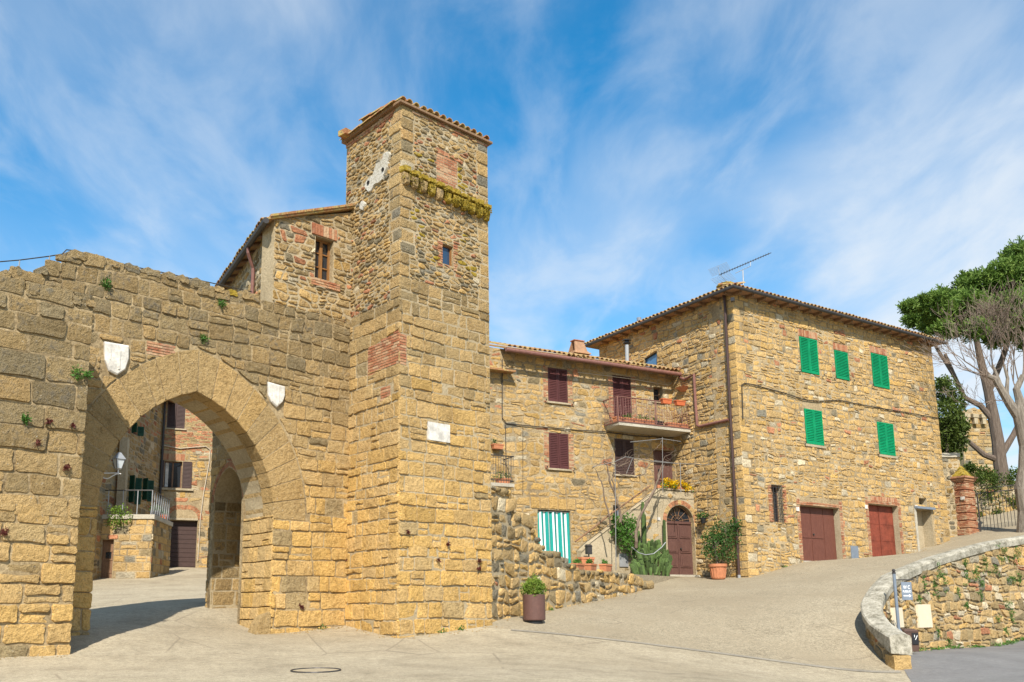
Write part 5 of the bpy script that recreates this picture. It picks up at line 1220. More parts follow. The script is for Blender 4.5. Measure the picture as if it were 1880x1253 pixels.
# roof furniture
rc = thing('chimney', 'low white chimney with ochre cap at the corner of the tall roof', 'chimney', v3(dcorner(.9, 1.1), DE + .3)); cf = Frame(dcorner(.9, 1.1), DR.az); m = MB(); m.fbox(cf, -.28, .28, DE + .1, DE + .72, -.28, .28); m.build('stack', M['white'], rc); m = MB(); m.lathe(cf(0, DE + .72, 0), [(.42, 0), (.42, .05), (.30, .16), (.0, .2)], 10); m.build('cap', M['moss'], rc)
an = thing('tv_antenna', 'long dark television aerial pointing up over the roof corner', 'antenna', v3(dcorner(1.3, .6), DE + .3)); AF = Frame(dcorner(1.2, .9), DR.az)
def apx(x, y): return AF(*AF.px(x, y))
m = MB(); m.tube([apx(1365, 530), apx(1364, 497)], .022, 6); m.tube([apx(1350, 502), apx(1378, 489), apx(1378, 481)], .012, 5); m.build('mast', M['galv'], an)
m = MB(); m.tube([apx(1321, 505), apx(1412, 466)], .016, 6); m.build('boom', M['darkmetal'], an)
for i in range(19):
    a = apx(1321, 505).lerp(apx(1412, 466), (i + .7) / 19); nn = Vector((AF.n.x, AF.n.y, 0)) * .15; m = MB(); m.tube([a - nn, a + nn], .014, 4); m.tube([a - Vector((0, 0, .05)), a + Vector((0, 0, .05))], .012, 4); m.build('element', M['darkmetal'], an)
m = MB()
for i in range(7):
    a = apx(1317 + i * 1.2, 489 + i * 2); b = a + Vector((AF.n.x, AF.n.y, 0)) * .5; m.tube([a - (b - a), b], .006, 4)
    a = apx(1322 + i * 2, 507 + i * 2); b = a + Vector((AF.n.x, AF.n.y, 0)) * .5; m.tube([a - (b - a), b], .006, 4)
m.tube([apx(1318, 488), apx(1321, 505), apx(1337, 520)], .008, 4); m.build('reflector', M['galv'], an)
fl = thing('flue', 'slim pale metal flue pipe with black cowl in front of the tall house', 'flue', C(C.px(1151, 668, -1.)[0], C.px(1151, 668, -1.)[1], -1.)); FQ = C.off(-1.)
def fpx(x, y): return FQ(*FQ.px(x, y))
m = MB(); m.tube([fpx(1152, 685), fpx(1151, 632)], .085, 10); m.build('pipe', M['galv'], fl)
p = fpx(1151, 632); m = MB(); m.lathe(p, [(.11, -.02), (.17, .03), (.17, .05), (.10, .06), (.10, .13), (.19, .14), (.19, .17), (.02, .2)], 12); m.build('cowl', M['black'], fl)
sp = thing('siren', 'pair of grey horn boxes on a short pole above the eave', 'antenna', v3(dcorner(1.0, 5.6), DE + .4)); SQ = Frame(dcorner(.5, 5.2), DL.az, -1)
def spx(x, y): return SQ(*SQ.px(x, y))
m = MB(); m.tube([spx(1180, 612), spx(1178, 588)], .05, 8); m.build('pole', M['galv'], sp)
for (xa, ya), (xb, yb) in (((1173, 584), (1174, 596)), ((1183, 587), (1183, 599))): m = MB(); m.tube([spx(xa, ya), spx(xb, yb)], .11, 10); m.build('horn', M['greymetal'], sp)
# ================================================================== RUINED STEPPED WALL
def on_ground(name, label, cat, x, y, group=None): return thing(name, label, cat, (x, y, gz(x, y)), group)
lw_ = thing('ruined_wall', 'broken rubble wall stepping down from the tower along the ramp', 'wall', W(4, gz(*W(4, 0).xy), 0))
wt_ = pxpoly(W, [(904, 886), (934, 900), (940, 945), (973, 955), (978, 980), (992, 986), (1000, 1012), (1030, 1014), (1036, 1030), (1058, 1036), (1063, 1046), (1125, 1049), (1150, 1055), (1168, 1058), (1178, 1062)])
wt_ = [(max(-.3, u), v) for u, v in wt_]; wend = wt_[-1][0]
core('wall_core', W, [(-.4, .6), (wend - .1, .6)] + [(u - .08, v - .16) for u, v in wt_[::-1]] + [(-.4, wt_[0][1] - .16)], [], .6, ['mortar_grey'], lw_)
nonc = [(-.5, .5), (wend, .5)] + wt_[::-1] + [(-.5, wt_[0][1])]
masonry(lw_, W, coursed(-.5, wend + .3, .9, 5.2, (.2, .38), (.22, .62), rng, .09, .2, .06, 1.8), rect(-.5, .8, wend + .05, 5.2), [], tint_rubble(.25, .15, .02, .10, .04, 1.12, .2), rng, h=(.0, .06), g=.009, ch=.035, rnd=.055, rough=.022, nonconvex=nonc, smooth=False, back=-.05, lean=.03, bulge=.03)
for i in range(len(wt_) - 1):
    (u0, v0_), (u1, v1_) = wt_[i], wt_[i + 1]
    if u1 - u0 < .15: continue
    n = max(1, int((u1 - u0) / .42))
    for k in range(n):
        a = u0 + (u1 - u0) * k / n; b = u0 + (u1 - u0) * (k + 1) / n; v = v0_ + (v1_ - v0_) * (k + .5) / n
        s = shape_stone(rect(a, v - .22, b, v + rng.uniform(-.02, .07)), .012, .07, .02, rng); vs, fs = stone_mesh(s, W, rng.uniform(.02, .08), .07, rng, back=-.6); mesh_obj('coping_stone', vs, fs, M['stone'], lw_, None, True, [(rng.uniform(.4, .85), rng.uniform(.85, 1.05), .4, 1)] * len(vs))
for k in range(5):
    x, y = W(wend + .1 + k * .1, 0, -.15 + .12 * (k % 3)).xy; s = .16 + .05 * rng.random(); Fk = Frame((x, y), 30 + 40 * k)
    st = shape_stone(rect(-s, gz(x, y) - .05, s, gz(x, y) + s * 1.5), .0, .09, .03, rng); vs, fs = stone_mesh(st, Fk, s * .6, .08, rng, back=-s); mesh_obj('stone', vs, fs, M['stone'], lw_, None, True, [(rng.uniform(.4, .8), .95, .4, 1)] * len(vs))

# ================================================================== CURVED RETAINING WALL
rw = thing('retaining_wall', 'curved parapet of rough stone with smooth pale coping beside the ramp, weeds in its face', 'wall', R_(5, .5, .25))
smax = 26.0; ss = np.arange(.0, smax, .2); m = MB(); n = len(ss)
WT = .37
for s in ss: m.v += [R_(s, -.4, .03), R_(s, ztop(s) - .2, .03), R_(s, ztop(s) - .2, WT), R_(s, -.4, WT + .05 * (ztop(s) + .4) / 2.5)]
for i in range(n - 1):
    a = i * 4
    for f in ((a, a + 1, a + 5, a + 4), (a + 1, a + 2, a + 6, a + 5), (a + 2, a + 3, a + 7, a + 6)): m.f.append(f); m.m.append(0)
m.f.append((0, 1, 2, 3)); m.m.append(0); m.build('wall_core', M['mortar'], rw)
def RF(u, v, w=0.): return R_(u, v, WT + .05 * max(0, (ztop(u) - v)) / 2.5 + w)
panels = []
for q in (((1683, 1110), (1707, 1152)), ((1637, 1116), (1655, 1152))):
    s0, v1_ = curve_s(*q[0], WT); s1, v0_ = curve_s(*q[1], WT); panels.append((s0, v0_, s1, v1_))
rc_ = coursed(.35, 15.5, .2, 3.9, (.15, .32), (.18, .52), rng, .08, .24, .06, 1.9)
masonry(rw, RF, rc_, rect(.3, .2, 15.4, 3.9), [rect(*p) for p in panels], tint_rubble(.36, .14, .035, .08, .16, 1.12, .15), rng, h=(.008, .055), g=.009, ch=.028, rnd=.045, rough=.016, most=300, amin=.008, keep=lambda u, v: zl(*R_(u, 0, .6).xy) - .1 < v < ztop(u) - .25, lean=.03)
def LF(u, v, w=0.): return R_(u, v, .03 - w)
masonry(rw, LF, rubble(.2, 6, .0, 2.6, .36, .2, rng), rect(.2, 0, 6, 2.6), [], tint_rubble(.3, .15, .05, .2, .05, .95, .3), rng, h=(0, .03), name='inner_stone', most=40, keep=lambda u, v: v < ztop(u) - .25, g=.012, ch=.03, rnd=.05)
# coping slabs
s = -.05
while s < smax - 1:
    l = rng.uniform(.9, 1.5) if s > 0 else 1.0; m = MB(); k = 7; b0 = 0; prof = [(-.05, -.20), (-.06, -.04), (-.03, .0), (.10, .03), (.29, .03), (.40, .0), (.43, -.05), (.42, -.22)]
    e = .006; thick = 1.9 if s < 0 else 1.
    for i in range(k + 1):
        sc_ = s + e + (l - 2 * e) * i / k; z = ztop(max(0, sc_))
        ex = (1.9 - .9 * min(1, max(0, sc_) / .9)) if sc_ < .9 else 1.
        for a, b in prof: m.v.append(R_(max(sc_, .0), z + (b if b > -.1 else b * ex), a + .012 * noise.noise(Vector((sc_ * 3, a * 4, 1)))) - (Vector((.0, .06, 0)) if sc_ < .0 else Vector((0, 0, 0))))
    q = len(prof)
    for i in range(k):
        for j in range(q): m.f.append((i * q + j, i * q + (j + 1) % q, (i + 1) * q + (j + 1) % q, (i + 1) * q + j)); m.m.append(0)
    m.f.append(tuple(range(q))); m.m.append(0); m.f.append(tuple(k * q + j for j in range(q))[::-1]); m.m.append(0)
    m.build('coping_slab', M['coping'], rw); s += l
EF = Frame(R_(0, 0, -.02).xy, 90); m = MB()
st = shape_stone(rect(-.02, gz(9.2, 20.9) - .1, .40, ztop(0) - .40), .0, .03, .01, rng); vs, fs = stone_mesh(st, EF, .10, .03, rng, back=-.3); mesh_obj('end_stone', vs, fs, M['stone'], rw, None, False, [(.2, 1.1, .1, 1)] * len(vs))
for i, (s0, v0_, s1, v1_) in enumerate(panels):
    m = MB(); m.hexa([RF(s0, v0_, .0), RF(s1, v0_, .0), RF(s1, v0_, .06), RF(s0, v0_, .06), RF(s0, v1_, .0), RF(s1, v1_, .0), RF(s1, v1_, .06), RF(s0, v1_, .06)]); m.build('panel', M['panel'], rw)
# weeds on the wall
wd_ = []
rs = np.random.RandomState(5)
wpx = [(1850, 1008, .8), (1852, 1025, .9), (1878, 1020, .9), (1815, 1040, 1.), (1800, 1050, .9), (1835, 1045, .6), (1780, 1035, .5), (1805, 1070, .8), (1780, 1060, .6), (1730, 1055, .8), (1740, 1065, .6), (1860, 1060, .8), (1875, 1070, .8), (1720, 1080, .6), (1760, 1085, .5), (1690, 1100, .5), (1850, 1110, .7), (1857, 1130, .6), (1716, 1160, .5), (1665, 1185, .5), (1735, 1180, .5), (1700, 1075, .6), (1828, 1135, .4), (1775, 1110, .4), (1800, 1095, .5), (1840, 1160, .4)]
for i, (x, y, k) in enumerate(wpx):
    s0, v = curve_s(x, y, WT); pts = []
    for _ in range(7): c = RF(s0 + rs.normal() * .15 * k, v + rs.normal() * .17 * k, .04); pts.append(leaf_quads(rs, ball_points(rs, c, (.11 * k * rs.uniform(.4, 1.2), .08, .13 * k * rs.uniform(.4, 1.2)), int(30 * k) + 6, .1), .045))
    t = leaf_obj('wall_weed', pts, 'weed'); t['kind'] = 'thing'; tag(t, 'small green weed tuft rooted in a joint of the curved stone wall', 'weed', 'weeds on the curved wall')
# grass fringe at the wall foot
pts = []
for k in range(60):
    s0 = rs.uniform(3.5, 15); p = R_(s0, 0, WT + .16 + rs.uniform(0, .1)); pts.append(leaf_quads(rs, ball_points(rs, (p.x, p.y, zl(p.x, p.y) + .03), (.16, .16, .04), 16, .1), .06))
tag(leaf_obj('grass_fringe', pts, 'weed'), 'dry grass growing along the foot of the curved wall', 'grass', None, 'stuff')
# sign on its post
sgY = 22.9
def sp_(x, y, Y=sgY): return at_depth(x, y, Y)
po = thing('sign_post', 'slim blue grey metal post with finial standing behind the parapet end', 'post', (sp_(1647, 1160).x, sgY, zl(sp_(1647, 1160).x, sgY)))
pt = sp_(1641, 1052); pb = Vector((pt.x, sgY, zl(pt.x, sgY) - .05)); m = MB(); m.tube([pb, pt], .038, 10); m.build('pole', M['greymetal'], po)
m = MB(); m.lathe(pt, [(.045, -.02), (.05, .0), (.03, .02), (.045, .05), (.03, .085), (0, .095)], 10); m.build('finial', M['darkmetal'], po)
m = MB(); m.lathe((pt.x, sgY, sp_(1648, 1164).z - .15), [(.04, 0), (.09, .02), (.10, .16), (.08, .2), (.04, .26)], 10); m.build('collar', M['greymetal'], po)
m = MB(); ya = sp_(1648, 1065).z; xe = sp_(1678, 1065).x; m.tube([(pt.x, sgY, ya), (xe, sgY - .02, ya)], .012, 6); c = Vector((xe - .03, sgY - .02, ya - .01)); m.tube([c + Vector((.045 * cos(a) * (1 - a / 12), 0, .05 * sin(a) * (1 - a / 12))) for a in np.linspace(1.5, 8, 14)], .008, 5); m.build('scroll_arm', M['darkmetal'], po)
sg = thing('street_sign', 'grey hanging sign pointing to the public toilets', 'sign', sp_(1665, 1102)); SF = Frame((sp_(1665, 1085).x, sgY - .03), 90 + 4)
u0, v1_ = SF.px(1654, 1069); u1, v0_ = SF.px(1676, 1102); m = MB(); m.fbox(SF, u0, u1, v0_, v1_, -.012, .0); bo = m.build('board', M['greymetal'], sg)
m = MB(); w5 = u1 - u0
for f in (.2, .8): m.tube([SF(u0 + w5 * f, v1_, -.006), SF(u0 + w5 * f, v1_ + .06, -.006)], .006, 5)
m.build('hanger', M['darkmetal'], bo)
def text(body, F, u, v, w, size, width, mat, parent, name):
    cu = bpy.data.curves.new('lettering', 'FONT'); cu.body = body; cu.size = size; cu.align_x = 'CENTER'; cu.extrude = .0015; cu.offset = size * .018
    tmp = bpy.data.objects.new('lettering', cu); COL.objects.link(tmp); dg = bpy.context.evaluated_depsgraph_get(); me = bpy.data.meshes.new_from_object(tmp.evaluated_get(dg)); bpy.data.objects.remove(tmp)
    co = np.empty(len(me.vertices) * 3); me.vertices.foreach_get('co', co); co = co.reshape(-1, 3); k = width / max(1e-6, co[:, 0].max() - co[:, 0].min())
    fs = [tuple(p.vertices) for p in me.polygons]; return mesh_obj(name, [F(u + x * k, v + y, w + z) for x, y, z in co], fs, M[mat], parent)
M['signwhite'] = make_plain('sign_white', (.82, .82, .80), .6, 0, .02)
uc_ = (u0 + u1) / 2; hs = v1_ - v0_
text('W C', SF, uc_, v0_ + hs * .62, .002, hs * .27, w5 * .66, 'signwhite', bo, 'lettering'); text('PUBBLICI', SF, uc_, v0_ + hs * .42, .002, hs * .17, w5 * .78, 'signwhite', bo, 'lettering')
m = MB(); va = v0_ + hs * .24; m.fbox(SF, u0 + w5 * .14, u0 + w5 * .7, va - hs * .03, va + hs * .03, .001, .004)
m.add([SF(u0 + w5 * .68, va - hs * .09, .003), SF(u0 + w5 * .9, va, .003), SF(u0 + w5 * .68, va + hs * .09, .003)], [(0, 1, 2)]); m.build('arrow', M['signwhite'], bo)
# litter bin
bx = at_depth(1669, 1190, 23.2); bn = thing('litter_bin', 'brown plastic litter bin with black hatch against the curved wall', 'bin', (bx.x, bx.y, zl(bx.x, bx.y))); BF = Frame((bx.x, bx.y), 97); z = zl(bx.x, bx.y) + .06
ub0, vt = BF.px(1655, 1160); ub1, _ = BF.px(1681, 1160); m = MB()
m.hexa([BF(ub0 + .02, z, -.2), BF(ub1 - .02, z, -.2), BF(ub1 - .02, z, .2), BF(ub0 + .02, z, .2), BF(ub0, vt, -.21), BF(ub1, vt, -.21), BF(ub1, vt, .21), BF(ub0, vt, .21)]); bd = m.build('body', M['bin'], bn)
m = MB(); m.hexa([BF(ub0 - .01, vt + .004, -.22), BF(ub1 + .01, vt + .004, -.22), BF(ub1 + .01, vt + .004, .225), BF(ub0 - .01, vt + .004, .225), BF(ub0 + .03, vt + .07, -.2), BF(ub1 - .03, vt + .07, -.2), BF(ub1 - .03, vt + .05, .18), BF(ub0 + .03, vt + .05, .18)]); m.build('lid', M['bin'], bn)
m = MB(); wb_ = ub1 - ub0; m.fbox(BF, ub0 + wb_ * .5, ub0 + wb_ * .95, z + .17, z + .44, .205, .225); hb = m.build('hatch', M['black'], bn)
m = MB(); m.hexa([BF(ub0 + wb_ * .70, z + .28, .226), BF(ub0 + wb_ * .75, z + .28, .226), BF(ub0 + wb_ * .9, z + .38, .226), BF(ub0 + wb_ * .85, z + .38, .226), BF(ub0 + wb_ * .70, z + .28, .23), BF(ub0 + wb_ * .75, z + .28, .23), BF(ub0 + wb_ * .9, z + .38, .23), BF(ub0 + wb_ * .85, z + .38, .23)]); m.hexa([BF(ub0 + wb_ * .66, z + .33, .226), BF(ub0 + wb_ * .70, z + .35, .226), BF(ub0 + wb_ * .70, z + .40, .226), BF(ub0 + wb_ * .66, z + .39, .226), BF(ub0 + wb_ * .66, z + .33, .23), BF(ub0 + wb_ * .70, z + .35, .23), BF(ub0 + wb_ * .70, z + .40, .23), BF(ub0 + wb_ * .66, z + .39, .23)]); m.build('emblem', M['signwhite'], hb)
m = MB(); m.tube([BF((ub0 + ub1) / 2, z - .08, -.1), BF((ub0 + ub1) / 2, z + .05, -.1)], .03, 6); m.build('foot', M['darkmetal'], bn)

# ================================================================== PLANTER BY THE RUINED WALL
pc_ = at_depth(981, 1132, 22.6); pl_ = on_ground('planter', 'round brown metal planter with a clipped box ball at the foot of the ruined wall', 'planter', pc_.x, pc_.y); zp = gz(pc_.x, pc_.y)
ptop = at_depth(981, 1092, 22.6).z; r = .265; m = MB(); m.lathe((pc_.x, pc_.y, zp + .05), [(r * .97, 0), (r, .02), (r, ptop - zp - .05), (r - .025, ptop - zp - .05), (r - .03, ptop - zp - .14)], 28); m.build('pot', M['planter'], pl_, smooth=False)
m = MB(); m.lathe((pc_.x, pc_.y, zp - .03), [(r * .8, 0), (r * .8, .09)], 20); m.build('base', M['black'], pl_); m = MB(); m.lathe((pc_.x, pc_.y, ptop - .10), [(r - .03, 0), (.0, .02)], 20); m.build('soil', M['soil'], pl_)
rs = np.random.RandomState(9); leaf_obj('foliage', [leaf_quads(rs, ball_points(rs, (pc_.x, pc_.y, ptop + .14), (.30, .30, .27), 2600, .45), .045, .6, .5)], 'boxleaf', pl_)

# pots on the ruined wall end, seen below the curtain
for k, (x, lwid, sd) in enumerate(((1060, .56, 41), (1084, .5, 42), (1112, .54, 43))):
    p = W.px(x, 1049, -.3); flowerpot('flower_trough', ('clay trough of low greenery below the curtain edge', 'clay trough between two others on the ruined wall', 'clay trough standing nearest the letter box on the ruined wall')[k], 'flower pot', W, p[0], W.px(x, 1049, -.3)[1] - .02, -.3, lwid, .24, .24, 'terracotta', 2, 'pots on the ruined wall', 'weed', .09, sd)
p = at_depth(1075, 1038, 30.5); flowerpot('flower_trough', 'clay pot raised behind the row on the ruined wall', 'flower pot', Frame(p, 62), 0, p.z - .05, 0, .5, .3, .3, 'terracotta', None, 'pots on the ruined wall')
m = MB(); q = Frame(at_depth(1081, 1020, 34.4), 62); za = at_depth(1081, 1018, 34.4).z; m.fbox(q, -.10, .10, za, za + .28, -.08, .08); 
mbx = thing('letter_box', 'small grey letter box on a post beside the stair foot', 'letter box', q(0, 2.86, 0)); m.build('box', M['darkmetal'], mbx)
m = MB(); m.hexa([q(-.12, za + .282, -.1), q(.12, za + .282, -.1), q(.12, za + .282, .1), q(-.12, za + .282, .1), q(-.12, za + .30, -.1), q(.12, za + .30, -.1), q(.12, za + .36, 0), q(-.12, za + .36, 0)]); m.build('roof', M['darkmetal'], mbx); m = MB(); m.tube([q(0, 2.86, 0), q(0, za, 0)], .025, 6); m.build('post', M['darkmetal'], mbx)
mr = pxrect(L, 1137, 1017, 1153, 1041, .02); m = MB(); m.fbox(L, mr[0], mr[2], mr[1], mr[3], .012, .04); m.build('meter_hatch', M['galv'], hc)
# terracotta tub with shrub by the side wall
px_ = at_depth(1319, 1060, 35.2); tb = thing('potted_shrub', 'big ribbed terracotta tub with a leafy evergreen shrub against the tall house', 'potted shrub', (px_.x, px_.y, gz(px_.x, px_.y))); zb = gz(px_.x, px_.y); zt_ = at_depth(1319, 1036, 35.2).z
m = MB(); h_ = zt_ - zb; m.lathe((px_.x, px_.y, zb), [(.22, 0), (.25, .05), (.30, h_ * .8), (.34, h_ * .82), (.345, h_), (.29, h_), (.28, h_ - .06)], 22)
for i in range(16): a = 2 * pi * i / 16; m.tube([(px_.x + cos(a) * .25, px_.y + sin(a) * .25, zb + .06), (px_.x + cos(a) * .302, px_.y + sin(a) * .302, zb + h_ * .78)], .016, 4)
m.build('pot', M['terracotta'], tb); m = MB(); m.lathe((px_.x, px_.y, zt_ - .07), [(.28, 0), (0, .02)], 16); m.build('soil', M['soil'], tb)
m = MB(); tips = []
for i in range(4): branches(m, Vector((px_.x, px_.y, zt_ - .06)), Vector((rng.uniform(-.3, .3), rng.uniform(-.3, .3), 1)), .03, .6, 1, rng, tips=tips)
m.build('stem', M['darkbark'], tb); rs = np.random.RandomState(12); parts = []
for x, y, r, n in ((1318, 1005, .55, 700), (1305, 990, .42, 420), (1335, 990, .45, 450), (1322, 975, .42, 420), (1345, 975, .3, 200), (1348, 962, .25, 150), (1302, 1015, .3, 200), (1338, 1018, .3, 200)):
    c = at_depth(x, y, 35.2); parts.append(leaf_quads(rs, ball_points(rs, c, (r, r * .8, r), n, .3), .085, .5, .4))
leaf_obj('foliage', parts, 'leaf', tb)
# cactus clump and climbing shrub in front of the stair
LC = L.off(.55); cz = gz(*LC(-2.3, 0).xy); cl_ = thing('cactus', 'sprawling clump of ribbed columnar cactus beside the arched door', 'cactus', LC(-2.3, max(cz, 2.86), 0)); rs = np.random.RandomState(21)
def cactus_col(pts, r):
    m = MB(); pts = [Vector(p) for p in pts]; nseg = 16; n = len(pts); rr = [r * (.8 + .2 * min(1, i / 1.5)) if i < n - 1 else r * .68 for i in range(n)]; rr[n - 2] = r * .97; b = len(m.v)
    for i, p in enumerate(pts):
        t = (pts[min(i + 1, n - 1)] - pts[max(0, i - 1)]).normalized(); a = t.orthogonal().normalized(); c = t.cross(a)
        for k in range(nseg): q = 2 * pi * k / nseg; k2 = rr[i] * (1 if k % 2 else .78); m.v.append(p + a * cos(q) * k2 + c * sin(q) * k2)
    for i in range(n - 1):
        for k in range(nseg): m.f.append((i * nseg + k, i * nseg + (k + 1) % nseg, (i + 1) * nseg + (k + 1) % nseg, (i + 1) * nseg + k)); m.m.append(0)
    m.f.append(tuple((n - 1) * nseg + k for k in range(nseg))); m.m.append(0); m.build('cactus_stem', M['cactus'], cl_)
def lp(x, y, w=.5): F = L.off(w); return F(*F.px(x, y))
for i in range(130):
    x = rs.uniform(1158, 1234); e = abs((x - 1197) / 40); y = rs.uniform(max(988, 1046 - 58 * max(0, 1 - e * e) ** .5), 1044); w = .15 + .8 * (y - 985) / 60 + rs.uniform(-.1, .1)
    t_ = lp(x, y, w); h_ = rs.uniform(.25, .5); lx = (x - 1197) / 40 * .16 + rs.uniform(-.06, .06); b = t_ - Vector((lx, rs.uniform(-.1, .1), h_)); r_ = rs.uniform(.042, .078)
    cactus_col([b, b.lerp(t_, .4) - Vector((lx * .15, 0, 0)), b.lerp(t_, .8) - Vector((lx * .12, 0, 0)), b.lerp(t_, .94), t_], r_)
for x, y0, y1 in ((1180, 1010, 922), (1183, 1000, 945), (1219, 1020, 955), (1172, 1010, 975)):
    a, b = lp(x + 2, y0, .25), lp(x, y1, .2); cactus_col([a, a.lerp(b, .4), a.lerp(b, .8), a.lerp(b, .95), b], .062)
m = MB(); hose = [(1160, 1005), (1172, 1015), (1185, 1019), (1200, 1017), (1215, 1005), (1222, 996)]; m.tube([lp(x, y, 1.0) for x, y in hose], .018, 5); o = m.build('hose', M['galv']); tag(o, 'pale hose looped over the cactus clump', 'hose')
sh = thing('climbing_shrub', 'glossy green climbing shrub along the stair parapet left of the cactus'.replace(' left of', ' next to'), 'shrub', lp(1160, 1045, .4)); parts = []
for x, y, r, n in ((1140, 960, .34, 260), (1150, 975, .4, 320), (1158, 962, .3, 200), (1135, 978, .25, 150), (1147, 993, .36, 260), (1158, 1003, .3, 200), (1165, 1015, .25, 120), (1128, 955, .2, 90)): parts.append(leaf_quads(rs, ball_points(rs, lp(x, y, .35), (r, r * .6, r), n, .2), .1, .55, .4))
leaf_obj('foliage', parts, 'weed', sh); m = MB(); m.tube([lp(1166, 1045, .4), lp(1158, 1010, .35), lp(1148, 975, .3), lp(1140, 950, .25)], .03, 5); m.build('stem', M['vine'], sh)
# yellow flowers on the landing
yf = thing('flower_box', 'box of bright yellow flowers on the stair landing above the arched door', 'flowers', L(-.9, 6.35, -.15)); parts = []; pg = []
for i in range(26):
    x, y = rs.uniform(1218, 1269), 0; y = 886 + (x - 1218) * .22 + rs.uniform(-5, 6); c = lp(x, y, .0 + rs.uniform(-.1, .12)); parts.append(leaf_quads(rs, ball_points(rs, c, (.15, .15, .12), 42, .1), .055, .9)); 
    if i % 3 == 0: pg.append(leaf_quads(rs, ball_points(rs, c - Vector((0, 0, .06)), (.14, .14, .1), 26, .1), .07))
leaf_obj('flower', parts, 'yellow', yf); leaf_obj('foliage', pg, 'weed', yf); m = MB(); m.fbox(L, -1.75, -.45, 6.35, 6.47, -.24, -.06); m.build('trough', M['terracotta'], yf)
# vine over its pergola
pg_ = thing('pergola', 'light pole pergola of thin pale rods in front of the stair', 'pergola', lp(1133, 1045, 1.1)); F1 = 1.15
def rod(pts, r=.011, mat='rodgrey', w=F1): m = MB(); m.tube([lp(x, y, w) for x, y in pts], r, 6); m.build('rod', M[mat], pg_)
rod([(1131, 1047), (1129, 852)], .016); rod([(1217, 905), (1216, 803)]); rod([(1087, 858), (1129, 848), (1148, 839)]); rod([(1148, 839), (1201, 848), (1239, 851)]); rod([(1201, 846), (1239, 851), (1290, 853), (1330, 852)]); rod([(1157, 812), (1216, 806), (1250, 811)], .012); rod([(1148, 839), (1162, 840), (1150, 870)], .008); rod([(1250, 905), (1249, 850)], .014)
vn = thing('vine', 'bare twisted grapevine trained over the thin pale pergola', 'vine', lp(1180, 1040, .7)); 
def vt(pts, r0, r1, w=1.1):
    q = [lp(x, y, w) for x, y in pts]; out = []
    for i in range(len(q) - 1):
        for k in range(3):
            t = k / 3; p = q[i].lerp(q[i + 1], t); out.append(p + Vector((rng.uniform(-.03, .03), rng.uniform(-.05, .05), rng.uniform(-.03, .03))))
    out.append(q[-1]); m = MB(); m.tube(out, r0, 6, r1=r1); m.build('branch', M['vine'], vn)
vt([(1168, 1005), (1168, 975), (1174, 950), (1186, 925), (1200, 905), (1208, 880), (1214, 858)], .06, .03); vt([(1170, 960), (1185, 930), (1203, 900), (1212, 870), (1222, 848)], .045, .02); vt([(1140, 960), (1138, 935), (1128, 905), (1118, 882), (1116, 860), (1108, 848)], .05, .02); vt([(1120, 960), (1112, 920), (1104, 885), (1092, 860)], .035, .012); vt([(1128, 905), (1124, 880), (1126, 862)], .03, .012)
vt([(1108, 848), (1135, 856), (1160, 846), (1185, 842), (1200, 846), (1225, 852), (1250, 850)], .02, .008); vt([(1126, 862), (1140, 872), (1165, 876), (1182, 872), (1190, 856), (1198, 845)], .022, .01); vt([(1188, 868), (1183, 850), (1178, 838)], .014, .006); vt([(1160, 872), (1170, 855), (1172, 836)], .016, .006); vt([(1087, 860), (1105, 850), (1120, 842)], .014, .008); vt([(1214, 858), (1222, 838), (1235, 830)], .012, .006); vt([(1216, 806), (1208, 820), (1200, 828)], .014, .006); vt([(1222, 845), (1238, 858), (1246, 848)], .012, .008); vt([(1150, 845), (1160, 836), (1180, 834)], .01, .005)
for k in range(40):
    x, y = rng.uniform(1095, 1260), rng.uniform(834, 862); vt([(x, y), (x + rng.uniform(-12, 12), y + rng.uniform(-12, 10)), (x + rng.uniform(-20, 20), y + rng.uniform(-18, 18))], .007, .003)
# wall planter by the door
u, v = DL.px(1291, 952, .15); parts = [leaf_quads(rs, ball_points(rs, DL(u, v + .1, .2), (.25, .15, .14), 120, .1), .09)]; wp = thing('wall_plant', 'trailing plant in a dark bracket pot beside the arched door', 'plant', DL(u, v - .2, .15)); leaf_obj('foliage', parts, 'leaf', wp); m = MB(); m.lathe(DL(u, v - .2, .16), [(.08, 0), (.12, .22)], 10); m.build('pot', M['black'], wp); m = MB(); m.tube([DL(u, v - .12, 0), DL(u, v - .12, .1)], .015, 5); m.build('bracket', M['darkmetal'], wp)

# ================================================================== STREET BEHIND THE ARCH
he = thing('house', 'terracotta and stone house with brown shutters closing the lane behind the arch', 'house', E_(0, 3.6, 0))
ew1 = pxrect(E_, 307, 738, 340, 787); ew2 = pxrect(E_, 301, 847, 334, 896); eg = pxrect(E_, 308, 956, 361, 1045); eg = (eg[0], 3.4, eg[2], eg[3])
u_l, u_r = _e0 - .1, E_.px(420, 900)[0] + 5; es_l = rect(E_.px(285, 870)[0], ew2[1], ew2[0], ew2[3]); es_r = rect(ew2[2], ew2[1], E_.px(352, 870)[0], ew2[3])
core('wall_core', E_, rect(u_l, 2.5, u_r, 13.2), [(rect(*ew1), .15), (rect(*ew2), .3), (rect(*eg), .35)], .5, ['mortar', 'stucco'], he)
masonry(he, E_, coursed(u_l, u_r, 3., 9.6, (.16, .34), (.2, .6), rng, .08, .22, .06, 1.8), rect(u_l, 3., u_r, 9.7), [rect(*ew1), rect(*ew2), rect(*eg), rect(ew2[0] - .1, ew2[3], ew2[2] + .1, ew2[3] + .4), rect(eg[0] - .2, eg[3], eg[2] + .2, eg[3] + .9)], tint_rubble(.22, .16, .2, .12, .12, 1.05, .1), rng, h=(-.004, .022), g=.018, ch=.025, rnd=.05, rough=.015, most=260, keep=lambda u, v: rng.random() < .85)
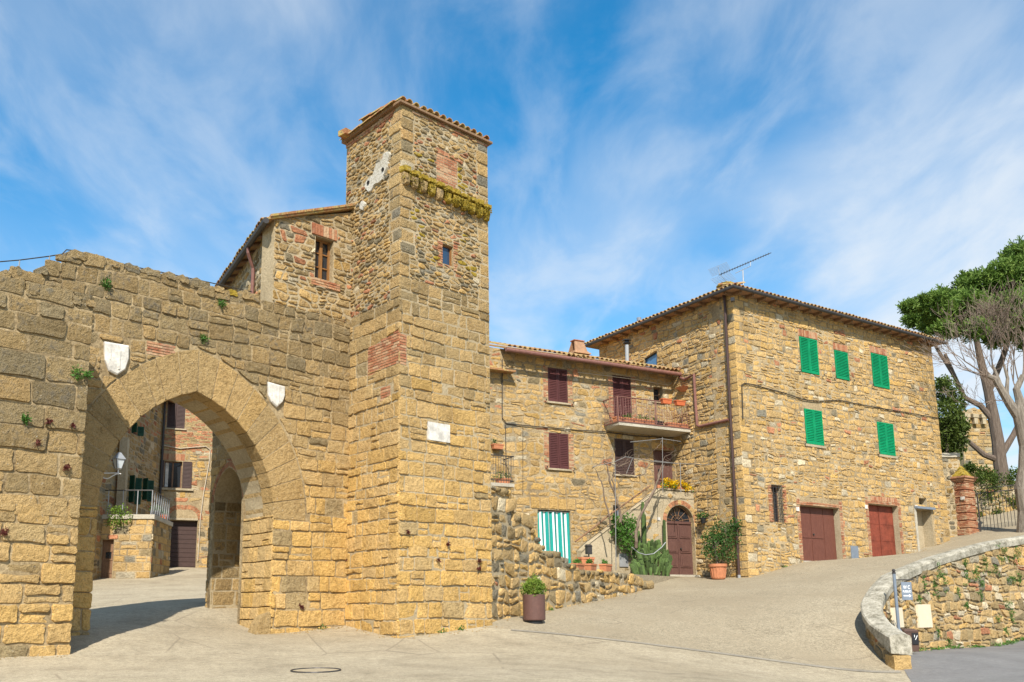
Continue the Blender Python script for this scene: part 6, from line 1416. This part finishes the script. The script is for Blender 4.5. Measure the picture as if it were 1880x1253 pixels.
brickwork(he, E_, u_l + .6, ew1[2] + .5, 9.75, 13.1, .27, .075, rng=rng, w=.015, ragged=.2, poly=None) if False else None
masonry(he, E_, coursed(u_l, u_r, 9.5, 13.1, (.075, .09), (.24, .34), rng, .01, 0.), rect(u_l, 9.6, u_r, 13.1), [rect(*ew1)], lambda u, v, r: (.5, r.gauss(1.15, .12), 1. if r.random() < .55 else .1, 1), rng, h=(0, .012), g=.006, ch=.01, rnd=.01, rough=0, name='brick', most=240, keep=lambda u, v: rng.random() < .88)
soldier(he, E_, ew2[0] - .1, ew2[2] + .1, ew2[3] + .04, .34, .09, rng=rng)
shuttered(he, E_, ew1, -.06, 'brownshut', 2, hooks=False)
w_ = window(he, E_, ew2, -.24, 'oldwood', (2, 1)); 
m = MB(); m.fbox(E_, ew2[0] + .08, ew2[0] + .22, ew2[1] + .06, ew2[3] - .06, -.235, -.225); m.build('curtain', M['white'], w_)
leafshutter(w_, E_, es_l[0][0], es_l[1][0] - .02, ew2[1], ew2[3], .03, 'brownshut'); leafshutter(w_, E_, es_r[0][0] + .02, es_r[1][0], ew2[1], ew2[3], .03, 'brownshut')
m = MB(); m.fbox(E_, es_l[0][0] - .1, es_r[1][0] + .1, ew2[1] - .12, ew2[1] - .02, -.2, .1); m.build('sill', M['stucco'], he)
m = MB(); a = eg; k = 12
for i in range(k): m.fbox(E_, a[0], a[2], 3.5 + (a[3] - 3.5) * i / k, 3.5 + (a[3] - 3.5) * (i + 1) / k - .015, -.30, -.25)
m.build('garage_door', M['brownshut'], he)
ring(he, E_, (eg[0] + eg[2]) / 2, (eg[2] - eg[0]) / 2, .45, (eg[2] - eg[0]) / 2 + .25, .7, eg[3] + .05, 7, 'arch_brick', -.1, lambda u, v, r: (.5, r.gauss(1., .1), 1., 1), rng, h=(.005, .012))
m = MB(); m.fbox(E_, eg[0], eg[2], eg[3] + .02, eg[3] + .12, -.05, .05); m.build('lintel', M['stucco'], he)
m = MB(); m.tube([E_(*E_.px(x, y, .06), .06) for x, y in ((282, 815), (305, 819), (330, 824), (352, 822), (378, 820), (386, 826), (384, 850), (374, 905), (368, 950), (363, 1030))], .025, 5); m.build('cable', M['palecable'], he)
m = MB(); m.tube([E_(*E_.px(x, y, .08), .08) for x, y in ((396, 700), (396, 860))], .08, 8); m.build('downpipe', M['gutter'], he)
m = MB(); er = E_.off(0); m.hexa([E_(u_l - .3, 13.2, .6), E_(u_r, 13.2, .6), E_(u_r, 15., -5), E_(u_l - .3, 15., -5), E_(u_l - .3, 13.3, .6), E_(u_r, 13.3, .6), E_(u_r, 15.1, -5), E_(u_l - .3, 15.1, -5)]); m.build('roof', M['tile'], he)
m = MB(); m.fbox(E_, u_l, u_r, 2.5, 13.2, -5, -.5); m.build('rear_wall', M['mortar'], he)
# left house of the lane
hf_ = thing('house', 'shaded stone house with green shutters lining the lane behind the arch', 'house', FW(-5, 3., 0))
def fpxr(x0, y0, x1, y1): return pxrect(FW, x0, y0, x1, y1)
fw1 = fpxr(237, 875, 247, 925); fw2 = fpxr(262, 880, 270, 920); fw3 = fpxr(242, 780, 252, 798)
core('wall_core', FW, rect(-14, 1., .0, 12.), [(rect(*fw1), .2), (rect(*fw2), .2), (rect(*fw3), .2)], .5, ['mortar_grey', 'brick'], hf_)
masonry(hf_, FW, coursed(-14, 0, 2.5, 12, (.2, .34), (.3, .7), rng, .07, .2, .05, 1.5), rect(-14, 2.5, -.05, 11.9), [rect(*fw1), rect(*fw2), rect(*fw3)], tint_rubble(.32, .14, .12, .12, .05, .95, .3), rng, h=(-.004, .03), g=.014, ch=.03, rnd=.05, rough=.014, most=200)
for r in (fw1, fw2, fw3):
    m = MB(); m.fbox(FW, r[0], r[2], r[1], r[3], -.2, -.17); w_ = m.build('window', M['dark'], hf_)
    for s, u in ((-1, r[0]), (1, r[2])):
        Fq = Frame(FW(u, 0, .02).xy, FW.az + 90 - s * 25); leafshutter(w_, Fq, .0, .27, r[1], r[3], 0, 'darkgreen')
m = MB(); m.hexa([FW(-14, 12., .5), FW(.3, 12., .5), FW(.3, 13.5, -4), FW(-14, 13.5, -4), FW(-14, 12.1, .5), FW(.3, 12.1, .5), FW(.3, 13.6, -4), FW(-14, 13.6, -4)]); m.build('roof', M['tile'], hf_)
m = MB(); m.tube([FW(-.15, 3.6, .1), FW(-.15, 12, .1)], .06, 8); m.build('downpipe', M['darkmetal'], hf_)
# terrace block
gt_ = thing('terrace', 'raised stone terrace block with iron railing in the lane behind the arch', 'terrace', G(-1, 3.1, 0)); gz1 = G.px(230, 945)[1]; gl = G.px(180, 1000)[0] - .6
gdr = pxrect(G, 184, 991, 207, 1066); gdr = (gdr[0], 3.0, gdr[2], gdr[3]); gsl = GS.px(313, 1000)[0]
core('wall_core', G, rect(gl, 2.4, -.02, gz1 - .18), [(rect(*gdr), .25)], .4, ['mortar', 'stucco'], gt_)
masonry(gt_, G, coursed(gl, 0, 2.8, gz1, (.24, .38), (.3, .7), rng, .02, .15), rect(gl, 2.8, .0, gz1 - .19), [rect(*gdr)], tint_rubble(.2, .12, .02, .12, .1, 1.1, .1), rng, h=(0, .03), g=.012, ch=.02, rnd=.03, rough=.012, most=110)
core('side_wall', GS, rect(.02, 2.4, gsl, gz1 - .18), [], .4, ['mortar'], gt_)
masonry(gt_, GS, coursed(0, gsl, 2.8, gz1, (.22, .36), (.3, .6), rng, .02, .15), rect(.0, 2.8, gsl, gz1 - .19), [], tint_rubble(.25, .12, .02, .12, .1, 1.05, .15), rng, h=(0, .03), g=.012, ch=.02, rnd=.03, rough=.012, name='side_stone', most=120)
gp = [G(gl, 0, .06), G(.06, 0, .06), GS(gsl, 0, .06), GS(gsl, 0, -4)]
gpp = [Vector((p.x, p.y)) for p in (G(gl, 0, .06), GS(-.06, 0, .07), GS(gsl, 0, .07), GS(gsl, 0, -4.4))]; m = MB(); m.hexa([(p.x, p.y, gz1 - .18) for p in gpp] + [(p.x, p.y, gz1) for p in gpp]); m.build('terrace_slab', M['concrete'], gt_)
m = MB(); m.fbox(G, gdr[0], gdr[2], 3., gdr[3], -.24, -.2)
for a, b in ((.05, .38), (.42, .6), (.66, .95)): m.fbox(G, gdr[0] + .06, gdr[2] - .06, 3.2 + (gdr[3] - 3.2) * a, 3.2 + (gdr[3] - 3.2) * b, -.2, -.18)
dj = m.build('door', M['oldwood'], gt_); m = MB(); m.fbox(G, gdr[0] + .15, gdr[2] - .12, gdr[3] - .75, gdr[3] - .5, -.178, -.17); m.build('pane', M['glass'], dj)
rl = gz1 + 1.0; gr = MB(); gr.tube([G(gl, rl, -.1), G(-.1, rl, -.1), GS(gsl, rl, -.1)], .025, 6); gr.build('top_rail', M['darkmetal'], gt_)
for i in range(5): m = MB(); u = gl + (-.1 - gl) * (i + .5) / 4.5; m.tube([G(u, gz1, -.1), G(u, rl, -.1)], .02, 5); m.build('post', M['galv'], gt_)
for i in range(9):
    m = MB(); u = gsl * (i + .5) / 9; d = gsl / 9 * .45; m.tube([GS(u - d, gz1, -.1), GS(u - d * .2, gz1 + .6, -.1), GS(u, rl, -.1), GS(u + d * .2, gz1 + .6, -.1), GS(u + d, gz1, -.1)], .014, 5); m.build('baluster', M['galv'], gt_)
m = MB(); cx_, _ = G.px(222, 930, -1.4); m.fbox(G, cx_ - .16, cx_ + .16, gz1, gz1 + 3.4, -1.56, -1.24); m.build('porch_column', M['stucco'], gt_)
for k, (x, sd, mt, lb) in enumerate(((286, 51, 'black', 'dark pot of fresh green leaves behind the terrace balusters'), (301, 52, 'redpot', 'small red pot with green plant at the end of the terrace railing'))):
    u = GS.px(x, 945, -.3)[0]; flowerpot('flower_pot', lb, 'flower pot', GS, u, gz1 + .003, -.32, .42, .36, .3, mt, 4, 'pots on the terrace', 'weed', .22, sd)
rs = np.random.RandomState(77); c = G(G.px(219, 955)[0], G.px(219, 950)[1], .12); tag(leaf_obj('trailing_plant', [leaf_quads(rs, ball_points(rs, c, (.5, .3, .5), 500, .2), .1)], 'boxleaf'), 'bushy trailing plant spilling over the terrace edge', 'plant')
# street lantern on a bracket
lY = 37.3; ln = thing('street_lantern', 'pale wall lantern on a scrolled white bracket seen through the arch', 'lantern', at_depth(218, 868, lY))
def lq(x, y): return at_depth(x, y, lY)
c = lq(218, 848); a = lq(218, 860).z; b = lq(218, 844).z; t_ = lq(218, 833).z
def frus(m, z0, r0, z1, r1): m.lathe((c.x, c.y, 0), [(r0, z0), (r1, z1)], 4)
m = MB(); frus(m, a, .14, b, .25); m.build('glass', M['frost'], ln); m = MB(); frus(m, b + .003, .30, b + .22, .13); frus(m, b + .221, .13, b + .28, .08); frus(m, a - .06, .1, a - .003, .15); m.build('lamp_roof', M['galv'], ln)
m = MB()
for i in range(4): q = pi / 2 * i; m.tube([(c.x + cos(q) * .145, c.y + sin(q) * .145, a), (c.x + cos(q) * .255, c.y + sin(q) * .255, b)], .016, 5)
m.build('frame', M['darkmetal'], ln)
m = MB(); wx = FW(lY - FW.o.y, 0, .0).x; zz = lq(205, 869).z; m.tube([(wx, lY, zz), (c.x + .02, lY, zz)], .02, 6); m.tube([(c.x, lY, zz - .06), (c.x, lY, a - .05)], .025, 6); m.tube([(wx + 1.1 * k, lY, zz - .12 - .1 * sin(k * 7)) for k in np.linspace(0, .75, 12)], .018, 6); m.build('bracket', M['signwhite'], ln)
# small plate in the niche
u, v = PN.px(446, 967); m = MB(); m.fbox(PN, u - .12, u + .12, v - .16, v + .16, .02, .04); m.build('plate', M['white'], gate)
# ================================================================== GATE PILLAR, IRON GATE, BANK, TREES
PL = at_depth(1772, 985, 44.0); PF = Frame((PL.x, PL.y), 56); zb = 4.6
pil = thing('gate_pillar', 'banded red brick gate pillar with stone cap beside the tall house', 'pillar', (PL.x, PL.y, zb))
def pz(y): return at_depth(1772, y, 43.6).z
def ringbox(m, r, z0, z1): m.fbox(PF, -r, r, z0, z1, -r, r)
m = MB(); ringbox(m, .36, zb - .3, pz(885)); m.build('pillar_core', M['brick'], pil)
def brick_band(r, z0, z1):
    nb = max(1, int(round((z1 - z0) / .075))); bh = (z1 - z0) / nb
    for s, Fq in enumerate((PF.off(r), Frame(PF(-r, 0, 0).xy, PF.az - 90, -1))):
        for j in range(nb):
            u = -r - (.12 if j % 2 else 0)
            while u < r - .02:
                a, b_ = max(u, -r), min(u + .25, r); 
                if b_ - a > .04: brick(pil, Fq, (a + b_) / 2, z0 + (j + .5) * bh, b_ - a - .01, bh - .01, .012 if s == 0 else .014, .09)
                u += .25
bands = [(983, 951, .47), (947, 929, .43), (926, 910, .43), (907, 893, .43)]
zt_p = pz(886); zs = [zb - .1, zb + .62, zb + 1.06, zb + 1.5, zb + 1.94, zb + 2.4]
zs = list(np.linspace(pz(984), zt_p, 8))
for i in range(7): brick_band(.46 if i == 0 else .43 if i % 1 == 0 else .4, zs[i] + .03, zs[i + 1] - .03)
m = MB(); ringbox(m, .395, pz(990), zt_p); m.build('brick_joint_core', M['brick'], pil)
m = MB(); ringbox(m, .46, zt_p, zt_p + .09); ringbox(m, .52, zt_p + .09, zt_p + .2); ringbox(m, .58, zt_p + .2, zt_p + .28); m.build('cornice', M['brick'], pil)
m = MB(); z0 = zt_p + .285; p8 = [PF(-.5, z0, -.5), PF(.5, z0, -.5), PF(.5, z0, .5), PF(-.5, z0, .5), PF(-.12, z0 + .55, -.12), PF(.12, z0 + .55, -.12), PF(.12, z0 + .55, .12), PF(-.12, z0 + .55, .12)]; m.hexa(p8); m.build('cap', M['moss'], pil)
pf2 = Frame(PF(-.46, 0, 0).xy, PF.az - 90, -1); u, v = pf2.px(1768, 915); m = MB(); m.fbox(pf2, u - .1, u + .1, v - .07, v + .07, .03, .05); m.build('number_plate', M['white'], pil)
# wall between the tall house and the pillar
D2 = DR(LR, 0, -1.6); bwl = Frame(D2.xy, degrees(atan2(PL.x - D2.x, PL.y - .2 - D2.y))); bl = (Vector((PL.x, PL.y)) - D2.xy).length
bw2 = thing('garden_wall', 'narrow stretch of old rubble wall between the tall house and the brick pillar', 'wall', bwl(bl / 2, 4.7, 0)); bt = at_depth(1742, 838, 43.5).z
core('wall_core', bwl, rect(-.5, 3.5, bl, bt), [], .5, ['mortar_grey'], bw2)
masonry(bw2, bwl, coursed(-.5, bl, 4., bt, (.2, .34), (.24, .5), rng, .04, .2), rect(-.5, 4., bl, bt), [], tint_rubble(.3, .16, .05, .16, .05, .95, .3), rng, h=(0, .05), g=.016, ch=.04, rnd=.06, rough=.02, most=120)
m = MB(); m.fbox(bwl, -.5, bl, bt, bt + .2, -.55, .08); m.build('coping', M['concrete'], bw2)
# bank behind the gate
BK = Frame((16.0, 48.0), 90); bk = thing('garden_wall', 'overgrown stone bank wall behind the iron gate', 'wall', BK(10, 5, 0)); bkt = at_depth(1830, 884, 48).z
core('wall_core', BK, rect(0, 3.5, 40, bkt), [], .5, ['mortar_grey'], bk)
masonry(bk, BK, rubble(6, 16, 5.5, bkt + .1, .42, .22, rng, .4, .2), rect(6, 5.9, 16, bkt), [], tint_rubble(.3, .15, .03, .2, .1, 1., .3), rng, h=(0, .06), g=.018, ch=.04, rnd=.06, rough=.02, most=150)
m = MB(); m.fbox(BK, 0, 40, 4.0, 5.95, .0, .25); m.build('concrete_foot', M['concrete'], bk)
rs = np.random.RandomState(31); parts = []
for k in range(130):
    u = rs.uniform(7, 14); v = rs.uniform(5.9, bkt + .15) if k % 3 else bkt + rs.uniform(-.1, .2); parts.append(leaf_quads(rs, ball_points(rs, BK(u, v, .1), (.3, .15, .28), 45, .1), .11))
tag(leaf_obj('ivy', parts, 'ever'), 'ivy and weeds growing over the bank wall behind the gate', 'ivy', None, 'stuff')
# iron gate
ig = thing('iron_gate', 'thin rusty iron garden gate between the brick pillar and the bare tree', 'gate', (PL.x + .7, PL.y - .1, zb)); IG = Frame((PL.x + .62, PL.y - .25), 94)
for i in range(15):
    m = MB(); u = i * .16; m.tube([IG(u, 4.7, 0), IG(u, pz(905) + .25 * (i / 14.) + .1 * (i % 2), 0)], .014 if i else .035, 5); m.build('bar', M['darkmetal'], ig)
for y in (4.95, pz(906), pz(898)): m = MB(); m.tube([IG(0, y, 0), IG(2.3, y + .22, 0)], .018, 5); m.build('rail', M['darkmetal'], ig)
m = MB(); c = IG(1.2, pz(896) + .25, 0); m.tube([c + Vector((.12 * cos(a), 0, .12 * sin(a))) for a in np.linspace(0, 2 * pi, 12)], .014, 5); m.build('scroll', M['darkmetal'], ig)
# bare tree
btb = at_depth(1868, 975, 40.5); bt_ = thing('bare_tree', 'pale barked leafless tree with knotted trunk beside the iron gate', 'tree', (btb.x, btb.y, gz(btb.x, btb.y)))
def tp(x, y, Y=40.5): return at_depth(x, y, Y)
m = MB(); r0 = random.Random(4)
trunk = [(1886, 990), (1885, 940), (1881, 900), (1883, 860), (1885, 820), (1879, 780), (1870, 750)]; m.tube([tp(x, y) for x, y in trunk], [.44, .36, .40, .30, .31, .36, .30], 12)
m.tube([tp(1880, 896), tp(1866, 893)], .26, 8, r1=.2)
limbs = [([(1876, 775), (1854, 742), (1838, 715), (1826, 695), (1812, 690)], .24, .10), ([(1872, 760), (1872, 735), (1866, 715), (1878, 690)], .22, .12), ([(1876, 765), (1890, 735), (1910, 700)], .2, .1), ([(1838, 715), (1832, 695), (1822, 670)], .12, .05), ([(1850, 742), (1848, 720), (1850, 695), (1843, 670)], .12, .05)]
tips = []
for pts, a, b in limbs: m.tube([tp(x, y) for x, y in pts], a, 8, r1=b)
m.build('trunk', M['bark'], bt_)
tw_ = MB()
for (x, y), (dx, dz_), r, l in (((1812, 690), (-.7, .5), .07, 1.4), ((1822, 670), (-.35, .9), .05, 1.4), ((1843, 670), (-.1, 1), .05, 1.5), ((1826, 695), (-.8, .25), .05, 1.3), ((1878, 690), (.2, 1), .08, 1.5), ((1850, 695), (.1, 1), .05, 1.4), ((1866, 715), (-.2, 1), .05, 1.3), ((1838, 715), (-.9, .1), .04, 1.2), ((1910, 700), (.3, 1), .08, 1.5), ((1812, 690), (-.9, .1), .05, 1.4), ((1832, 690), (-.5, .8), .04, 1.3), ((1860, 700), (-.05, 1), .05, 1.5), ((1845, 735), (-.95, -.05), .035, 1.2), ((1820, 690), (-.6, .7), .05, 1.6), ((1870, 700), (-.3, .9), .05, 1.6)):
    branches(tw_, tp(x, y), Vector((dx, r0.uniform(-.4, .4), dz_)), r * .62, l * .9, 4, r0, .5, .62, .10, tips, (2, 4), .2, 5, .007)
tw_.build('twigs', M['twig'], bt_)
# umbrella pine
pY = 53.0; pb_ = at_depth(1842, 885, pY); pine = thing('pine_tree', 'large umbrella pine with dense dark green crown above the tall house corner', 'tree', (pb_.x, pb_.y, 7.9))
def pp(x, y, dY=0.): return at_depth(x, y, pY + dY)
m = MB(); m.tube([pp(1845, 905), pp(1836, 850), (pp(1832, 810)), pp(1824, 765), pp(1815, 720), pp(1800, 660), pp(1790, 610)], [.44, .36, .33, .30, .26, .2, .14], 10)
m.tube([pp(1832, 845), pp(1806, 835), pp(1775, 808), pp(1750, 795)], .2, 8, r1=.1); m.tube([pp(1826, 775), pp(1800, 745), pp(1770, 730), pp(1752, 690), pp(1735, 650)], .2, 8, r1=.09); m.tube([pp(1815, 720), pp(1840, 660), pp(1860, 600), pp(1875, 540)], .2, 8, r1=.1); m.tube([pp(1836, 840), pp(1860, 800), pp(1890, 740), pp(1910, 640)], .2, 8, r1=.1); m.tube([pp(1860, 600), pp(1835, 575), pp(1815, 570)], .12, 6, r1=.05)
m.tube([pp(1752, 690), pp(1720, 640), pp(1700, 600)], .13, 6, r1=.05); m.build('trunk', M['darkbark'], pine)
rs = np.random.RandomState(8); parts = []
blobs = [(1690, 575, 26), (1678, 590, 16), (1712, 560, 28), (1735, 578, 32), (1705, 600, 18), (1740, 552, 24), (1760, 595, 28), (1765, 562, 30), (1785, 535, 30), (1800, 575, 36), (1815, 520, 34), (1835, 555, 38), (1850, 505, 38), (1870, 470, 30), (1885, 540, 44), (1880, 590, 40), (1905, 480, 40), (1930, 530, 50), (1925, 590, 45), (1845, 600, 30), (1790, 605, 22), (1720, 585, 24), (1950, 470, 40), (1960, 560, 50), (1668, 565, 12), (1750, 608, 18), (1830, 620, 22), (1775, 515, 16), (1890, 625, 24), (1870, 560, 30), (1730, 605, 16), (1785, 560, 26)]
for i, (x, y, r) in enumerate(blobs):
    c = pp(x, y, rs.uniform(-3, 3)); rad = r / 1748 * pY * 1.1; n = int(85 * (r / 20.) ** 2) + 60
    cc = ball_points(rs, c, (rad, rad * 1.2, rad * .72), n, .55); tips_ = np.repeat(cc, 9, 0); d = rs.normal(size=(len(tips_), 3)); d[:, 2] += .7; d /= np.linalg.norm(d, axis=1)[:, None]; l = rs.uniform(.22, .38, len(tips_))[:, None]; sd = np.cross(d, rs.normal(size=d.shape)); sd /= np.linalg.norm(sd, axis=1)[:, None]
    v = np.stack([tips_ - sd * .018, tips_ + sd * .018, tips_ + d * l + sd * .03, tips_ + d * l - sd * .03], 1).reshape(-1, 3); parts.append((v, np.arange(len(v)).reshape(-1, 4)))
leaf_obj('crown', parts, 'pine', pine)
# evergreen bush between house and tree
eb = thing('evergreen_bush', 'tall dense evergreen bush rising behind the garden wall at the house corner', 'bush', (at_depth(1738, 850, 48.6).x, 48.6, 7.9)); rs = np.random.RandomState(15); parts = []
for x, y, r, n in ((1738, 720, 28, 900), (1730, 760, 34, 1100), (1752, 745, 26, 800), (1745, 790, 34, 1100), (1760, 785, 22, 600), (1728, 810, 30, 800), (1755, 815, 24, 600), (1728, 705, 16, 300), (1742, 835, 24, 500)):
    c = at_depth(x, y, 48.8 + rs.uniform(-.5, .8)); rad = r / 1748 * 48.8; parts.append(leaf_quads(rs, ball_points(rs, c, (rad, rad, rad), n, .4), .17, .5, .4))
leaf_obj('foliage', parts, 'ever', eb); m = MB(); m.tube([(at_depth(1738, 850, 48.6).x, 48.8, 7.7), at_depth(1738, 760, 48.8)], .12, 6, r1=.05); m.build('stem', M['darkbark'], eb)
for k, (x, y, r) in enumerate(((1800, 868, 20), (1815, 875, 16), (1868, 872, 18), (1780, 860, 12))):
    c = at_depth(x, y, 50.5); rad = r / 1748 * 50.5; o = leaf_obj('bush', [leaf_quads(rs, ball_points(rs, c, (rad, rad, rad * .8), 420, .3), .15)], 'ever'); tag(o, ('rounded green bush before the ruined tower', 'low green bush at the pine foot', 'green bush behind the bare trunk', 'small bush just above the brick pillar')[k], 'bush', 'bushes on the bank')
# ruined tower beyond
rt = thing('ruined_tower', 'distant ruined stone tower with corbelled head seen through the branches', 'tower', at_depth(1795, 850, 74)); RT = Frame(at_depth(1795, 850, 74), 80); ra = RT.px(1766, 800)[0]; rb = RT.px(1832, 800)[0]; rtt = RT.px(1790, 748)[1]; rt0 = 8.
rtp = [(ra, rt0), (rb, rt0), (rb - .1, rtt - 2.3), (rb - 1.2, rtt - .4), (ra + 1.4, rtt), (ra, rtt - .5)]
core('wall_core', RT, rtp, [], 3.5, ['mortar'], rt)
masonry(rt, RT, coursed(ra, rb, rt0, rtt, (.24, .4), (.4, .9), rng, .04, .15), rect(ra, rt0, rb, rtt), [], tint_rubble(.28, .14, .04, .15, .1, 1., .3), rng, h=(0, .06), g=.02, ch=.04, rnd=.05, rough=.02, most=160, nonconvex=rtp)
cbv = RT.px(1770, 768)[1]
for i in range(4): m = MB(); u = ra + .25 + i * .75; m.fbox(RT, u, u + .3, cbv - .5, cbv, .0, .35); m.fbox(RT, u - .1, u + .4, cbv, cbv + .3, .0, .4); m.build('corbel', M['stucco'], rt)
# ================================================================== STREET DETAILS
def disc(name, x, y, Y, r, mat, label, cat, group=None, slots=True):
    c = at_depth(x, y, Y)
    for _ in range(30):
        g = gz(c.x, c.y); rr = ray(x, y); t = (g - EYE) / rr.z if abs(rr.z) > 1e-6 else Y; c = Vector((rr.x * t, rr.y * t, g)) if 5 < t < 60 else c; 
        if not 5 < t < 60: break
    t = thing(name, label, cat, (c.x, c.y, gz(c.x, c.y)), group); m = MB(); n = 28
    P_ = lambda a, q, z: Vector((c.x + cos(a) * q, c.y + sin(a) * q, rz(c.x + cos(a) * q, c.y + sin(a) * q) + z))
    m.tube([P_(2 * pi * i / n, r, .008) for i in range(n + 1)], .014, 5, cap=False); m.build('rim', M['darkmetal'], t)
    vs = [P_(2 * pi * i / n, r * .985, .005) for i in range(n)] + [P_(0, 0, .006)]; m = MB(); m.add(vs, [(i, (i + 1) % n, n) for i in range(n)]); m.build('lid', M[mat], t); return t
M['lid'] = make_plain('cast_lid', (.40, .325, .21), .7, .1, .2, .006, sc=20.)
disc('manhole_cover', 580, 1232, 14.0, .36, 'lid', 'round manhole cover set in the plaza asphalt before the tower', 'manhole'); disc('manhole_cover', 1316, 1093, 30.0, .5, 'lid', 'round manhole cover on the ramp below the tall house', 'manhole')
disc('drain_cover', 622, 1173, 18.7, .17, 'grey', 'small dark drain cover near the inner corner of gate and tower', 'drain', 'small covers'); disc('drain_cover', 655, 1178, 18.4, .17, 'grey', 'small dark drain cover just before the tower corner', 'drain', 'small covers'); disc('drain_cover', 912, 1143, 22.1, .2, 'grey', 'small dark cover at the foot of the ruined wall', 'drain', 'small covers')
# drain strip across the foot of the ramp
a = at_depth(938, 1152, 21.4); b = Vector((9.0, 20.7, 0)); m = MB(); n = 60; dv = (b.xy - a.xy).normalized(); nv = Vector((-dv.y, dv.x))
for i in range(n + 1):
    p = a.xy.lerp(b.xy, i / n)
    for s, w in ((0, -.09), (1, .09)): q = p + nv * w; m.v.append(Vector((q.x, q.y, rz(q.x, q.y) + .010)))
for i in range(n): m.f.append((i * 2, i * 2 + 1, i * 2 + 3, i * 2 + 2)); m.m.append(0)
M['strip'] = make_mortar('worn_concrete', (.22, .195, .155), (.34, .30, .235), 1.); tag(m.build('drain_strip', M['strip']), 'worn concrete drain strip crossing the foot of the ramp', 'drain strip')
# weeds and dry tufts on the old walls
rs = np.random.RandomState(3)
for i, (F, x, y, k, mt, lb, g) in enumerate(((B, 192, 523, 1., 'weed', 'green tuft high on the gate wall near the buttress', 'green tufts'), (B, 373, 622, .7, 'weed', 'green tuft just above the arch crown', 'green tufts'), (B, 405, 556, .7, 'weed', 'green tuft below the wall head by the gate house', 'green tufts'), (A, 140, 685, .9, 'weed', 'larger green sprig in a buttress joint beside the arch', 'green tufts'), (A, 158, 690, .6, 'weed', 'smaller green sprig at the very edge of the buttress', 'green tufts'), (A, 40, 771, .7, 'weed', 'green tuft low in the buttress face', 'green tufts'), (A, 88, 775, 0.36, 'redweed', None, 0), (A, 66, 815, 0.36, 'redweed', None, 0), (A, 130, 783, 0.25, 'redweed', None, 0), (A, 120, 860, 0.36, 'redweed', None, 0), (A, 8, 977, 0.43, 'redweed', None, 0), (T2, 745, 977, 0.29, 'redweed', None, 0), (T2, 820, 1000, 0.29, 'redweed', None, 0), (T2, 801, 1030, 0.25, 'redweed', None, 0), (T2, 877, 1030, 0.29, 'redweed', None, 0), (B, 551, 1115, 0.36, 'redweed', None, 0), (B, 637, 1028, 0.25, 'redweed', None, 0), (T2, 876, 1043, 0.36, 'redweed', None, 0))):
    u, v = F.px(x, y); parts = [leaf_quads(rs, ball_points(rs, F(u + rs.uniform(-.08, .08) * k, v + rs.uniform(-.08, .08) * k, .06), (.09 * k, .08 * k, .10 * k), int(50 * k), .1), .05) for _ in range(3)]
    tag(leaf_obj('wall_plant', parts, mt), lb or 'small dark red dried plant clinging to the wall joints', 'plant', g or 'dried red plants')
# grit and crumbs gathered along the wall feet
rs = np.random.RandomState(61); m = MB()
for F, a, b, n in ((A, -9.2, aR, 60), (B, AC + AH, .0, 70), (T2, 0, TW2, 80), (T1, 0, 2.0, 50), (W, 0, wend, 160), (DR, .2, LR, 160), (DL, 0, 2.6, 40)):
    for _ in range(n):
        u = rs.uniform(a, b); p = F(u, 0, .04 + abs(rs.normal()) * .13); r = rs.uniform(.008, .03); z = rz(p.x, p.y)
        q = [Vector((p.x + r * cos(t + _), p.y + r * sin(t + _), z - .003)) for t in (0, 1.6, 3.1, 4.7)]; top_ = Vector((p.x + rs.uniform(-.3, .3) * r, p.y, z + r * rs.uniform(.5, 1.1)))
        m.add(q + [top_], [(0, 1, 4), (1, 2, 4), (2, 3, 4), (3, 0, 4)])
o = m.build('grit', M['stone'], None, 'stuff', tint=(.45, .9, .2, 1)); o['label'] = 'loose grit and stone crumbs along the foot of the walls'; o['category'] = 'grit'
for k, (F, x, y, lb) in enumerate(((T2, 812, 1163, 'green weed at the foot of the tower'), (T2, 845, 1158, 'low weed at the tower foot near the planter'), (B, 590, 1168, 'sparse weed where the gate wall meets the paving'), (W, 1010, 1122, 'weed at the foot of the ruined wall behind the planter'), (DR, 1440, 1043, 'weed below the barred window of the tall house'))):
    u, v = F.px(x, y, .05); p = F(u, 0, .06); z = rz(p.x, p.y); tag(leaf_obj('weed', [leaf_quads(rs, ball_points(rs, (p.x, p.y, z + .03), (.12, .06, .05), 40, .1), .05)], 'weed'), lb, 'weed', 'weeds at the wall feet')
